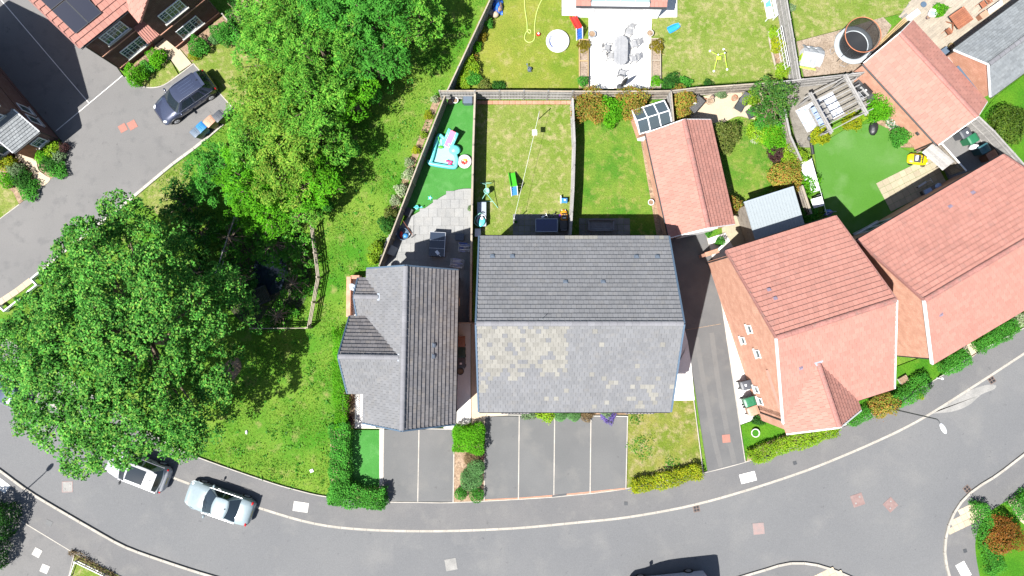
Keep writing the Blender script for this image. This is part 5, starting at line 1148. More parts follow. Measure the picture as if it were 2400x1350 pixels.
fence('slatted fence between the meadow and the long narrow garden', [(1042, 226), (989, 360), (940, 488), (889, 622)], 1.8, 'wood_fence', 'wood_pale', 'slats', 2.4)
fence('boarded fence across the ends of the two narrow lawns', [(1030, 213), (1113, 213), (1228, 213), (1342, 214)], 1.8, 'wood_grey', 'wood_pale')
fence('boarded fence behind the photinia bushes and round patio', [(1345, 214), (1500, 214), (1573, 213), (1632, 206), (1720, 200), (1832, 192)], 1.8, 'wood_fence', 'wood_pale')
fence('boarded fence behind the pergola', [(1834, 191), (1930, 181), (2024, 170)], 1.8, 'wood_grey', 'wood_grey')
fence('grey boarded fence on the meadow side of the north lawn', [(1160, -30), (1148, 0), (1049, 211)], 1.8, 'wood_grey', 'wood_pale')
fence('weathered fence between the north lawn and the trampoline garden', [(1838, -34), (1844, 0), (1860, 92), (1875, 184)], 1.8, 'wood_grey', 'wood_grey')
fence('thin fence between the long narrow garden and the dry lawn', [(1113, 219), (1109, 340), (1106, 480), (1104, 620), (1103, 752)], 1.8, 'wood_fence', 'wood_pale', capw=.13)
fence('white-capped fence between the dry lawn and the green lawn', [(1342, 232), (1347, 335), (1344, 440), (1337, 556)], 1.8, 'wood_grey', 'wood_grey', capw=.14)
fence('fence stub beside the brick greenhouse', [(1573, 214), (1580, 296)], 1.8, 'wood_grey', 'wood_pale')
fence('fence between the shrubby lawn and the pergola garden', [(1836, 240), (1852, 318), (1878, 376)], 1.7, 'wood_fence', 'wood_grey', capw=.14)
fence('low fence beside the pale shed roof', [(1880, 436), (1901, 500)], 1.4, 'wood_fence', 'wood_pale', capw=.16)
fence('tall boarded fence beside the bins at the long house', [(2288, 268), (2330, 308), (2377, 360), (2420, 408)], 1.9, 'wood_grey', 'wood_grey', capw=.12)
fence('fence at the side of the brown brick house lawn', [(521, 33), (560, 80), (590, 120)], .5, 'wood_grey', 'wood_pale', capw=.07)
# side gates between the two houses
mbx = thing('side_gate', 'cream timber gate across the path between the two houses', 'gate', (*P(1072, 757, 1.7), 0))
for k in range(8): mb = MB(); mb.box((.06 + k * .11, 0, .85), (.1, .03, 1.65)); mb.build('board', 'wood_pale', mbx)
mb = MB(); mb.box((.45, 0, 1.69), (.98, .07, .05)); mb.build('top_rail', 'wood_pale', mbx)
for x in (-.06, .97): mb = MB(); mb.box((x, 0, .9), (.09, .09, 1.8)); mb.build('post', 'wood_fence', mbx)
def rail_fence(label, pts, hgt, rails, mat, pw=.1, rw=.07, every=2.2, name='rail_fence', posts=True):
    q = [P3(x, y, hgt) for x, y in pts]; t = thing(name, label, 'fence', (q[0].x, q[0].y, 0)); o = q[0]
    for a, b in zip(q, q[1:]):
        L = (b - a).length; n = max(1, round(L / every)); d = (b - a) / n; ang = math.atan2(d.y, d.x)
        for i in range(n):
            s = a + d * i - o; e = s + d
            for z in rails: mb = MB(); beam(mb, (s.x, s.y, z), (e.x, e.y, z), rw * .55, rw * 1.4) if rw > .06 else beam(mb, (s.x, s.y, z), (e.x, e.y, z), rw, rw); mb.build('rail', mat, t)
        if posts:
            for i in range(n + 1):
                if i < n or b is q[-1]: c = a + d * i - o; g = ground_z(c.x + o.x, c.y + o.y); mb = MB(); mb.box((c.x, c.y, (hgt + .06 + g - .1) / 2), (pw, pw, hgt + .16 - g), ang); mb.build('post', mat, t)
    return t
rail_fence('weathered three-rail fence along the meadow side of the pond', [(727, 530), (735, 592), (742, 649), (720, 768)], 1.15, (.45, .75, 1.08), 'wood_pale', rw=.085)
rail_fence('rail fence across the south end of the pond', [(716, 769), (586, 770)], 1.15, (.45, .75, 1.08), 'wood_pale', rw=.085)
rail_fence('leaning rail fence in the shade west of the pond', [(549, 510), (522, 588), (505, 640)], 1.15, (.5, 1.08), 'wood_grey', rw=.085)
rail_fence('white knee rail along the drive verge under the oak', [(117, 620), (73, 654), (86, 668), (64, 685)], .45, (.42,), 'white_paint', .09, .16, 1.6)
rail_fence('white knee rail at the drive mouth', [(46, 701), (10, 729), (-4, 716), (-60, 760)], .45, (.42,), 'white_paint', .09, .16, 1.6)
rail_fence('white timber fence on the corner plot verge', [(175, 1318), (241, 1350), (300, 1380)], .6, (.3, .56), 'white_paint', .08, .08, 1.6)
rail_fence('low rail at the end of the corner plot verge', [(175, 1316), (162, 1352)], .35, (.3,), 'white_paint', .06, .07, 1.6)
# black railings by the white path
def railings():
    a, b = P(832, 921, 1.0), P(833, 990, 1.0); t = thing('railings', 'black metal railings beside the white path', 'railings', (b.x, b.y, .13)); L = a.y - b.y
    for k in range(16): mb = MB(); y = L * (k + .5) / 16; mb.tube([(0, y, 0), (0, y, .95)], .012, 5); mb.build('baluster', 'black', t)
    for z in (.12, .92): mb = MB(); mb.box((0, L / 2, z), (.03, L, .03)); mb.build('rail', 'black', t)
    for y in (0, L): mb = MB(); mb.tube([(0, y, 0), (0, y, 1.05)], .025, 6); mb.build('post', 'black', t)
railings()
mb = MB(); a, b = P(805, 900, 1.1), P(803, 1018, 1.1)
t = thing('wire_fence', 'thin green wire fence along the narrow hedge', 'fence', (b.x, b.y, .1)); L = a.y - b.y
for k in range(5): mb = MB(); mb.tube([(0, L * k / 4, 0), (0, L * k / 4, 1.1)], .02, 5); mb.build('post', 'leaf_sage', t)
for z in (.3, .7, 1.05): mb = MB(); mb.tube([(0, 0, z), (0, L, z)], .012, 4); mb.build('wire', 'leaf_sage', t)
# pond water and its outfall grille
mb = MB(); c = POND; mb.prism([(c.x + 1.3 * math.cos(a) * (1 + .15 * math.sin(3 * a)), c.y + 1.5 * math.sin(a)) for a in [6.2832 * k / 24 for k in range(24)]], -1.0, -.93)
o = struct(mb.build('pond_water', 'water'))
mb = MB(); n = 20; rows = []
for r in (0, .3, .55, .8, 1.0): rows.append([(c.x + 3.2 * r * math.cos(a), c.y + 4.0 * r * math.sin(a), ground_z(c.x + 3.2 * r * math.cos(a), c.y + 4.0 * r * math.sin(a)) + .012) for a in [6.2832 * k / 24 for k in range(25)]])
mb.grid(rows); struct(mb.build('pond_bank', 'pond_bed'))
t = thing('outfall_grille', 'dark metal outfall grille in the shaded pond', 'grille', (*P(598, 695), -.75), R_(25))
mb = MB(); mb.box((0, 0, .05), (1.5, 1.2, .1)); mb.build('headwall', 'pond_bed', t)
for k in range(14): mb = MB(); mb.tube([(-.7 + k * .105, -.55, .16), (-.7 + k * .105, .55, .3)], .016, 5); mb.build('bar', 'charcoal', t)
for y, z in ((-.55, .16), (.55, .3)): mb = MB(); mb.box((0, y, z), (1.5, .05, .05)); mb.build('frame', 'charcoal', t)

def slabs(name, origin, ang, nx, ny, w, d, mat, z, keep=None, stagger=False, skipname='slab'):
    """paving laid slab by slab: each slab its own piece of the paved area"""
    p = bpy.data.objects.new(name, None); COL.objects.link(p); p.location = (origin.x, origin.y, z); p.rotation_euler = (0, 0, ang); struct(p)
    mb = MB(); mb.box((0, 0, 0), (w - .018, d - .018, .04)); me = None
    for j in range(ny):
        for i in range(nx):
            x = (i + .5 + (.5 if stagger and j % 2 else 0)) * w; y = (j + .5) * d; wx, wy = rot2(x, y, ang)
            if keep and not keep(origin.x + wx, origin.y + wy): continue
            if me is None: o = mb.build('slab', mat, p); me = o.data
            else: o = bpy.data.objects.new('slab', me); COL.objects.link(o); o.parent = p
            o.location = (x, y, random.uniform(-.004, .004)); o.rotation_euler = (random.gauss(0, .003), random.gauss(0, .003), random.gauss(0, .004))
    return p
pat = [tuple(P(x, y, .12)) for x, y in catmull([(1106, 446), (1075, 447), (1040, 461), (1016, 477), (992, 493), (960, 514)], 4) + [(910, 560), (882, 654), (1062, 654), (1062, 752), (1102, 752)]]
slabs('grey_patio', P(878, 756, .12), 0, 11, 15, .62, .62, 'slab_grey', .118, lambda x, y: pip(x, y, pat), True)
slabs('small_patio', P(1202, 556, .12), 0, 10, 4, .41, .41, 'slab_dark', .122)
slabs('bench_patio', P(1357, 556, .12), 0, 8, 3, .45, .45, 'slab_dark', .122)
ya = angpx((2060, 431), (2150, 386))
slabs('buff_patio', P(2088, 496, .12), ya, 10, 5, .45, .45, 'slab_buff', .124)
ta = angpx((2224, 1254), (2309, 1213)); tac = [tuple(P(x, y)) for x, y in [(2222, 1256), (2233, 1216), (2252, 1192), (2287, 1170), (2308, 1210)]]
slabs('crossing_paving', P(2200, 1266, .13), ta, 9, 5, .42, .42, 'slab_cream', .118, lambda x, y: pip(x, y, tac))
tac2 = [tuple(P(x, y)) for x, y in [(1880, 1352), (1934, 1329), (1990, 1352), (2010, 1390), (1880, 1390)]]
slabs('crossing_paving', P(1875, 1398, .13), ta, 11, 6, .42, .42, 'slab_cream', .118, lambda x, y: pip(x, y, tac2))
da = angpx((2130, 60), (2200, 120)); dk = [tuple(P(x, y)) for x, y in [(2112, 36), (2165, -38), (2395, -38), (2395, 0), (2240, 128), (2192, 148)]]
slabs('timber_terrace', P(2060, 40, .12), angpx((2112, 36), (2165, -38)), 40, 26, 1.2, .16, 'wood_pale', .12, None) if False else None
def terrace():
    a = angpx((2165, 110), (2240, 48)); p = bpy.data.objects.new('timber_terrace', None); COL.objects.link(p); o_ = P(2150, 60, .12); p.location = (o_.x, o_.y, .118); p.rotation_euler = (0, 0, a); struct(p)
    mb = MB(); mb.box((0, 0, 0), (1.18, .15, .03)); me = None
    for i in range(-6, 12):
        for j in range(-28, 30):
            x, y = i * 1.2 + (.6 if j % 2 else 0), j * .16; wx, wy = rot2(x, y, a)
            if not pip(o_.x + wx, o_.y + wy, dk): continue
            if me is None: ob = mb.build('plank', 'wood_pale', p); me = ob.data
            else: ob = bpy.data.objects.new('plank', me); COL.objects.link(ob); ob.parent = p
            ob.location = (x, y, random.uniform(-.003, .003))
terrace()

# ---- generic pieces
def bin_(label, px, py, rz, body, lid, sticker=False, z=.12, s=1.0, number=False):
    t = thing('wheelie_bin', label, 'bin', (*P(px, py, z + 1.0), z), rz)
    mb = MB(); w0, w1, d0, d1, hh = .40 * s, .56 * s, .46 * s, .66 * s, .98 * s
    v = [(-w0 / 2, -d0 / 2, .03), (w0 / 2, -d0 / 2, .03), (w0 / 2, d0 / 2, .03), (-w0 / 2, d0 / 2, .03), (-w1 / 2, -d1 / 2, hh), (w1 / 2, -d1 / 2, hh), (w1 / 2, d1 / 2, hh), (-w1 / 2, d1 / 2, hh)]
    mb.add(v, [(3, 2, 1, 0), (4, 5, 6, 7), (0, 1, 5, 4), (1, 2, 6, 5), (2, 3, 7, 6), (3, 0, 4, 7)]); mb.box((0, -.02, hh), (w1 + .03, d1 + .02, .05)); mb.build('body', body, t)
    mb = MB(); rows = []
    for i in range(7):
        u = i / 6 - .5; rows.append([(x * (w1 + .05) / 2 * (1 if abs(u) < .45 else .94), u * (d1 + .09) - .01, hh + .03 + .07 * (1 - (2 * u) ** 4) * (1 - .5 * x ** 4)) for x in (-1, -.8, -.4, 0, .4, .8, 1)])
    mb.grid(rows, flip=True); mb.grid([[(x, y, hh + .02) for x, y, z_ in r] for r in rows])
    for e in (0, -1): pass
    mb.box((0, -.05, hh + .025), (w1 + .04, d1 + .02, .03)); l = mb.build('lid', lid, t, smooth=False)
    mb = MB(); mb.box((0, -.02, hh + .11), (w1 * .55, .035, .02)); mb.box((-.06 * s, .02, hh + .105), (.03, d1 * .5, .02)); mb.build('lid_rib', lid, l)
    if sticker: mb = MB(); mb.box((.02, .05, hh + .112), (.15, .15, .012)); mb.build('sticker', 'white', l)
    mb = MB(); mb.tube([(-w1 * .42, d1 / 2 - .01, hh - .05), (-w1 * .42, d1 / 2 + .1, hh - .02), (w1 * .42, d1 / 2 + .1, hh - .02), (w1 * .42, d1 / 2 - .01, hh - .05)], .018, 6); mb.build('handle', 'black', t)
    for sx in (-1, 1): mb = MB(); mb.tube([(sx * (w0 / 2 + .01), d0 / 2 + .02, .1), (sx * (w0 / 2 + .07), d0 / 2 + .02, .1)], .1, 12); mb.build('wheel', 'rubber', t)
    return t
plain('bin_black', (.045, .05, .06), .5); plain('bin_green', (.012, .10, .045), .45); plain('bin_darkgreen', (.012, .035, .025), .5); plain('bin_brown', (.16, .075, .045), .55); plain('bin_blue', (.02, .13, .30), .45); plain('bin_tan', (.30, .17, .115), .55); plain('bin_teal', (.02, .07, .085), .45); plain('bin_slate', (.07, .095, .13), .5)
bin_('black wheelie bin with a white sticker on the white side path', 1749, 903, R_(105), 'bin_black', 'bin_black', True)
bin_('bright green wheelie bin between the black and tan ones', 1757, 942, R_(108), 'bin_green', 'bin_green')
bin_('tan wheelie bin at the corner of the front-gabled house', 1765, 963, R_(110), 'bin_tan', 'bin_tan')
bin_('slate blue wheelie bin at the end of the row under the willow', 460, 308, R_(-45), 'bin_slate', 'bin_slate')
bin_('bright blue wheelie bin under the willow', 470, 299, R_(-45), 'bin_blue', 'bin_blue')
bin_('tan wheelie bin under the willow beside the blue one', 491, 284, R_(-45), 'bin_tan', 'bin_tan')
bin_('black wheelie bin on the shaded side of the tan one under the willow', 512, 272, R_(-45), 'bin_black', 'bin_black')
bin_('brown wheelie bin in the shaded passage', 1080, 801, R_(180), 'bin_brown', 'bin_brown')
bin_('dark green wheelie bin in the shaded passage', 1081, 827, R_(180), 'bin_darkgreen', 'bin_darkgreen')
bin_('black wheelie bin with a pale sticker in the shaded passage', 1081, 850, R_(180), 'bin_black', 'bin_black', True)
bin_('black numbered wheelie bin against the pergola garage', 2263, 312, R_(-60), 'bin_black', 'bin_black', True)
bin_('bright green numbered wheelie bin next to the garage one', 2281, 325, R_(-60), 'bin_green', 'bin_green')
bin_('teal wheelie bin beside the tan one at the boarded fence', 2308, 348, R_(-60), 'bin_teal', 'bin_teal')
bin_('tan-grey wheelie bin in the shade of the long house', 2326, 364, R_(-60), 'bin_brown', 'bin_brown')
def digits(px, py, rz, z=1.24):
    pass
t = thing('rubbish_sack', 'white plastic sack between the green and teal bins', 'sack', (*P(2289, 342, .8), .12)); mb = MB(); mb.ell((0, 0, .35), (.26, .22, .36), 12, 8, jit=.25); mb.tube([(0, 0, .66), (.02, 0, .8)], [.05, .08], 8); mb.build('bag', 'white', t, smooth=True)
t = thing('rubbish_sack', 'black rubbish sack on the pale turf', 'sack', (*P(2047, 298, .3), .12), R_(80)); mb = MB(); mb.ell((-.1, 0, .22), (.5, .3, .24), 14, 8, jit=.22); mb.tube([(.35, 0, .22), (.58, .05, .16)], [.14, .03], 8); mb.build('bag', 'black', t, smooth=True)
def pot(label, px, py, r=.22, hh=.35, mat='lead', soil='soil', name='plant_pot', z=.12):
    t = thing(name, label, 'pot', (*P(px, py, z + hh), z)); mb = MB(); mb.lathe((0, 0, 0), [(r * .72, 0), (r, hh * .85), (r * 1.06, hh * .86), (r * 1.06, hh), (r * .9, hh), (r * .86, hh * .8), (0.01, hh * .8)], 18); mb.build('pot', mat, t, smooth=False)
    mb = MB(); mb.lathe((0, 0, 0), [(r * .87, hh * .82), (.01, hh * .86)], 14); mb.build('compost', soil, t); return t
plain('terracotta_pot', (.28, .12, .07), .8); plain('plum', (.09, .06, .07), .7)
pot('grey pot by the fence corner of the long turf garden', 1056, 238, .20, .32, 'plum'); pot('white pot by the fence corner of the long turf garden', 1067, 235, .2, .3, 'white')
pot('pale ring pot by the garage wall on the green lawn', 1526, 474, .2, .3, 'white'); pot('round pot on the white patio, left of the table', 1388, 79, .26, .35, 'lead'); pot('round pot on the white patio, by the right planter', 1524, 77, .24, .35, 'concrete')
pot('cream pot beside the black mesh table', 1665, 236, .24, .4, 'slab_cream'); pot('small brown pot beside the cream pot', 1653, 236, .17, .25, 'terracotta_pot'); pot('brown pot behind the sun lounger', 1722, 229, .2, .3, 'terracotta_pot'); pot('tall dark pot behind the cream pot', 1670, 227, .13, .4, 'plum')
pot('white round bowl on the timber terrace', 2187, 30, .28, .4, 'white', 'lead'); pot('olive pot by the slate garage corner', 2231, 107, .2, .4, 'moss'); pot('blue bowl on the trampoline lawn', 2165, 10, .2, .12, 'trim_blue', 'trim_blue'); pot('pink bucket on the timber terrace', 2176, 40, .13, .2, 'plum'); pot('dark pot in the shaded passage', 1079, 870, .24, .35, 'charcoal'); pot('small square pot on the shrubby bin lawn', 1771, 1015, .28, .3, 'white_stone', 'leaf_weed')
pot('dark potted plant at the corner of the small dark patio', 1209, 520, .12, .25, 'charcoal', 'leaf_dark')

def boxobj(name, label, cat, px, py, z, size, rz, mat, topmat=None, part='body', lid='lid'):
    t = thing(name, label, cat, (*P(px, py, z + size[2]), z), rz); mb = MB(); mb.box((0, 0, size[2] / 2 - .03), (size[0] - .03, size[1] - .03, size[2] - .06), tap=.96); mb.build(part, mat, t)
    mb = MB(); mb.box((0, 0, size[2] - .03), (size[0], size[1], .055)); mb.build(lid, topmat or mat, t); return t
# ---- long turf garden
t = boxobj('storage_box', 'slate blue garden storage chair-box at the end fence', 'storage box', 1096, 233, .12, (.62, .55, .6), 0, 'bin_slate'); 
for sx in (-1, 1): mb = MB(); mb.box((sx * .34, 0, .4), (.07, .5, .3)); mb.build('armrest', 'charcoal', t)
def play_pool():
    plain('pool_aqua', (.10, .44, .42), .35); plain('pool_light', (.20, .50, .48), .35); plain('pool_pink', (.50, .035, .12), .4); plain('pool_blue', (.03, .22, .30), .35)
    t = thing('paddling_pool', 'turquoise inflatable paddling pool with a pink slide', 'paddling pool', (*P(1040, 352, .12), .12))
    def L(px, py): d = P(px, py, .35) - P(1040, 352, .12); return (d.x, d.y)
    edge = [L(*q) for q in catmull([(1027, 320), (1012, 375), (1006, 378), (1010, 384), (1062, 392), (1069, 385), (1070, 370), (1062, 352), (1055, 340), (1040, 325)], 4, True)]
    mb = MB(); mb.prism(edge, .0, .10); mb.build('floor', 'pool_light', t)
    for k, z in enumerate((.12, .30)): mb = MB(); mb.tube([(x, y, z) for x, y in edge + edge[:1]], .13, 8); mb.build('ring_tube', 'pool_aqua' if k else 'pool_blue', t, smooth=True)
    a, b = Vector((*L(1048, 343), .25)), Vector((*L(1065, 313), .85)); u = (b - a).normalized(); s = Vector((-u.y, u.x, 0)).normalized()
    mb = MB(); beam(mb, a, b, .42, .1); mb.build('slide', 'pool_pink', t)
    for q in (-1, 1): mb = MB(); mb.tube([a + s * q * .3, a.lerp(b, .5) + s * q * .3, b + s * q * .3 + Vector((0, 0, .05))], .12, 8); mb.build('slide_side', 'pool_aqua', t, smooth=True)
    mb = MB(); p = L(1066, 352); mb.ell((p[0], p[1], .3), (.42, .36, .28)); mb.build('slide_base', 'pool_aqua', t, smooth=True)
    mb = MB(); p = L(1055, 380)
    for k in range(5): mb.ell((p[0] + random.uniform(-.25, .2), p[1] + random.uniform(-.15, .2), .2), (.13, .11, .07), 8, 6)
    mb.build('play_float', 'pool_pink', t, smooth=True)
    mb = MB(); p = L(1033, 345); q = L(1029, 325); mb.tube([(*p, .25), (*q, .75)], .03, 6); mb.ell((*p, .2), (.2, .12, .08), 8, 6); mb.build('palm', 'pool_green', t)
plain('pool_green', (.06, .30, .02), .5); plain('toy_red', (.50, .02, .015), .4); plain('toy_blue', (.02, .08, .42), .4); plain('toy_aqua', (.08, .42, .42), .4); plain('toy_green', (.05, .38, .02), .4); plain('toy_yellow', (.55, .40, .005), .35); plain('toy_orange', (.5, .2, .01), .4); plain('toy_purple', (.16, .04, .32), .4); plain('toy_lime', (.30, .45, .04), .5); plain('mint', (.20, .42, .35), .4)
play_pool()
t = thing('pool_float', 'round white swim ring with an orange and red middle', 'swim ring', (*P(1089, 378, .3), .12)); mb = MB(); mb.ring((0, 0, .14), .36, .14, 28, 8); mb.build('ring', 'white', t, smooth=True); mb = MB(); mb.lathe((0, 0, 0), [(.3, .02), (.3, .08), (.01, .09)], 20); mb.build('base', 'cream', t)
for k, (x, y, m_) in enumerate(((.05, .12, 'toy_orange'), (.14, -.05, 'toy_red'), (-.1, -.12, 'toy_red'))): mb = MB(); mb.ell((x, y, .12), (.16, .1, .07), 10, 6, rz=k); mb.build('petal', m_, t, smooth=True)
t = thing('starfish_toy', 'pale blue star-shaped toy at the turf edge', 'toy', (*P(1008, 464, .15), .12)); mb = MB(); mb.prism([(math.cos(a) * r, math.sin(a) * r) for a, r in [(6.2832 * k / 10, .19 if k % 2 == 0 else .08) for k in range(10)]], 0, .06); mb.build('star', 'toy_aqua', t); mb = MB(); mb.ell((0, 0, .06), (.06, .06, .03), 8, 5); mb.build('centre', 'white', t)
def watering(label, px, py, mat, rz):
    t = thing('watering_can', label, 'watering can', (*P(px, py, .3), .12), rz); mb = MB(); mb.lathe((0, 0, 0), [(.15, 0), (.14, .28), (.1, .29), (.1, .2)], 14); mb.build('body', mat, t); mb = MB(); mb.tube([(.13, 0, .06), (.34, 0, .3)], [.03, .025], 6); mb.lathe((.35, 0, .28), [(.03, 0), (.06, .05)], 8); mb.build('spout', mat, t); mb = MB(); mb.tube([(-.14, 0, .06), (-.24, 0, .18), (-.1, 0, .32), (.1, 0, .3)], .018, 6); mb.build('handle', mat, t)
watering('aqua watering can in the fence shade by the patio edge', 977, 486, 'toy_aqua', 0); watering('dark watering can on the trampoline-garden fence lawn', 1241, 162, 'bin_slate', R_(120))
t = boxobj('water_butt', 'dark sack-covered crate against the slatted fence', 'crate', 957, 497, .12, (.6, .45, .4), R_(60), 'charcoal')
t = thing('broom', 'long-handled brush leaning on the slatted fence', 'broom', (*P(969, 554, .1), .14)); a = P(945, 518, 1.3) - P(969, 554, .14); mb = MB(); mb.tube([(0, 0, .05), (a.x, a.y, 1.2)], .014, 6); mb.build('handle', 'wood_red', t); mb = MB(); mb.box((0, 0, .04), (.34, .08, .08), R_(35)); mb.build('head', 'charcoal', t)
t = thing('toy_bowl', 'round blue trampoline-like toy tub with red and blue toys', 'toy tub', (*P(945, 549, .3), .14)); mb = MB(); mb.lathe((0, 0, 0), [(.36, 0), (.44, .3), (.41, .3), (.34, .04), (.01, .04)], 22); mb.build('tub', 'trim_blue', t)
mb = MB(); mb.ell((-.14, -.02, .14), (.12, .24, .1), 12, 7); mb.build('red_toy', 'toy_red', t, smooth=True); mb = MB(); mb.ell((.16, -.1, .14), (.2, .18, .1), 12, 7); mb.build('blue_toy', 'toy_skyblue' if 'toy_skyblue' in MATS else 'bin_blue', t, smooth=True)
for sx in (-1, 1): mb = MB(); mb.tube([(sx * .42, -.08, .28), (sx * .5, 0, .3), (sx * .42, .08, .28)], .02, 6); mb.build('tub_handle', 'white', t)
def rattan_set():
    t = thing('rattan_cube_set', 'black rattan cube table under three glass panels', 'garden table', (*P(1025, 573, .75), .14), R_(-3))
    mb = MB(); mb.box((0, 0, .34), (1.02, 1.6, .66)); mb.build('base', 'rattan', t)
    for k in range(3): mb = MB(); mb.box((0, -.56 + k * .56, .70), (1.06, .545, .03)); mb.build('glass_top', 'glass_frame_black', t)
    for k in (-.28, .28): mb = MB(); mb.box((0, k, .705), (1.08, .016, .035)); mb.build('top_joint', 'steel', t)
    mb = MB(); mb.box((0, .84, .70), (1.08, .03, .05)); mb.box((.535, 0, .70), (.03, 1.66, .05)); mb.build('edge_trim', 'steel', t)
    c = thing('dustpan', 'small grey dustpan lying on the rattan table', 'dustpan', (*P(1025, 592, .9), .855), R_(-50)); mb = MB(); mb.box((0, 0, .02), (.3, .2, .03)); mb.build('pan', 'steel', c); mb = MB(); mb.tube([(.15, 0, .02), (.36, 0, .03)], .02, 6); mb.build('handle', 'white', c)
surf('rattan', (.022, .022, .025), (.03, .03, .033), 8, .7, None, fa=.3, fine=30); glassm('glass_frame_black', (.02, .028, .045), .12); rattan_set()
t = boxobj('side_table', 'small dark rattan stool with a glass top', 'stool', 1077, 555, .14, (.62, .5, .4), R_(-6), 'rattan', 'glass_frame_black', 'base', 'glass_top')
def airer(label, px, py, rz, blue, n=6):
    t = thing('clothes_airer', label, 'clothes airer', (*P(px, py, .9), .14), rz)
    for sx in (-1, 1):
        mb = MB(); mb.tube([(sx * .45, -.3, 0), (sx * .45, .25, .92)], .012, 5); mb.tube([(sx * .45, .3, 0), (sx * .45, -.25, .92)], .012, 5); mb.build('leg', 'white', t)
    for k in range(n):
        y = -.28 + .56 * k / (n - 1); mb = MB(); mb.tube([(-.45, y, .93), (.45, y, .93)], .008, 5); mb.build('rod', 'white', t)
        w = random.uniform(.25, .8); x0 = random.uniform(-.45, .45 - w); rows = []
        for q in range(9): f = q / 8; rows.append([(x0 + w * f, y - .035 + .015 * math.sin(9 * f), .5 + .1 * random.random()), (x0 + w * f, y - .02, .945), (x0 + w * f, y + .02, .945), (x0 + w * f, y + .035 + .015 * math.cos(7 * f), .55 + .08 * random.random())])
        mb = MB(); mb.grid(rows); mb.build('laundry', random.choice(('cloth_white', 'cloth_blue' if blue else 'cloth_white', 'cloth_stripe')), t, smooth=True)
plain('cloth_white', (.52, .52, .55), .9); plain('cloth_blue', (.07, .11, .32), .9); plain('cloth_stripe', (.30, .33, .50), .9); plain('cloth_denim', (.20, .27, .42), .9)
airer('clothes airer with blue and white laundry near the fence', 1090, 580, R_(-4), True); airer('clothes airer with white striped laundry close to the house', 1071, 617, R_(-6), False, 7)
t = thing('wall_mirror', 'pale cracked sheet board leaning on the slatted fence', 'board', (*P(920, 598, .8), .14)); mb = MB(); mb.add([(0, 0, 0), (.28, .55, 0), (-.05, .7, .95), (-.35, .1, .95)], [(0, 1, 2, 3)]); mb.add([(.02, -.02, 0), (.30, .53, 0), (-.03, .68, .95), (-.33, .08, .95)], [(3, 2, 1, 0)]); mb.build('board', 'lead', t)
# ---- dry lawn garden
def line_and_pegs():
    a, b = P3(1205, 512, 1.9), P3(1264, 262, 1.9); t = thing('washing_line', 'thin washing line strung across the dry lawn', 'washing line', (a.x, a.y, 0)); d = b - a
    mb = MB(); mb.tube([(d.x * k / 12, d.y * k / 12, 1.9 - .18 * math.sin(math.pi * k / 12)) for k in range(13)], .009, 5); mb.build('line', 'white', t)
    mb = MB(); mb.tube([(0, 0, .1), (0, 0, 2.0)], .03, 8); mb.build('post', 'white', t); mb = MB(); mb.tube([(d.x, d.y, .1), (d.x, d.y, 2.0)], .03, 8); mb.build('post', 'wood_pale', t)
    k = .82; p = a + d * k; q = thing('peg_basket', 'small white peg basket hanging on the washing line', 'peg basket', (p.x, p.y, 1.45)); mb = MB()
    for x in (-.15, 0, .15): mb.box((x, 0, .02), (.035, .36, .03))
    for y in (-.17, -.06, .06, .17): mb.box((0, y, .05), (.34, .035, .03))
    mb.build('basket', 'white', q); mb = MB(); mb.tube([(0, -.1, .05), (0, 0, .33), (0, .1, .05)], .01, 5); mb.build('hook', 'steel', q); mb = MB(); mb.box((0, 0, .035), (.28, .3, .02)); mb.build('pegs', 'cloth_stripe', q)
line_and_pegs()
def swing():
    t = thing('toddler_swing', 'mint-coloured toddler swing on a folding frame', 'swing', (*P(1142, 458), .12))
    L = lambda px, py, z: Vector((*(P(px, py, .12 + z) - P(1142, 458)), z))
    top0, top1 = L(1139, 432, 1.15), L(1139, 452, 1.15)
    for a, b in ((L(1126, 429, .02), top0), (L(1154, 429, .02), top0), (L(1126, 473, .02), top1), (L(1167, 487, .02), top1), (L(1126, 429, .02), L(1154, 429, .02)), (L(1126, 472, .02), L(1155, 472, .02)), (top0, top1)):
        mb = MB(); mb.tube([a, b], .022, 6); mb.build('frame_tube', 'mint', t)
    s = L(1141, 449, .45); mb = MB(); mb.lathe(s, [(.12, 0), (.2, .05), (.21, .25), (.18, .25), (.16, .08), (.01, .07)], 14); mb.build('seat', 'mint', t)
    for q in (-.17, .17): mb = MB(); mb.tube([s + Vector((q, 0, .22)), top0.lerp(top1, .8)], .008, 4); mb.build('rope', 'white', t)
swing()
def slide(label, px, py, rz, mat, step, Hh=.85, L=1.35):
    t = thing('toddler_slide', label, 'slide', (*P(px, py), .12), rz); mb = MB(); a, b = Vector((L * .65, 0, .06)), Vector((-L * .15, 0, Hh))
    mb = MB(); beam(mb, a, b, .4, .05); mb.build('chute', mat, t)
    for s in (-1, 1): mb = MB(); beam(mb, a + Vector((0, s * .21, .08)), b + Vector((0, s * .21, .08)), .05, .16); mb.build('chute_side', mat, t)
    for k in range(4): mb = MB(); f = k / 3; mb.box((-L * .15 - .12 - .3 * (1 - f), 0, .12 + f * (Hh - .14)), (.16, .4, .05)); mb.build('step', step, t)
    for s in (-1, 1): mb = MB(); beam(mb, (-L * .15 - .5, s * .22, 0), (-L * .15 - .1, s * .22, Hh + .25), .05, .09); mb.build('handrail', 'white', t)
slide('green toddler slide with blue steps on the dry lawn', 1203, 436, R_(98), 'toy_green', 'bin_blue')
t = boxobj('storage_bench', 'long grey storage bench along the fence of the dry lawn', 'storage bench', 1129, 502, .12, (.62, 1.7, .55), 0, 'charcoal', 'lead')
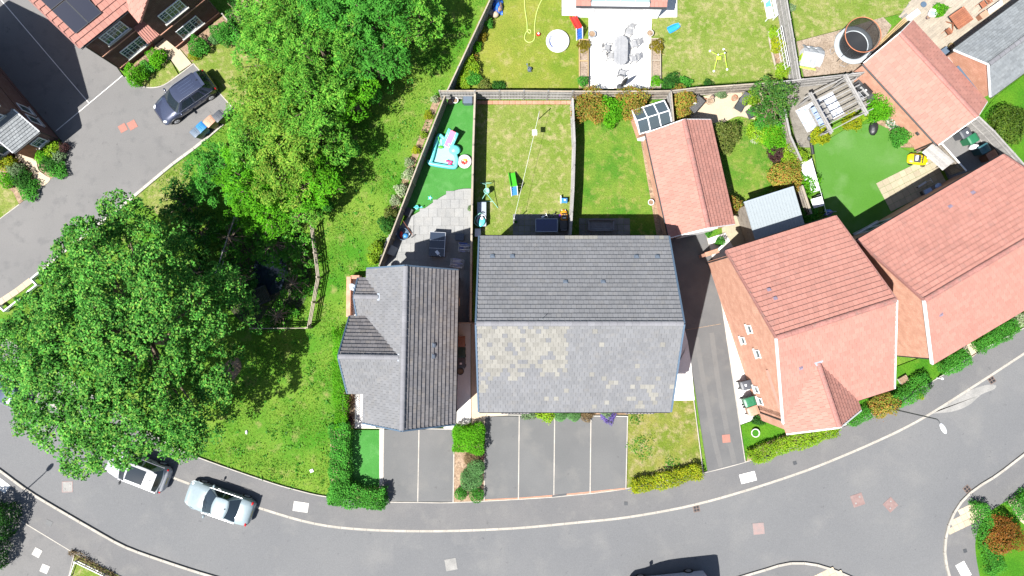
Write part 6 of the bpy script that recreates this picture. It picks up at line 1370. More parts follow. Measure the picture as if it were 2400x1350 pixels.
t = thing('bouncer_toy', 'white and turquoise baby bouncer on the grey storage bench', 'baby bouncer', (*P(1128, 515, .8), .68), R_(60)); mb = MB(); mb.tube([(-.5, -.1, .05), (-.45, .3, .2), (-.1, .4, .45), (.3, .3, .4), (.45, .1, .2)], .035, 7); mb.build('arch', 'mint', t, smooth=True); mb = MB(); mb.ring((0, 0, .05), .36, .03, 20, 6, sq=.8); mb.build('frame', 'white', t); mb = MB(); mb.ell((-.15, -.1, .15), (.36, .24, .1), 12, 7); mb.build('seat', 'toy_aqua', t, smooth=True); mb = MB(); mb.ell((.12, 0, .22), (.12, .12, .1), 10, 6); mb.build('headrest', 'white', t, smooth=True)
t = boxobj('plastic_crate', 'white lattice crate by the dry lawn corner', 'crate', 1120, 545, .12, (.42, .55, .45), 0, 'cloth_stripe', 'white')
t = thing('glass_table', 'blue-black rectangular glass table on the small dark patio', 'table', (*P(1281, 528, .85), .14), 0)
mb = MB(); mb.box((0, 0, .72), (1.5, .88, .03)); mb.build('glass_top', 'glass_navy', t); mb = MB()
for x, y, sx, sy in ((0, .45, 1.56, .05), (0, -.45, 1.56, .05), (.755, 0, .05, .9), (-.755, 0, .05, .9)): mb.box((x, y, .72), (sx, sy, .05))
mb.build('frame', 'lead', t)
for x in (-.68, .68):
    for y in (-.38, .38): mb = MB(); mb.box((x, y, .35), (.05, .05, .7)); mb.build('leg', 'lead', t)
for k, x in enumerate((1275, 1296)):
    t = thing('toy_tricycle', ('small white toy bike behind the blue glass table', 'small dark toy bike behind the blue glass table')[k], 'toy bike', (*P(x, 508, .2), .12), R_(20 + 40 * k)); m_ = ('white', 'charcoal')[k]
    for wx, wy, r in ((.24, 0, .13), (-.18, .13, .09), (-.18, -.13, .09)): mb = MB(); mb.tube([(wx, wy - .02, r), (wx, wy + .02, r)], r, 12); mb.build('wheel', 'rubber', t)
    mb = MB(); mb.tube([(.24, 0, .13), (.18, 0, .38), (-.18, 0, .2), (-.18, .13, .09)], .02, 6); mb.tube([(-.18, 0, .2), (-.18, -.13, .09)], .02, 6); mb.build('frame', m_, t); mb = MB(); mb.tube([(.18, -.16, .42), (.18, .16, .42)], .018, 6); mb.build('handlebar', m_, t); mb = MB(); mb.box((-.1, 0, .3), (.16, .12, .04)); mb.build('saddle', m_, t)
def ride_on(label, px, py, rz, mat, s, name='ride_on_car', wind='black'):
    t = thing(name, label, 'toy car', (*P(px, py, .35), .12), rz); st = [(-.6, .22, .20), (-.5, .30, .30), (-.2, .33, .34), (.1, .33, .36), (.35, .31, .32), (.55, .24, .24), (.62, .14, .18)]; rows = []
    for x, w, zt in st: rows.append([(x * s, y * s, z * s) for y, z in ((-w * .9, .08), (-w, .16), (-w, zt * .8), (-w * .7, zt), (0, zt + .02), (w * .7, zt), (w, zt * .8), (w, .16), (w * .9, .08))])
    mb = MB(); mb.grid(rows, flip=True); n = 9; mb.add(rows[0], [tuple(range(n))]); mb.add(rows[-1], [tuple(range(n))[::-1]]); mb.build('body', mat, t, smooth=True)
    mb = MB(); mb.box((-.12 * s, 0, .37 * s), (.42 * s, .46 * s, .05)); mb.build('cockpit', 'charcoal', t); mb = MB(); mb.box((.2 * s, 0, .42 * s), (.05, .5 * s, .14 * s), ry=-.6); mb.build('windscreen', wind, t); mb = MB(); mb.ring((.06 * s, 0, .45 * s), .09 * s, .015, 12, 5); mb.build('steering_wheel', 'black', t)
    mb = MB(); mb.box((-.22 * s, 0, .45 * s), (.1 * s, .3 * s, .2 * s)); mb.build('seat', 'white', t)
    for x in (-.38, .38):
        for y in (-.31, .31): mb = MB(); mb.tube([(x * s, (y - .04) * s, .12 * s), (x * s, (y + .04) * s, .12 * s)], .12 * s, 12); mb.build('wheel', 'rubber', t)
    for y in (-.16, .16): mb = MB(); mb.ell((.56 * s, y * s, .22 * s), (.05 * s, .05 * s, .04 * s), 8, 5); mb.build('headlight', 'white', t)
    return t
ride_on('orange ride-on toy truck by the small dark patio', 1322, 506, R_(93), 'toy_orange', .75)
t = thing('toy_ball', 'purple ball beside the orange toy truck', 'ball', (*P(1313, 506, .2), .12)); mb = MB(); mb.ell((0, 0, .13), (.13, .13, .13), 14, 9); mb.build('ball', 'toy_purple', t, smooth=True); mb = MB(); mb.lathe((0, 0, .255), [(.02, 0), (.015, .008)], 8); mb.build('valve', 'white', t)
t = boxobj('barbecue_grill', 'small dark barbecue tray by the fence of the dark patio', 'barbecue', 1321, 527, .12, (.5, .62, .55), 0, 'black', 'charcoal'); mb = MB(); mb.tube([(-.2, -.36, .5), (.2, -.36, .5)], .015, 6); mb.build('handle', 'steel', t)
t = thing('activity_table', 'little blue and white activity table by the fence', 'toy table', (*P(1322, 471, .35), .12)); mb = MB(); mb.box((0, 0, .38), (.42, .34, .06)); mb.build('top', 'bin_blue', t)
for x in (-.17, .17):
    for y in (-.13, .13): mb = MB(); mb.box((x, y, .18), (.04, .04, .36)); mb.build('leg', 'white', t)
mb = MB(); mb.ell((.05, .04, .45), (.1, .08, .06), 8, 5); mb.build('toy_boat', 'cloth_stripe', t); mb = MB(); mb.box((-.24, .1, .2), (.06, .5, .4)); mb.build('side_board', 'white', t)
# ---- green lawn garden: bench
def sofa_bench():
    t = thing('garden_bench', 'dark grey slatted garden bench on the shaded patio', 'bench', (*P(1408, 531, .5), .14))
    for k in range(5): mb = MB(); mb.box((0, -.26 + k * .12, .42), (1.75, .105, .035)); mb.build('seat_slat', 'bench_grey', t)
    for k in range(3): mb = MB(); mb.box((0, .36 + k * .03, .55 + k * .13), (1.75, .03, .11), rx=-.25); mb.build('back_slat', 'bench_grey', t)
    for sx in (-1, 1):
        mb = MB(); mb.box((sx * .86, .02, .62), (.08, .62, .05)); mb.build('armrest', 'bench_grey', t)
        for y in (-.25, .3): mb = MB(); mb.box((sx * .82, y, .3), (.07, .07, .6)); mb.build('leg', 'bench_grey', t)
surf('bench_grey', (.15, .155, .165), (.125, .13, .14), 3, .8, None, fa=.15); sofa_bench()
# ---- round patio garden
def mesh_table():
    t = thing('mesh_table', 'black wrought mesh table with a white paper on it', 'table', (*P(1632, 244, .8), .13), R_(48))
    mb = MB(); mb.box((0, 0, .7), (1.1, .68, .02)); mb.build('top', 'mesh_black', t); mb = MB(); mb.tube([(x, y, .71) for x, y in ((-.56, -.35), (.56, -.35), (.56, .35), (-.56, .35), (-.56, -.35))], .02, 6); mb.build('rim', 'black', t)
    for x in (-.48, .48):
        for y in (-.28, .28): mb = MB(); mb.tube([(x, y, 0), (x * .9, y * .9, .7)], .018, 6); mb.build('leg', 'black', t)
    p = thing('paper_sheet', 'white card lying on the black mesh table', 'paper', (*P(1628, 243, .86), .86), R_(30)); mb = MB(); mb.box((0, 0, .004), (.22, .12, .008)); mb.build('card', 'white', p)
surf('mesh_black', (.012, .012, .013), (.10, .10, .10), 26, .6, None, fa=.3, fine=40); mesh_table()
def lounger(label, px, py, rz):
    t = thing('reclining_chair', label, 'lounger', (*P(px, py, .4), .13), rz); mb = MB()
    mb.grid([[(.62, -.27, .42), (.62, .27, .42)], [(.2, -.27, .36), (.2, .27, .36)], [(-.05, -.27, .34), (-.05, .27, .34)], [(-.35, -.26, .62), (-.35, .26, .62)], [(-.62, -.25, .92), (-.62, .25, .92)]]); mb.build('sling', 'charcoal', t)
    for s in (-1, 1):
        mb = MB(); mb.tube([(.62, s * .29, .42), (.2, s * .29, .36), (-.05, s * .29, .34), (-.62, s * .27, .92)], .016, 6); mb.build('side_rail', 'black', t)
        mb = MB(); mb.tube([(.5, s * .3, 0), (-.2, s * .3, .55)], .014, 6); mb.tube([(-.45, s * .3, 0), (.1, s * .3, .55)], .014, 6); mb.build('leg', 'black', t); mb = MB(); mb.box((-.05, s * .31, .57), (.42, .05, .025)); mb.build('armrest', 'black', t)
lounger('black reclining garden chair facing the patio, nearer the pots', 1737, 243, R_(-120)); lounger('black reclining garden chair under the small dark tree', 1768, 263, R_(-155))
# ---- pergola garden
def pergola():
    A, B, C, D_ = P(1885, 232, 2.3), P(1985, 180, 2.3), P(2042, 254, 2.3), P(1938, 312, 2.3)
    o = (A + B + C + D_) / 4; u = (B - A).normalized(); v = (D_ - A).normalized(); L = (B - A).length; Wd = (D_ - A).length; ang = math.atan2(u.y, u.x)
    t = thing('pergola', 'weathered grey timber pergola beside the barbecue', 'pergola', (o.x, o.y, .12), ang); sg = 1 if rot2(v.x, v.y, -ang)[1] > 0 else -1
    for k in range(7): mb = MB(); y = -Wd / 2 + Wd * k / 6; mb.box((0, y, 2.32), (L + .5, .055, .14)); mb.build('rafter', 'wood_grey', t)
    for x in (-L / 2 + .3, L / 2 - .3): mb = MB(); mb.box((x, 0, 2.18), (.10, Wd + .4, .14)); mb.build('beam', 'wood_grey', t); mb = MB(); mb.box((x, 0, 2.44), (.13, Wd + .3, .07)); mb.build('cross_beam', 'wood_grey', t)
    for x in (-L / 2 + .3, L / 2 - .3):
        for y in (-Wd / 2 + .1, Wd / 2 - .1): mb = MB(); mb.box((x, y, 1.05), (.12, .12, 2.12)); mb.build('post', 'wood_grey', t)
    # white patterned rug and a swing-less seat beneath
    r = thing('outdoor_rug', 'white patterned rug poking out from under the pergola', 'rug', (*P(1908, 275, .13), .124), ang); mb = MB(); mb.box((.55, .15, .008), (3.0, 1.75, .015)); mb.build('rug', 'rug', r); mb = MB(); [mb.box((.55, .15 + s * .86, .012), (3.0, .03, .017)) for s in (-1, 1)]; mb.build('border', 'white', r)
    s = thing('outdoor_sofa', 'blue cushioned two-seat sofa under the pergola', 'sofa', (o.x - u.x * .5, o.y - u.y * .5, .14), ang); mb = MB(); mb.box((0, 0, .3), (.75, 1.5, .3)); mb.build('base', 'wood_grey', s)
    for y in (-.37, .37): mb = MB(); mb.box((.0, y, .5), (.7, .7, .14)); mb.build('cushion', 'cloth_denim', s)
    mb = MB(); mb.box((.38, 0, .7), (.14, 1.5, .5)); mb.build('backrest', 'wood_grey', s)
surf('rug', (.52, .53, .55), (.16, .19, .24), 5, .95, None, fa=.15); pergola()
def gas_bbq():
    t = thing('gas_barbecue', 'black gas barbecue with its lid closed by the garage wall', 'barbecue', (*P(2028, 212, 1.0), .12), R_(-48)); mb = MB(); mb.box((0, 0, .4), (.9, .55, .75)); mb.build('cabinet', 'charcoal', t)
    rows = [[(x, .36 * math.cos(a), .82 + .3 * math.sin(a)) for a in [math.pi * k / 8 for k in range(9)]] for x in (-.42, .42)]; mb = MB(); mb.grid(rows); mb.add(rows[0], [tuple(range(9))]); mb.add(rows[1], [tuple(range(9))[::-1]]); mb.build('lid', 'black', t)
    for s in (-1, 1): mb = MB(); mb.box((s * .66, 0, .8), (.4, .5, .04)); mb.build('side_shelf', 'charcoal', t)
    mb = MB(); mb.tube([(-.35, -.42, .9), (.35, -.42, .9)], .02, 6); mb.build('handle', 'steel', t); mb = MB(); mb.box((0, -.1, 1.115), (.1, .12, .02)); mb.build('thermometer', 'white', t)
    mb = MB(); mb.box((0, -.42, .66), (.95, .12, .1)); mb.build('control_panel', 'steel', t)
gas_bbq()
t = boxobj('cool_box', 'black box stool at the end of the barbecue', 'box', 2012, 198, .12, (.5, .45, .5), R_(-45), 'black', 'charcoal')
t = thing('bench_table', 'dark grill rack table in front of the barbecue', 'table', (*P(2014, 225, .6), .12), R_(-48)); mb = MB()
for k in range(7): mb.box((0, -.2 + k * .07, .5), (.75, .03, .03))
mb.build('top', 'charcoal', t)
for x in (-.33, .33): mb = MB(); mb.box((x, 0, .25), (.05, .45, .48)); mb.build('leg', 'charcoal', t)
ride_on('bright yellow ride-on toy car on the pale turf', 2151, 374, R_(-8), 'toy_yellow', 1.15)
t = thing('hosepipe_roll', 'black rolled hose mat at the turf corner', 'roll', (*P(1903, 342, .2), .12), R_(95)); mb = MB(); mb.tube([(-.6, 0, .1), (.6, .05, .1)], .11, 10); mb.build('roll', 'black', t); mb = MB(); mb.ell((.55, .1, .12), (.2, .2, .12), 8, 6); mb.build('cover', 'charcoal', t)
# white cloths over the fence rail and washing on it
a, b = P3(1900, 372, 1.2), P3(1927, 470, 1.2); t = thing('cloth_line', 'white sheets hung over the wire beside the pale turf', 'laundry', (a.x, a.y, .12)); d = b - a
mb = MB(); mb.tube([(0, 0, 1.2), (d.x * 1.35, d.y * 1.35, 1.2)], .012, 5); mb.build('wire', 'steel', t)
for k, (f0, f1, dp) in enumerate(((.02, .44, .62), (.44, .76, .42), (.90, 1.12, .55))):
    rows = []; nx = 10
    for i in range(nx + 1):
        f = f0 + (f1 - f0) * i / nx; w = .05 * math.sin(i * 1.9); n_ = Vector((-d.y, d.x)).normalized()
        rows.append([(d.x * f - n_.x * q, d.y * f - n_.y * q, z) for q, z in ((-.06 + w * .2, .75), (0, 1.215), (dp * .45 + w, .95 + w), (dp + w, .70 + w))])
    mb = MB(); mb.grid(rows); mb.build('sheet', 'cloth_white', t, smooth=True)
for f in (0, .85, 1.35): mb = MB(); mb.tube([(d.x * f, d.y * f, 0), (d.x * f, d.y * f, 1.3)], .025, 6); mb.build('post', 'steel', t)
t = thing('laundry_bundle', 'blue and white washing hung in the shade behind the house', 'laundry', (*P(1943, 497, .9), .12)); rows = []
for i in range(9): rows.append([(-.25 + .06 * i, -.2 + .03 * math.sin(i * 2), .4), (-.25 + .06 * i, .0 + .02 * math.cos(i), 1.0), (-.25 + .06 * i, .22 + .04 * math.sin(i * 3), .5)])
mb = MB(); mb.grid(rows); mb.build('cloth', 'cloth_blue', t, smooth=True); mb = MB(); mb.grid([[(x + .1, y * .8, z + .015) for x, y, z in r] for r in rows[2:6]]); mb.build('shirt', 'cloth_white', t); mb = MB(); mb.tube([(-.4, 0, 1.0), (.4, 0, 1.0)], .01, 5); mb.tube([(-.4, 0, 0), (-.4, 0, 1.0)], .015, 5); mb.tube([(.4, 0, 0), (.4, 0, 1.0)], .015, 5); mb.build('stand', 'steel', t)
# timber bin gate and trellis
def bin_gate():
    a, b = P(2173, 345, 1.5), P(2222, 388, 1.5); t = thing('side_gate', 'pale timber gate leaning beside the bins and pale turf', 'gate', (a.x, a.y, .12), math.atan2(b.y - a.y, b.x - a.x)); L = (b - a).length
    for k in range(6): mb = MB(); mb.box((L / 2, -.35 + k * .11, 1.25 + .1 * k), (L, .145, .03), rx=.7); mb.build('board', 'wood_grey', t)
    for x in (.1, L - .1): mb = MB(); beam(mb, (x, -.4, 1.18), (x, .25, 1.75), .08, .05); mb.build('brace', 'wood_pale', t); mb = MB(); mb.box((x, .1, .7), (.08, .08, 1.5)); mb.build('post', 'wood_pale', t)
    c, d = P(2206, 338, 1.75), P(2262, 400, 1.75); g = thing('side_gate', 'braced dark timber gate between the bins and the buff patio', 'gate', (c.x, c.y, .12), math.atan2(d.y - c.y, d.x - c.x)); W = (d - c).length
    for k in range(int(W / .12)): mb = MB(); mb.box((.06 + k * .12, 0, .85), (.112, .025, 1.7)); mb.build('board', 'wood_fence', g)
    for z in (.3, 1.4): mb = MB(); mb.box((W / 2, -.03, z), (W, .04, .1)); mb.build('ledge', 'wood_fence', g)
    mb = MB(); beam(mb, (.1, -.04, .3), (W - .1, -.04, 1.4), .04, .1); mb.build('brace', 'wood_fence', g); mb = MB(); mb.box((W / 2, 0, 1.72), (W + .1, .1, .04)); mb.build('cap', 'white_paint', g)
bin_gate()
# things in the shade at the long house
t = thing('clothes_bench', 'dark bench with pale blue laundry on it by the long house', 'bench', (*P(2185, 445, .6), .14), ya); mb = MB(); mb.box((0, 0, .42), (1.3, .5, .06)); mb.build('seat', 'wood_fence', t)
for x in (-.55, .55): mb = MB(); mb.box((x, 0, .2), (.08, .45, .4)); mb.build('leg', 'charcoal', t)
for x, r in ((-.35, .24), (.45, .26)):
    c = thing('laundry_pile', ('folded pale blue laundry on the dark bench' if x < 0 else 'crumpled pale blue laundry on the dark bench'), 'laundry', (*(P(2185, 445, .6) + Vector(rot2(x, .05, ya))), .59), ya); mb = MB(); mb.ell((0, 0, .1), (r, r * .8, .12), 12, 7, jit=.25) if x > 0 else mb.box((0, 0, .08), (.5, .36, .14)); mb.build('cloth', 'cloth_denim', c, smooth=x > 0)
t = thing('scooter', 'grey folded scooter by the dark bench', 'scooter', (*P(2162, 432, .3), .14), ya + .1); mb = MB(); mb.box((0, 0, .12), (.7, .12, .04)); mb.build('deck', 'steel', t)
for x in (-.36, .36): mb = MB(); mb.tube([(x, -.02, .08), (x, .02, .08)], .08, 10); mb.build('wheel', 'rubber', t)
mb = MB(); mb.tube([(.36, 0, .1), (.28, 0, .8)], .02, 6); mb.tube([(.28, -.2, .82), (.28, .2, .82)], .016, 6); mb.build('handlebar', 'steel', t)
t = thing('ladder', 'silver ladder lying along the back wall of the long house', 'ladder', (*P(2032, 538, .3), .14), ya)
for y in (-.18, .18): mb = MB(); mb.box((0, y, .12), (2.0, .05, .09)); mb.build('stile', 'steel', t)
for k in range(8): mb = MB(); mb.tube([(-.87 + k * .25, -.16, .12), (-.87 + k * .25, .16, .12)], .016, 6); mb.build('rung', 'steel', t)
# ---- north garden
t = thing('round_pool', 'round white paddling pool on the north lawn', 'paddling pool', (*P(1307, 97, .2), .115)); mb = MB(); mb.ring((0, 0, .15), .72, .12, 36, 8); mb.build('ring', 'white', t, smooth=True); mb = MB(); mb.lathe((0, 0, 0), [(.7, .02), (.7, .09), (.01, .095)], 32); mb.build('floor', 'white', t); mb = MB()
for k in range(6): mb.ell((random.uniform(-.14, .14), random.uniform(-.12, .12), .1), (.05, .03, .015), 6, 4)
mb.build('floor_print', 'toy_aqua', t); mb = MB(); mb.tube([(math.cos(a) * .55, math.sin(a) * .55, .16) for a in [2.3 + k * .17 for k in range(11)]], .015, 5); mb.build('stripe', 'cloth_blue', t)
slide('red toddler slide with a blue ladder on the north lawn', 1351, 72, R_(107), 'toy_red', 'toy_blue', .8, 1.5)
t = thing('sledge', 'blue plastic sledge on the dry lawn past the patio', 'sledge', (*P(1579, 66, .15), .115), R_(28)); rows = []
for i in range(9):
    f = i / 8; w = .2 * (1 - .5 * f ** 4); zz = .02 + .16 * max(0, f - .75) ; rows.append([(-.45 + .9 * f, y * w, zz + e) for y, e in ((-1.25, .12), (-1, .1), (-.8, 0), (0, .02), (.8, 0), (1, .1), (1.25, .12))])
mb = MB(); mb.grid(rows, flip=True); mb.grid([[(x, y, z - .012) for x, y, z in r] for r in rows]); mb.build('shell', 'toy_bluebright', t); mb = MB(); mb.tube([(.42, -.12, .1), (.6, 0, .05), (.42, .12, .1)], .012, 5); mb.build('tow_rope', 'white', t)
plain('hose', (.30, .38, .10), .5)
t = thing('garden_hose', 'pale green garden hose looped on the north lawn', 'hose', (*P(1240, 60), .12)); o_ = P(1240, 60); pts_ = catmull([(1229, -20), (1230, 20), (1235, 55), (1236, 74), (1242, 80), (1244, 74), (1238, 72), (1231, 82), (1230, 94), (1238, 101), (1249, 98), (1253, 88), (1253, 60), (1258, 30), (1268, 5), (1280, -15)], 5)
mb = MB(); mb.tube([(*(P(x, y) - o_), .03) for x, y in pts_], .035, 6); mb.build('pipe', 'hose', t, smooth=True); mb = MB(); mb.tube([(*(P(1229, -20) - o_), .03), (*(P(1228, -24) - o_), .05)], .05, 8); mb.build('nozzle', 'toy_orange', t)
t = thing('toy_bucket', 'red and white toy bucket near the round white pool', 'toy', (*P(1261, 82, .15), .115)); mb = MB(); mb.lathe((0, 0, 0), [(.1, 0), (.14, .2), (.12, .2), (.09, .03), (.01, .03)], 12); mb.build('bucket', 'toy_red', t); mb = MB(); mb.ell((.03, .05, .18), (.08, .07, .06), 8, 5); mb.build('sand', 'white', t)
def dining():
    o = P(1455, 118, .85); t = thing('dining_table', 'long oval silvery teak table on the white patio', 'table', (o.x, o.y, .13), R_(-2)); L, W = 2.15, .98; N = 11
    for k in range(N):
        x = -W / 2 + W * (k + .5) / N; y = L / 2 - W / 2 + math.sqrt(max(0, (W / 2) ** 2 - x * x)) ; mb = MB(); mb.box((x, 0, .73), (W / N - .008, 2 * y, .03)); mb.build('slat', 'teak', t)
    for y in (-.7, .7): mb = MB(); mb.box((0, y, .69), (.8, .08, .05)); mb.build('bearer', 'teak', t)
    mb = MB(); mb.box((0, 0, .748), (W, .14, .006)); mb.build('middle_board', 'teak', t)
    for x in (-.3, .3):
        for y in (-.6, .6): mb = MB(); mb.box((x, y, .34), (.07, .07, .68)); mb.build('leg', 'teak', t)
    def chair(label, px, py, rz, group=None):
        c = thing('folding_chair', label, 'chair', (*P(px, py, .5), .13), rz, group)
        for k in range(5): mb = MB(); mb.box((0, -.18 + k * .09, .44), (.44, .075, .02)); mb.build('seat_slat', 'teak', c)
        for k in range(5): mb = MB(); mb.box((-.18 + k * .09, .26 + .06, .72), (.07, .02, .46), rx=-.2); mb.build('back_slat', 'teak', c)
        for s in (-1, 1): mb = MB(); mb.box((s * .25, .02, .63), (.045, .5, .03)); mb.build('armrest', 'teak', c)
        for s in (-1, 1):
            for y in (-.2, .24): mb = MB(); mb.box((s * .23, y, .3), (.04, .04, .62)); mb.build('leg', 'teak', c)
    chair('pale folding chair at the house end of the oval table', 1472, 74, R_(-15)); chair('pale folding chair on the planter side of the oval table, nearer the house', 1484, 104, R_(-75)); chair('pale folding chair on the planter side of the oval table, nearer the fence', 1483, 138, R_(-78))
    chair('pale folding chair pushed back on the lawn side of the oval table', 1421, 113, R_(80)); chair('pale folding chair tucked on the lawn side of the oval table', 1430, 132, R_(90)); chair('pale folding chair at the parasol end of the oval table', 1456, 172, R_(165))
surf('teak', (.185, .19, .20), (.215, .218, .225), 2.5, .85, None, fa=.12, fine=14, isl=.08); dining()
t = thing('parasol', 'closed black parasol leaning from the fence by the oval table', 'parasol', (*P(1454, 203, .3), .13)); a = P(1472, 180, 2.3) - P(1454, 203, .3); top = Vector((a.x, a.y, 2.1)); mb = MB(); mb.tube([(0, 0, 0), top * .25, top * 1.02], [.02, .02, .015], 6); mb.build('pole', 'steel', t)
mb = MB(); mb.tube([top * .28, top * .4, top * .6, top * .85, top], [.13, .12, .15, .09, .02], 9); mb.build('canopy', 'black', t); mb = MB(); mb.lathe((0, 0, 0), [(.26, 0), (.26, .06), (.04, .1)], 14); mb.build('base', 'charcoal', t); mb = MB(); q = top * .52; mb.tube([q - top * .01, q + top * .01], .155, 9); mb.build('tie', 'charcoal', t)
def planter(label, x, y0, y1, w):
    a, b = P(x, y0, .4), P(x, y1, .4); t = thing('raised_planter', label, 'planter', (a.x, b.y, .115)); L = a.y - b.y; mb = MB()
    for px_, py_, sx, sy in ((-w / 2, L / 2, .06, L), (w / 2, L / 2, .06, L), (0, .03, w - .06, .06), (0, L - .03, w - .06, .06), (0, L * .55, w - .06, .06)): mb = MB(); mb.box((px_, py_, .17), (sx, sy, .34)); mb.build('board', 'wood_new' if x < 1400 else 'wood_pale', t)
    mb = MB(); mb.box((0, L / 2, .12), (w - .07, L - .13, .24)); mb.build('soil_fill', 'gravel', t)
planter('timber planter bed on the round-pool side of the white patio', 1368, 92, 205, .62); planter('timber planter bed on the sledge side of the white patio', 1537, 90, 205, .62)
t = thing('bed_edging', 'curved timber-edged side bed along the weathered fence', 'flower bed', (*P(1805, 80), .115)); o_ = P(1805, 80); mb = MB(); q = [P(x, y) - o_ for x, y in catmull([(1812, 74), (1802, 76), (1800, 84), (1806, 118), (1817, 165)], 4)]; mb.tube([(p.x, p.y, .07) for p in q], .09, 6); mb.build('edging_log', 'wood_pale', t, smooth=True); mb = MB(); mb.prism([tuple(P(x, y) - o_) for x, y in [(1804, 78), (1818, 74), (1836, 165), (1818, 165)]], 0, .05); mb.build('soil_fill', 'soil', t)
t = thing('trellis', 'pale lattice trellis against the weathered fence', 'trellis', (*P(1836, 112, 1.2), .1), R_(-80))
for k in range(9): mb = MB(); mb.box((-1.4 + k * .35, 0, .75), (.03, .03, 1.5)); mb.build('upright', 'white_paint', t)
for z in (.3, .75, 1.2, 1.48): mb = MB(); mb.box((0, .02, z), (2.9, .02, .03)); mb.build('lath', 'white_paint', t)
def slat_bench():
    t = thing('garden_bench', 'white slatted garden bench with an aqua towel by the weathered fence', 'bench', (*P(1802, 20, .5), .115), R_(-80))
    for k in range(7): mb = MB(); mb.box((0, -.25 + k * .075, .43), (1.5, .06, .025)); mb.build('seat_slat', 'white', t)
    for k in range(4): mb = MB(); mb.box((0, .30 + k * .02, .5 + k * .1), (1.5, .02, .07)); mb.build('back_slat', 'white', t)
    for s in (-1, 1): mb = MB(); mb.box((s * .76, 0, .6), (.05, .6, .04)); mb.build('armrest', 'white', t)
    for s in (-1, 1):
        for y in (-.24, .3): mb = MB(); mb.box((s * .72, y, .3), (.06, .06, .6)); mb.build('leg', 'white', t)
    c = thing('towel', 'aqua towel with dark marks on the white bench', 'towel', (*P(1800, 6, .6), .56), R_(-80)); mb = MB(); mb.grid([[(x, y, .005 + .02 * math.sin(5 * x + 3 * y)) for x in (-.3, -.1, .1, .3)] for y in (-.2, 0, .2)]); mb.build('cloth', 'toy_aqua', c, smooth=True)
slat_bench()
def wobble():
    t = thing('sprinkler_toy', 'lime four-legged climbing toy with white ball feet', 'toy', (*P(1688, 140), .115)); o = P(1688, 140); L = lambda px, py, z: Vector((*(P(px, py, z) - o), z))
    feet = [L(1663, 121, .07), L(1695, 117, .07), L(1672, 168, .07), L(1703, 164, .07)]; hub = [L(1682, 130, .55), L(1697, 126, .55)]
    for f, hb in zip(feet, (hub[0], hub[1], hub[0], hub[1])): mb = MB(); mb.tube([f, hb], .025, 6); mb.build('leg', 'toy_lime', t); mb = MB(); mb.ell(f, (.085, .085, .085), 10, 7); mb.build('foot_ball', 'white', t, smooth=True)
    mb = MB(); mb.tube([hub[0], hub[1]], .03, 6); mb.build('crossbar', 'toy_lime', t); c = (hub[0] + hub[1]) / 2; mb = MB(); mb.box((c.x - .12, c.y - .22, .35), (.34, .22, .05)); mb.build('seat', 'toy_lime', t)
    for hb in hub: mb = MB(); mb.ell(hb + Vector((0, 0, .04)), (.06, .06, .06), 8, 6); mb.build('knob', 'white', t, smooth=True)
wobble()
t = thing('tarpaulin', 'crumpled bright blue tarpaulin over a heap by the fence', 'tarpaulin', (*P(1167, 12, .5), .115)); mb = MB(); rows = []
for i in range(10):
    rows.append([(-.42 + .084 * j + random.gauss(0, .02), -.55 + .12 * i + random.gauss(0, .02), max(.02, .62 * math.cos((j / 9 - .5) * 2.6) * math.cos((i / 9 - .5) * 2.4) + random.gauss(0, .045))) for j in range(10)])
plain('tarp_blue', (.02, .10, .42), .3); mb.grid(rows); mb.build('sheet', 'tarp_blue', t); mb = MB(); mb.ell((0, -.05, .22), (.34, .45, .28), 10, 7); mb.build('heap', 'soil', t)
t = thing('sack_and_stump', 'pale sack and stump at the foot of the blue tarpaulin', 'sack', (*P(1161, 34, .3), .115)); mb = MB(); mb.ell((0, 0, .2), (.27, .24, .24), 12, 8, jit=.12); mb.build('sack', 'slab_cream', t, smooth=True); mb = MB(); mb.lathe((-.28, .12, 0), [(.2, 0), (.19, .3), (.01, .31)], 12); mb.build('stump', 'wood_pale', t)  # a filled sack with one cut stump beside it, no stacked logs
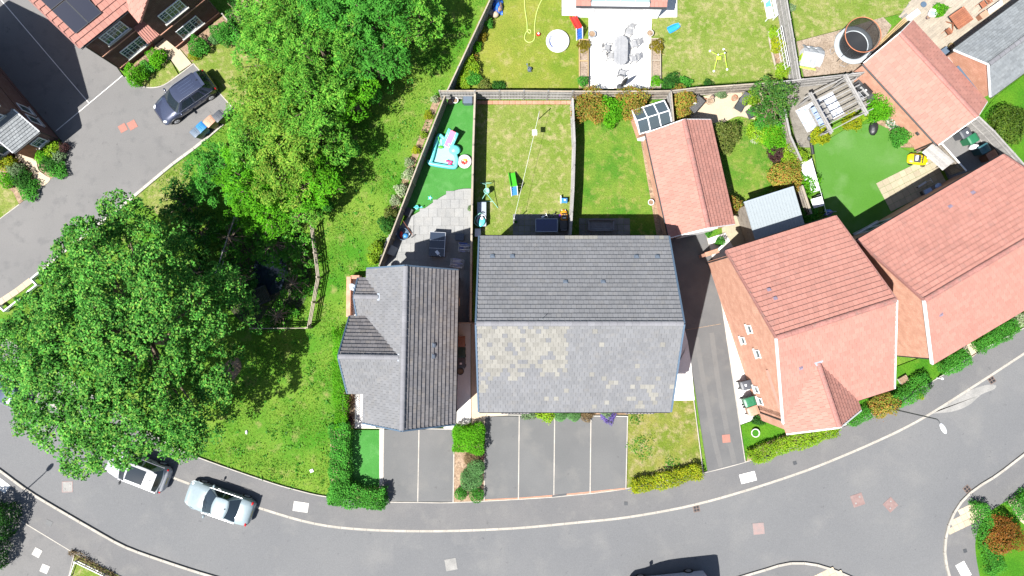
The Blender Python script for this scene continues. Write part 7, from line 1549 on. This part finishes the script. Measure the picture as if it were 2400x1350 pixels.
# ---- trampoline garden
def trampoline():
    o = P(1999, 107, .75); t = thing('trampoline', 'round black trampoline with a grey-white pad and a leaning net ring', 'trampoline', (o.x, o.y, .12)); R = 1.35
    mb = MB(); mb.lathe((0, 0, 0), [(R * .76, .71), (R * .76, .72), (.01, .715)], 36); mb.build('mat', 'black', t)
    mb = MB(); n = 40; rows = [[(math.cos(a) * r, math.sin(a) * r, z) for a in [6.2832 * k / n for k in range(n + 1)]] for r, z in ((R * .73, .73), (R * .77, .77), (R * .93, .78), (R, .74), (R, .68))]; mb.grid(rows, flip=True); mb.build('safety_pad', 'pad_grey', t, smooth=True)
    mb = MB(); mb.ring((0, 0, .68), R * .97, .03, 36, 6); mb.build('frame_ring', 'steel', t)
    for k in range(6): a = 1.047 * k; mb = MB(); mb.tube([(math.cos(a) * R * .95, math.sin(a) * R * .95, .68), (math.cos(a) * R * .98, math.sin(a) * R * .98, .02), (math.cos(a + .3) * R * .98, math.sin(a + .3) * R * .98, .02), (math.cos(a + .3) * R * .95, math.sin(a + .3) * R * .95, .68)], .022, 6); mb.build('leg', 'steel', t)
    c = P(2023, 81, 2.4) - o; Rn = 1.22; mb = MB(); mb.ring((c.x, c.y, 2.28), Rn, .028, 40, 6); mb.build('net_ring', 'net_orange', t)
    n = 40; rows = []
    for f in (0, .25, .5, .75, 1): rows.append([(c.x * f + math.cos(a) * (R * .76 * (1 - f) + Rn * f), c.y * f + math.sin(a) * (R * .76 * (1 - f) + Rn * f), .74 + 1.54 * f) for a in [6.2832 * k / n for k in range(n + 1)]])
    mb = MB(); mb.grid(rows); mb.build('safety_net', 'net', t, smooth=True)
    for k in range(4): a = 1.57 * k + .8; mb = MB(); mb.tube([(math.cos(a) * R * .97, math.sin(a) * R * .97, .1), (c.x + math.cos(a) * Rn, c.y + math.sin(a) * Rn, 2.28)], .024, 6); mb.build('net_pole', 'net_orange' if k == 0 else 'charcoal', t)
plain('pad_grey', (.24, .265, .285), .6); plain('net_orange', (.32, .12, .06), .5)
m, n_, l_, bs_ = _new('net'); bs_.inputs['Base Color'].default_value = (.015, .016, .016, 1); tr = n_.new('ShaderNodeBsdfTransparent'); mx = n_.new('ShaderNodeMixShader'); mx.inputs[0].default_value = .62; l_.new(tr.outputs[0], mx.inputs[1]); l_.new(bs_.outputs[0], mx.inputs[2]); l_.new(mx.outputs[0], n_['Material Output'].inputs[0])
trampoline()
def playhouse():
    t = thing('playhouse', 'toy house draped with a crumpled grey cover on the gravel', 'playhouse', (*P(1902, 130, .9), .12), R_(-10))
    mb = MB(); mb.box((0, 0, .45), (1.15, 1.05, .9)); mb.build('wall', 'white', t); rows = []
    for i in range(9):
        f = i / 8; rows.append([(-.72 + 1.44 * f + random.gauss(0, .03), y * (1 + random.gauss(0, .04)), z + random.gauss(0, .03)) for y, z in ((-.72, .72), (-.45, 1.0), (-.02, 1.32), (.3, 1.12), (.68, .75))])
    mb = MB(); mb.grid(rows, flip=True); mb.build('cover', 'tarp_grey', t)
    mb = MB(); mb.box((-.05, -.72, .3), (1.2, .1, .5), rx=.5); mb.build('skirt_board', 'toy_lime', t); mb = MB(); mb.box((.3, -.76, .32), (.5, .06, .3), rx=.5); mb.build('skirt_panel', 'pool_pink', t)
    door(t, (-.58, -.1, 0), (-1, 0, 0), .4, .7, 'toy_lime')
surf('tarp_grey', (.26, .27, .28), (.21, .22, .23), 2, .8, None, fa=.1); playhouse()
t = thing('timber_stack', 'long new timber planks leaning along the pergola garage', 'planks', (*P(2092, 82, .3), .12), angpx((2058, 112), (2150, 20)))
for k in range(5): mb = MB(); mb.box((.1 * k - .1, -.22 + k * .12, .12 + .05 * (k % 2)), (3.7 - .3 * k, .09, .09)); mb.build('plank', 'wood_new', t)
t = boxobj('gas_bottle_box', 'white insulated tub by the garage gable', 'tub', 2142, 34, .12, (.95, .4, .4), angpx((2125, 46), (2158, 22)), 'white')
def folding_set():
    a = angpx((2225, 40), (2262, 14)); t = thing('slatted_table', 'red-brown slatted garden table on the timber terrace', 'table', (*P(2253, 42, .85), .13), a)
    for k in range(9): mb = MB(); mb.box((0, -.52 + k * .13, .72), (1.3, .12, .03)); mb.build('slat', 'wood_red', t)
    for x in (-.5, .5): mb = MB(); mb.box((x, 0, .68), (.08, 1.1, .05)); mb.build('bearer', 'wood_red', t)
    for x in (-.48, .48):
        for y in (-.4, .4): mb = MB(); beam(mb, (x, y, 0), (x, -y * .6, .68), .05, .06); mb.build('leg', 'wood_red', t)
    def ch(label, px, py, rz):
        c = thing('folding_chair', label, 'chair', (*P(px, py, .45), .13), rz)
        for k in range(5): mb = MB(); mb.box((0, -.16 + k * .08, .44), (.42, .07, .02)); mb.build('seat_slat', 'wood_red', c)
        for k in range(3): mb = MB(); mb.box((0, .24 + k * .03, .58 + k * .13), (.42, .02, .09), rx=-.2); mb.build('back_slat', 'wood_red', c)
        for s in (-1, 1): mb = MB(); beam(mb, (s * .21, -.22, 0), (s * .21, .3, .9), .03, .05); mb.build('leg', 'wood_red', c); mb = MB(); beam(mb, (s * .19, .22, 0), (s * .19, -.18, .44), .03, .05); mb.build('leg', 'wood_red', c)
    ch('red-brown folding chair on the garage side of the slatted table', 2222, 75, a + R_(90)); ch('red-brown folding chair at the slate-roof side of the slatted table', 2302, 12, a + R_(-90))
    b = boxobj('storage_box', 'brown lidded crate beside the slate roof', 'storage box', 2308, 33, .13, (.6, .4, .5), a, 'bin_brown', 'bin_tan')
    b = boxobj('storage_box', 'grey storage box by the slate garage gable', 'storage box', 2216, 119, .13, (.55, .45, .55), a, 'charcoal', 'bin_slate')
    b = thing('ironing_board', 'white board propped against the slate garage', 'board', (*P(2330, 18, .6), .13), a); mb = MB(); mb.box((0, 0, .6), (1.2, .36, .05), rx=.4); mb.build('board', 'white', b); mb = MB(); mb.tube([(-.4, 0, 0), (.2, .05, .58)], .02, 6); mb.tube([(.4, 0, 0), (-.2, .05, .58)], .02, 6); mb.build('leg', 'steel', b)
folding_set()
t = thing('planter_post', 'white bird table post on the front lawn bed', 'post', (*P(2200, 886, .3), .13)); mb = MB(); mb.tube([(0, 0, 0), (0, 0, .5)], .05, 8); mb.build('post', 'white', t); mb = MB(); mb.ell((0, 0, .56), (.1, .1, .09), 10, 6); mb.build('ball_top', 'white', t, smooth=True)
t = boxobj('stone_planter', 'square stone planter on the front lawn of the long house', 'planter', 2119, 890, .13, (.6, .45, .3), R_(30), 'concrete', 'soil', 'box', 'soil_fill')
# ------------------------------------------------------------------ vehicles
plain('paint_white', (.27, .275, .29), .35, coat=.5); plain('paint_silver', (.165, .205, .222), .3, coat=.7); plain('paint_navy', (.030, .037, .066), .25, coat=1.0, metal=.3); plain('paint_darkblue', (.025, .04, .07), .25, coat=1.0, metal=.3)
plain('lamp_red', (.30, .008, .01), .2); plain('lamp_clear', (.55, .58, .60), .12); plain('chrome', (.6, .6, .62), .15, metal=1.0); plain('plastic_dark', (.02, .021, .023), .55)
def car(label, px, py, heading, paint, L=4.5, W=1.86, Hh=1.62, kind='suv', rails=None, pano=False, z=.02, ribs=False, spoiler=False):
    t = thing('parked_car', label, 'car', (*P(px, py, z), z), heading)
    suv = kind == 'suv'; w = W / 2; f, r = L / 2, -L / 2; belt = .98 if suv else .90
    hood0, hood1 = (.78, .98) if suv else (.66, .88); deck = .98 if suv else .96
    cowl = f - (1.12 if suv else 1.35); rearb = r + (.16 if suv else .72)
    stn = [(f, .60, .50, .40), (f - .06, .80, .62, .58), (f - .22, .91, hood0 * .93, .7), (f - .55, .97, hood0 + .04, .9), (f - .95, .99, hood1 - .03, .97), (cowl + .05, 1.0, hood1, 1), (cowl - .6, 1.0, belt, 1), (0, 1.0, belt, 1), (rearb + .75, 1.0, belt, 1),
           (rearb + .05, .985, deck, .98), (r + .30, .95, deck - (.02 if suv else .04), .93), (r + .10, .88, deck - (.10 if suv else .12), .8), (r + .02, .78, .70, .6), (r, .66, .52, .5)]
    rows = []
    for x, k, zt, _ in stn:
        hw = w * k; rows.append([(x, s * a * hw, zz) for s, a, zz in [(-1, .86, .22), (-1, .97, .34), (-1, 1.0, max(.36, min(.60, zt - .1))), (-1, .985, max(.4, zt - .12)), (-1, .90, zt - .02), (-1, .55, zt + .025), (1, 0, zt + .035), (1, .55, zt + .025), (1, .90, zt - .02), (1, .985, max(.4, zt - .12)), (1, 1.0, max(.36, min(.60, zt - .1))), (1, .97, .34), (1, .86, .22)]])
    mb = MB(); mb.grid(rows); mb.add(rows[0], [tuple(range(13))[::-1]]); mb.add(rows[-1], [tuple(range(13))])
    mb.add([rows[i][0] for i in range(len(rows))] + [rows[i][12] for i in range(len(rows))], [(i, i + 1, len(rows) + i + 1, len(rows) + i) for i in range(len(rows) - 1)])
    body = mb.build('body', paint, t, smooth=True)
    # cabin: belt ring to roof ring
    rf, rr_ = (cowl - .72, rearb + .42) if suv else (cowl - .85, rearb + .78)
    def ringp(t_):
        bw, rw = w * .95, w * (.70 if suv else .66); hw = bw + (rw - bw) * t_ ** .9; x0 = cowl + (rf - cowl) * t_; x1 = rearb + (rr_ - rearb) * t_; zz = belt - .02 + (Hh - .06 - belt) * t_
        o = []
        for k in range(9): y = -1 + 2 * k / 8; o.append((x0 - .16 * y * y * (1 - .3 * t_), y * hw * .93, zz))
        for k in range(1, 16): fx = k / 16; o.append((x0 - .16 * (1 - .3 * t_) + (x1 + .10 - x0 + .16 * (1 - .3 * t_)) * fx, hw * (.93 + .07 * math.sin(math.pi * fx) ** .5), zz))
        for k in range(9): y = 1 - 2 * k / 8; o.append((x1 + .10 * y * y, y * hw * .93, zz))
        for k in range(1, 16): fx = 1 - k / 16; o.append((x0 - .16 * (1 - .3 * t_) + (x1 + .10 - x0 + .16 * (1 - .3 * t_)) * fx, -hw * (.93 + .07 * math.sin(math.pi * fx) ** .5), zz))
        return o
    T = [0, .25, .5, .75, 1.0]; rg = [ringp(q) + [ringp(q)[0]] for q in T]
    mb = MB(); mb.grid(rg); top = ringp(1.0); cxm = sum(p[0] for p in top) / len(top)
    inner = [[(cxm + (x - cxm) * s, y * s, Hh - .06 + .06 * (1 - s * s) ** .8) for x, y, _ in top + [top[0]]] for s in (1, .94, .8, .55, .28, .02)]
    mb.grid(inner); mb.build('cabin', paint, t, smooth=True)
    N = 9 + 15 + 9 + 15
    def glass(name, i0, i1, t0, t1, mat='glass_car', off=.014):
        rws = []
        for q in np.linspace(t0, t1, 5):
            rp = ringp(q); row = []
            for i in range(i0, i1 + 1):
                p = Vector(rp[i % N]); c = Vector((cxm, 0, p.z)); d = (p - c); d.z = .35 * d.length; row.append(p + d.normalized() * off)
            rws.append(row)
        m2 = MB(); m2.grid(rws); return m2.build(name, mat, t, smooth=True)
    glass('windscreen', 0, 8, .06, .97); glass('rear_window', 24, 32, .18 if suv else .1, .95)
    for a, b in ((10, 15), (16, 20)) + (((21, 22),) if suv else ()): glass('side_window', a, b, .12, .9)
    for a, b in ((34 + (1 if suv else 2), 40), (41, 46)): glass('side_window', a, b, .12, .9)
    for sx, x in ((1, f - .82), (-1, r + .80)):
        for s in (-1, 1):
            R = .345 if suv else .325; y = s * (w - .10); mb = MB(); mb.tube([(x, y - .115, R), (x, y - .09, R), (x, y + .09, R), (x, y + .115, R)], [R * .9, R, R, R * .9], 22); wh = mb.build('wheel', 'rubber', t)
            mb = MB(); mb.tube([(x, y + s * .05, R), (x, y + s * .12, R)], R * .62, 16)
            for k in range(5): a = 1.2566 * k; mb.box((x + math.cos(a) * R * .3, y + s * .125, R + math.sin(a) * R * .3), (.05, .015, R * .55), ry=-a + math.pi / 2)
            mb.build('rim', 'steel', wh)
            mb = MB(); mb.tube([(x + (R + .04) * math.cos(a), s * (w - .02), R + (R + .04) * math.sin(a)) for a in [math.pi * k / 12 for k in range(13)]], .035, 5); mb.build('arch_trim', 'plastic_dark' if suv else paint, t)
    for s in (-1, 1):
        mb = MB(); mb.ell((f - .30, s * w * .72, hood0 - .09), (.22, .12, .06), 12, 7, rz=-s * .45); mb.build('headlight', 'lamp_clear', t, smooth=True)
        mb = MB(); mb.ell((r + .17, s * w * .76, .80), (.09, .18, .08), 10, 7, rz=s * .35); mb.build('tail_light', 'lamp_red', t, smooth=True)
        mb = MB(); mb.ell((cowl - .42, s * (w + .13), belt + .08), (.08, .13, .085), 10, 7); mb.box((cowl - .40, s * (w + .02), belt + .03), (.05, .12, .04)); mb.build('mirror', paint if not pano else 'plastic_dark', t, smooth=True)
        for x in (.25, -.75): mb = MB(); mb.box((x, s * (w + .008), belt - .14), (.18, .03, .03)); mb.build('door_handle', 'chrome', t)
        mb = MB(); mb.box(((cowl + rearb) / 2, s * w * .955, belt + .012), (cowl - rearb - .35, .022, .025)); mb.build('window_trim', 'chrome', t)
        if rails: mb = MB(); y = s * w * (.66 if suv else .6); mb.tube([(rf - .25, y, Hh - .03), (rf - .4, y, Hh + .035), (rr_ + .25, y, Hh + .035), (rr_ + .1, y, Hh - .03)], .022, 6); mb.build('roof_rail', rails, t)
    for s in (-.28, .05): mb = MB(); mb.tube([(cowl - .02, s, belt + .06), (cowl - .28, s + .5, belt + .22)], .012, 5); mb.build('wiper', 'black', t)
    mb = MB(); mb.box((f - .03, 0, .50), (.06, W * .58, .16)); mb.build('grille', 'plastic_dark', t); mb = MB(); mb.box((f - .0, 0, .42), (.03, .52, .11)); mb.build('number_plate', 'white', t); mb = MB(); mb.box((r + .03, 0, .62), (.05, .52, .11)); mb.build('number_plate', 'toy_yellow', t)
    for s in (-1, 1): mb = MB(); beam(mb, (cowl + .03, s * w * .58, hood1 + .03), (f - .5, s * w * .48, hood0 + .035), .03, .02); mb.build('bonnet_crease', paint, t)
    if pano: mb = MB(); mb.grid([[(cxm + (rf - cxm) * a, y * w * .52, Hh + .004 - .02 * abs(y) ** 2 - .03 * abs(a) ** 3) for y in (-1, -.5, 0, .5, 1)] for a in (.86, .5, .1, -.2, -.42)]); mb.build('panoramic_roof', 'glass_car', t, smooth=True)
    if ribs:
        for k in range(5): mb = MB(); y = (-.42 + .21 * k); mb.box(((rf + rr_) / 2 - .1, y, Hh + .0), (1.15, .02, .012)); mb.build('roof_rib', 'chrome', t)
    if spoiler: mb = MB(); mb.box((rr_ - .05, 0, Hh - .06), (.22, W * .60, .035), ry=.12); mb.build('spoiler', paint, t)
    mb = MB(); mb.box((rr_ + .15, 0, Hh + .03), (.1, .03, .05)); mb.build('aerial_fin', 'black', t)
    return t
car('navy blue family car parked on the private drive', 443, 236, math.radians(180 + 35.5), 'paint_navy', 4.55, 1.86, 1.68, 'suv', 'chrome', False, .10, True, True)
car('pale silver-white saloon car parked by the kerb', 523, 1173, math.radians(180 - 18.5), 'paint_silver', 4.75, 1.86, 1.44, 'sedan')
car('white car with a black glass roof half under the oak', 334, 1097, math.radians(180 - 20.5), 'paint_white', 4.35, 1.86, 1.64, 'suv', None, True, .02, False, True)
car('dark blue car with only its tail beyond the oak', 16, 904, math.radians(180 - 25), 'paint_darkblue', 4.3, 1.78, 1.46, 'suv')
def van():
    t = thing('delivery_van', 'tall pale blue-grey van parked at the road edge', 'van', (*P(1560, 1373, .02), .02), math.radians(180 + 6)); L, W, Hh = 5.2, 1.95, 2.45; w = W / 2
    st = [(2.6, .80, .95), (2.5, .93, 1.10), (1.85, .98, 1.32), (1.05, .98, 2.20), (.75, .97, 2.38), (0, .97, Hh), (-2.4, .97, Hh), (-2.58, .95, Hh - .06)]; rows = []
    for x, k, zt in st: rows.append([(x, s * a * w * k, zz) for s, a, zz in [(-1, .9, .3), (-1, 1, .45), (-1, 1, min(1.1, zt - .1)), (-1, .93, zt - .14), (-1, .84, zt - .02), (1, 0, zt + .03), (1, .84, zt - .02), (1, .93, zt - .14), (1, 1, min(1.1, zt - .1)), (1, 1, .45), (1, .9, .3)]])
    mb = MB(); mb.grid(rows); mb.add(rows[0], [tuple(range(11))[::-1]]); mb.add(rows[-1], [tuple(range(11))]); mb.build('body', 'paint_vanblue', t)
    mb = MB(); mb.grid([[(1.80, y * w * .84, 1.40) for y in (-1, 0, 1)], [(1.12, y * w * .80, 2.17) for y in (-1, 0, 1)]]); mb.build('windscreen', 'glass_car', t)
    for s in (-1, 1): mb = MB(); mb.add([(1.65, s * (w + .005), 1.25), (.75, s * (w + .005), 1.25), (.75, s * (w * .95 + .01), 1.9), (1.15, s * (w * .95 + .01), 1.9)], [(0, 1, 2, 3)]); mb.build('side_window', 'glass_car', t); mb = MB(); mb.box((1.5, s * (w + .16), 1.35), (.1, .24, .3)); mb.build('mirror', 'plastic_dark', t); mb = MB(); mb.ell((2.45, s * .7, .9), (.12, .18, .13), 10, 6); mb.build('headlight', 'lamp_clear', t); mb = MB(); mb.box((-2.58, s * .82, 1.2), (.05, .14, .5)); mb.build('tail_light', 'lamp_red', t)
    for x in (1.7, -1.6):
        for s in (-1, 1): mb = MB(); mb.tube([(x, s * (w - .2), .34), (x, s * (w + .01), .34)], .34, 18); wh = mb.build('wheel', 'rubber', t); mb = MB(); mb.tube([(x, s * (w - .02), .34), (x, s * (w + .025), .34)], .2, 14); mb.build('rim', 'steel', wh)
    for k in range(7): mb = MB(); mb.box((-.9, -.7 + k * .233, Hh + .02), (2.6, .05, .025)); mb.build('roof_rib', 'paint_vanblue', t)
plain('paint_vanblue', (.26, .31, .40), .4, coat=.5); van()
# ------------------------------------------------------------------ street lamps, covers, gullies
def lamp(label, px, py, rz, Hh=5.6):
    t = thing('street_lamp', label, 'street lamp', (*P(px, py), .12), rz); mb = MB(); mb.tube([(0, 0, 0), (0, 0, 1.1), (0, 0, 1.15), (0, 0, Hh), (.08, 0, Hh + .1), (.35, 0, Hh + .14)], [.07, .07, .045, .035, .03, .028], 10); mb.build('column', 'charcoal', t)
    mb = MB(); mb.ell((.62, 0, Hh + .15), (.36, .15, .07), 14, 8); mb.build('lantern', 'white', t, smooth=True); mb = MB(); mb.ell((.66, 0, Hh + .10), (.26, .11, .05), 12, 6); mb.build('lens', 'lamp_clear', t, smooth=True); mb = MB(); mb.box((.0, -.072, .6), (.09, .01, .4)); mb.build('access_door', 'charcoal', t)
lamp('dark street lamp with a white lantern reaching over the road', 2076, 955, R_(-62)); lamp('street lamp beside the dark corner hedge', 6, 1198, R_(48))
def cover(name, label, px, py, w, d, rz, frame, mat, z, marks=True, group=None):
    t = thing(name, label, 'cover', (*P(px, py, z), z), rz, group); mb = MB()
    for x, y, sx, sy in ((0, d / 2, w + .05, .05), (0, -d / 2, w + .05, .05), (w / 2, 0, .05, d - .05), (-w / 2, 0, .05, d - .05)): mb.box((x, y, .0), (sx, sy, .024))
    mb.build('frame', frame, t); mb = MB(); mb.box((0, 0, -.002), (w - .05, d - .05, .024)); mb.build('plate', mat, t)
    if marks:
        mb = MB()
        for sx in (-1, 1): mb.box((sx * w * .25, sx * d * .22, .008), (w * .14, d * .14, .022))
        mb.build('key_plate', 'dust', t)
    return t
surf('iron_red', (.14, .09, .085), (.17, .12, .11), 4, .8, None, fa=.2, fine=30); surf('iron_pink', (.20, .14, .13), (.17, .135, .13), 4, .8, None, fa=.2, fine=30); surf('iron_brick', (.25, .11, .085), (.21, .10, .08), 4, .8, None, fa=.2, fine=30)
cover('manhole_cover', 'square rusty manhole cover in the road, nearer the houses', 2010, 1172, .78, .78, R_(18), 'iron_red', 'iron_red', .024); cover('manhole_cover', 'square rusty manhole cover in the road, nearer the junction', 2087, 1183, .72, .72, R_(42), 'iron_red', 'iron_red', .024)
cover('manhole_cover', 'faded pink manhole cover in the road', 1778, 1239, .72, .72, R_(5), 'iron_pink', 'iron_pink', .024, False); cover('manhole_cover', 'pale square manhole cover in the road below the grey bays', 1057, 1323, .74, .74, R_(10), 'dust', 'dust', .024, False)
cover('manhole_cover', 'pale square manhole cover behind the white car', 158, 1141, .7, .7, R_(2), 'iron_pink', 'dust', .024)
cover('manhole_cover', 'terracotta manhole cover on the side drive', 1702, 1028, .5, .5, R_(5), 'iron_brick', 'iron_brick', .142, False)
cover('manhole_cover', 'terracotta manhole cover on the private drive, nearer the navy car', 310, 293, .55, .55, R_(30), 'iron_brick', 'iron_brick', .104, False); cover('manhole_cover', 'terracotta manhole cover on the private drive, nearer the lean-to porch', 288, 300, .5, .5, R_(30), 'iron_brick', 'iron_brick', .104, False)
cover('service_cover', 'pale concrete service cover on the pavement by the saloon car', 705, 1188, 1.0, .62, R_(-8), 'concrete', 'white_stone', .134, False); cover('service_cover', 'pale concrete service cover on the pavement by the side drive', 1753, 1119, 1.05, .6, R_(14), 'white_stone', 'white_stone', .134, False)
cover('service_cover', 'pale concrete service cover on the junction pavement', 2258, 1336, 1.0, .62, R_(-62), 'white_stone', 'white_stone', .134, False); cover('service_cover', 'pale cover at the far end of the corner pavement', 4, 1137, 1.0, .6, R_(-36), 'white_stone', 'white_stone', .134, False)
cover('service_cover', 'pale square cover on the corner drive, upper one', 87, 1295, .5, .5, R_(-28), 'concrete', 'concrete', .13, False); cover('service_cover', 'pale square cover on the corner drive, lower one', 105, 1333, .5, .5, R_(-22), 'concrete', 'concrete', .13, False)
cover('stop_valve', 'small grey valve cover on the pavement by the yellow hedge', 1467, 1180, .2, .2, 0, 'charcoal', 'charcoal', .134, False); cover('stop_valve', 'small dark valve cover on the pavement by the front-gabled house', 1863, 1085, .2, .2, .3, 'charcoal', 'charcoal', .134, False); cover('stop_valve', 'small dark valve cover on the junction pavement', 2262, 1291, .2, .2, .3, 'charcoal', 'charcoal', .134, False); cover('stop_valve', 'small dark cover on the corner pavement', 115, 1226, .4, .3, -.4, 'charcoal', 'charcoal', .134, False)
def gully(label, px, py, rz):
    t = thing('drain_gully', label, 'drain', (*P(px, py), .022), rz); mb = MB(); mb.box((0, 0, 0), (.46, .46, .02)); mb.build('frame', 'iron_gully', t)
    for x in (-.1, .1):
        for y in (-.1, .1): mb = MB(); mb.box((x, y, .006), (.15, .15, .016)); mb.build('slot', 'black', t)
surf('iron_gully', (.12, .085, .07), (.09, .07, .06), 5, .8, None, fa=.2)
gully('road gully by the kerb below the yellow hedge', 1632, 1192, R_(12)); gully('road gully by the kerb at the pale dusty patch', 2324, 891, R_(32)); gully('road gully at the junction kerb', 2266, 1146, R_(40))
# litter and stones seen as pale specks
for k, (x, y, lab) in enumerate(((578, 1013, 'pale stone in the grass by the oak'), (731, 1103, 'scrap of white card in the grass by the loose hedge'))):
    t = thing('litter', lab, 'litter', (*P(x, y), .02)); mb = MB(); mb.ell((0, 0, .04), (.08, .15, .06), 8, 6, jit=.3) if k == 0 else mb.box((0, 0, .05), (.22, .2, .02), .4); mb.build('piece', 'white', t)
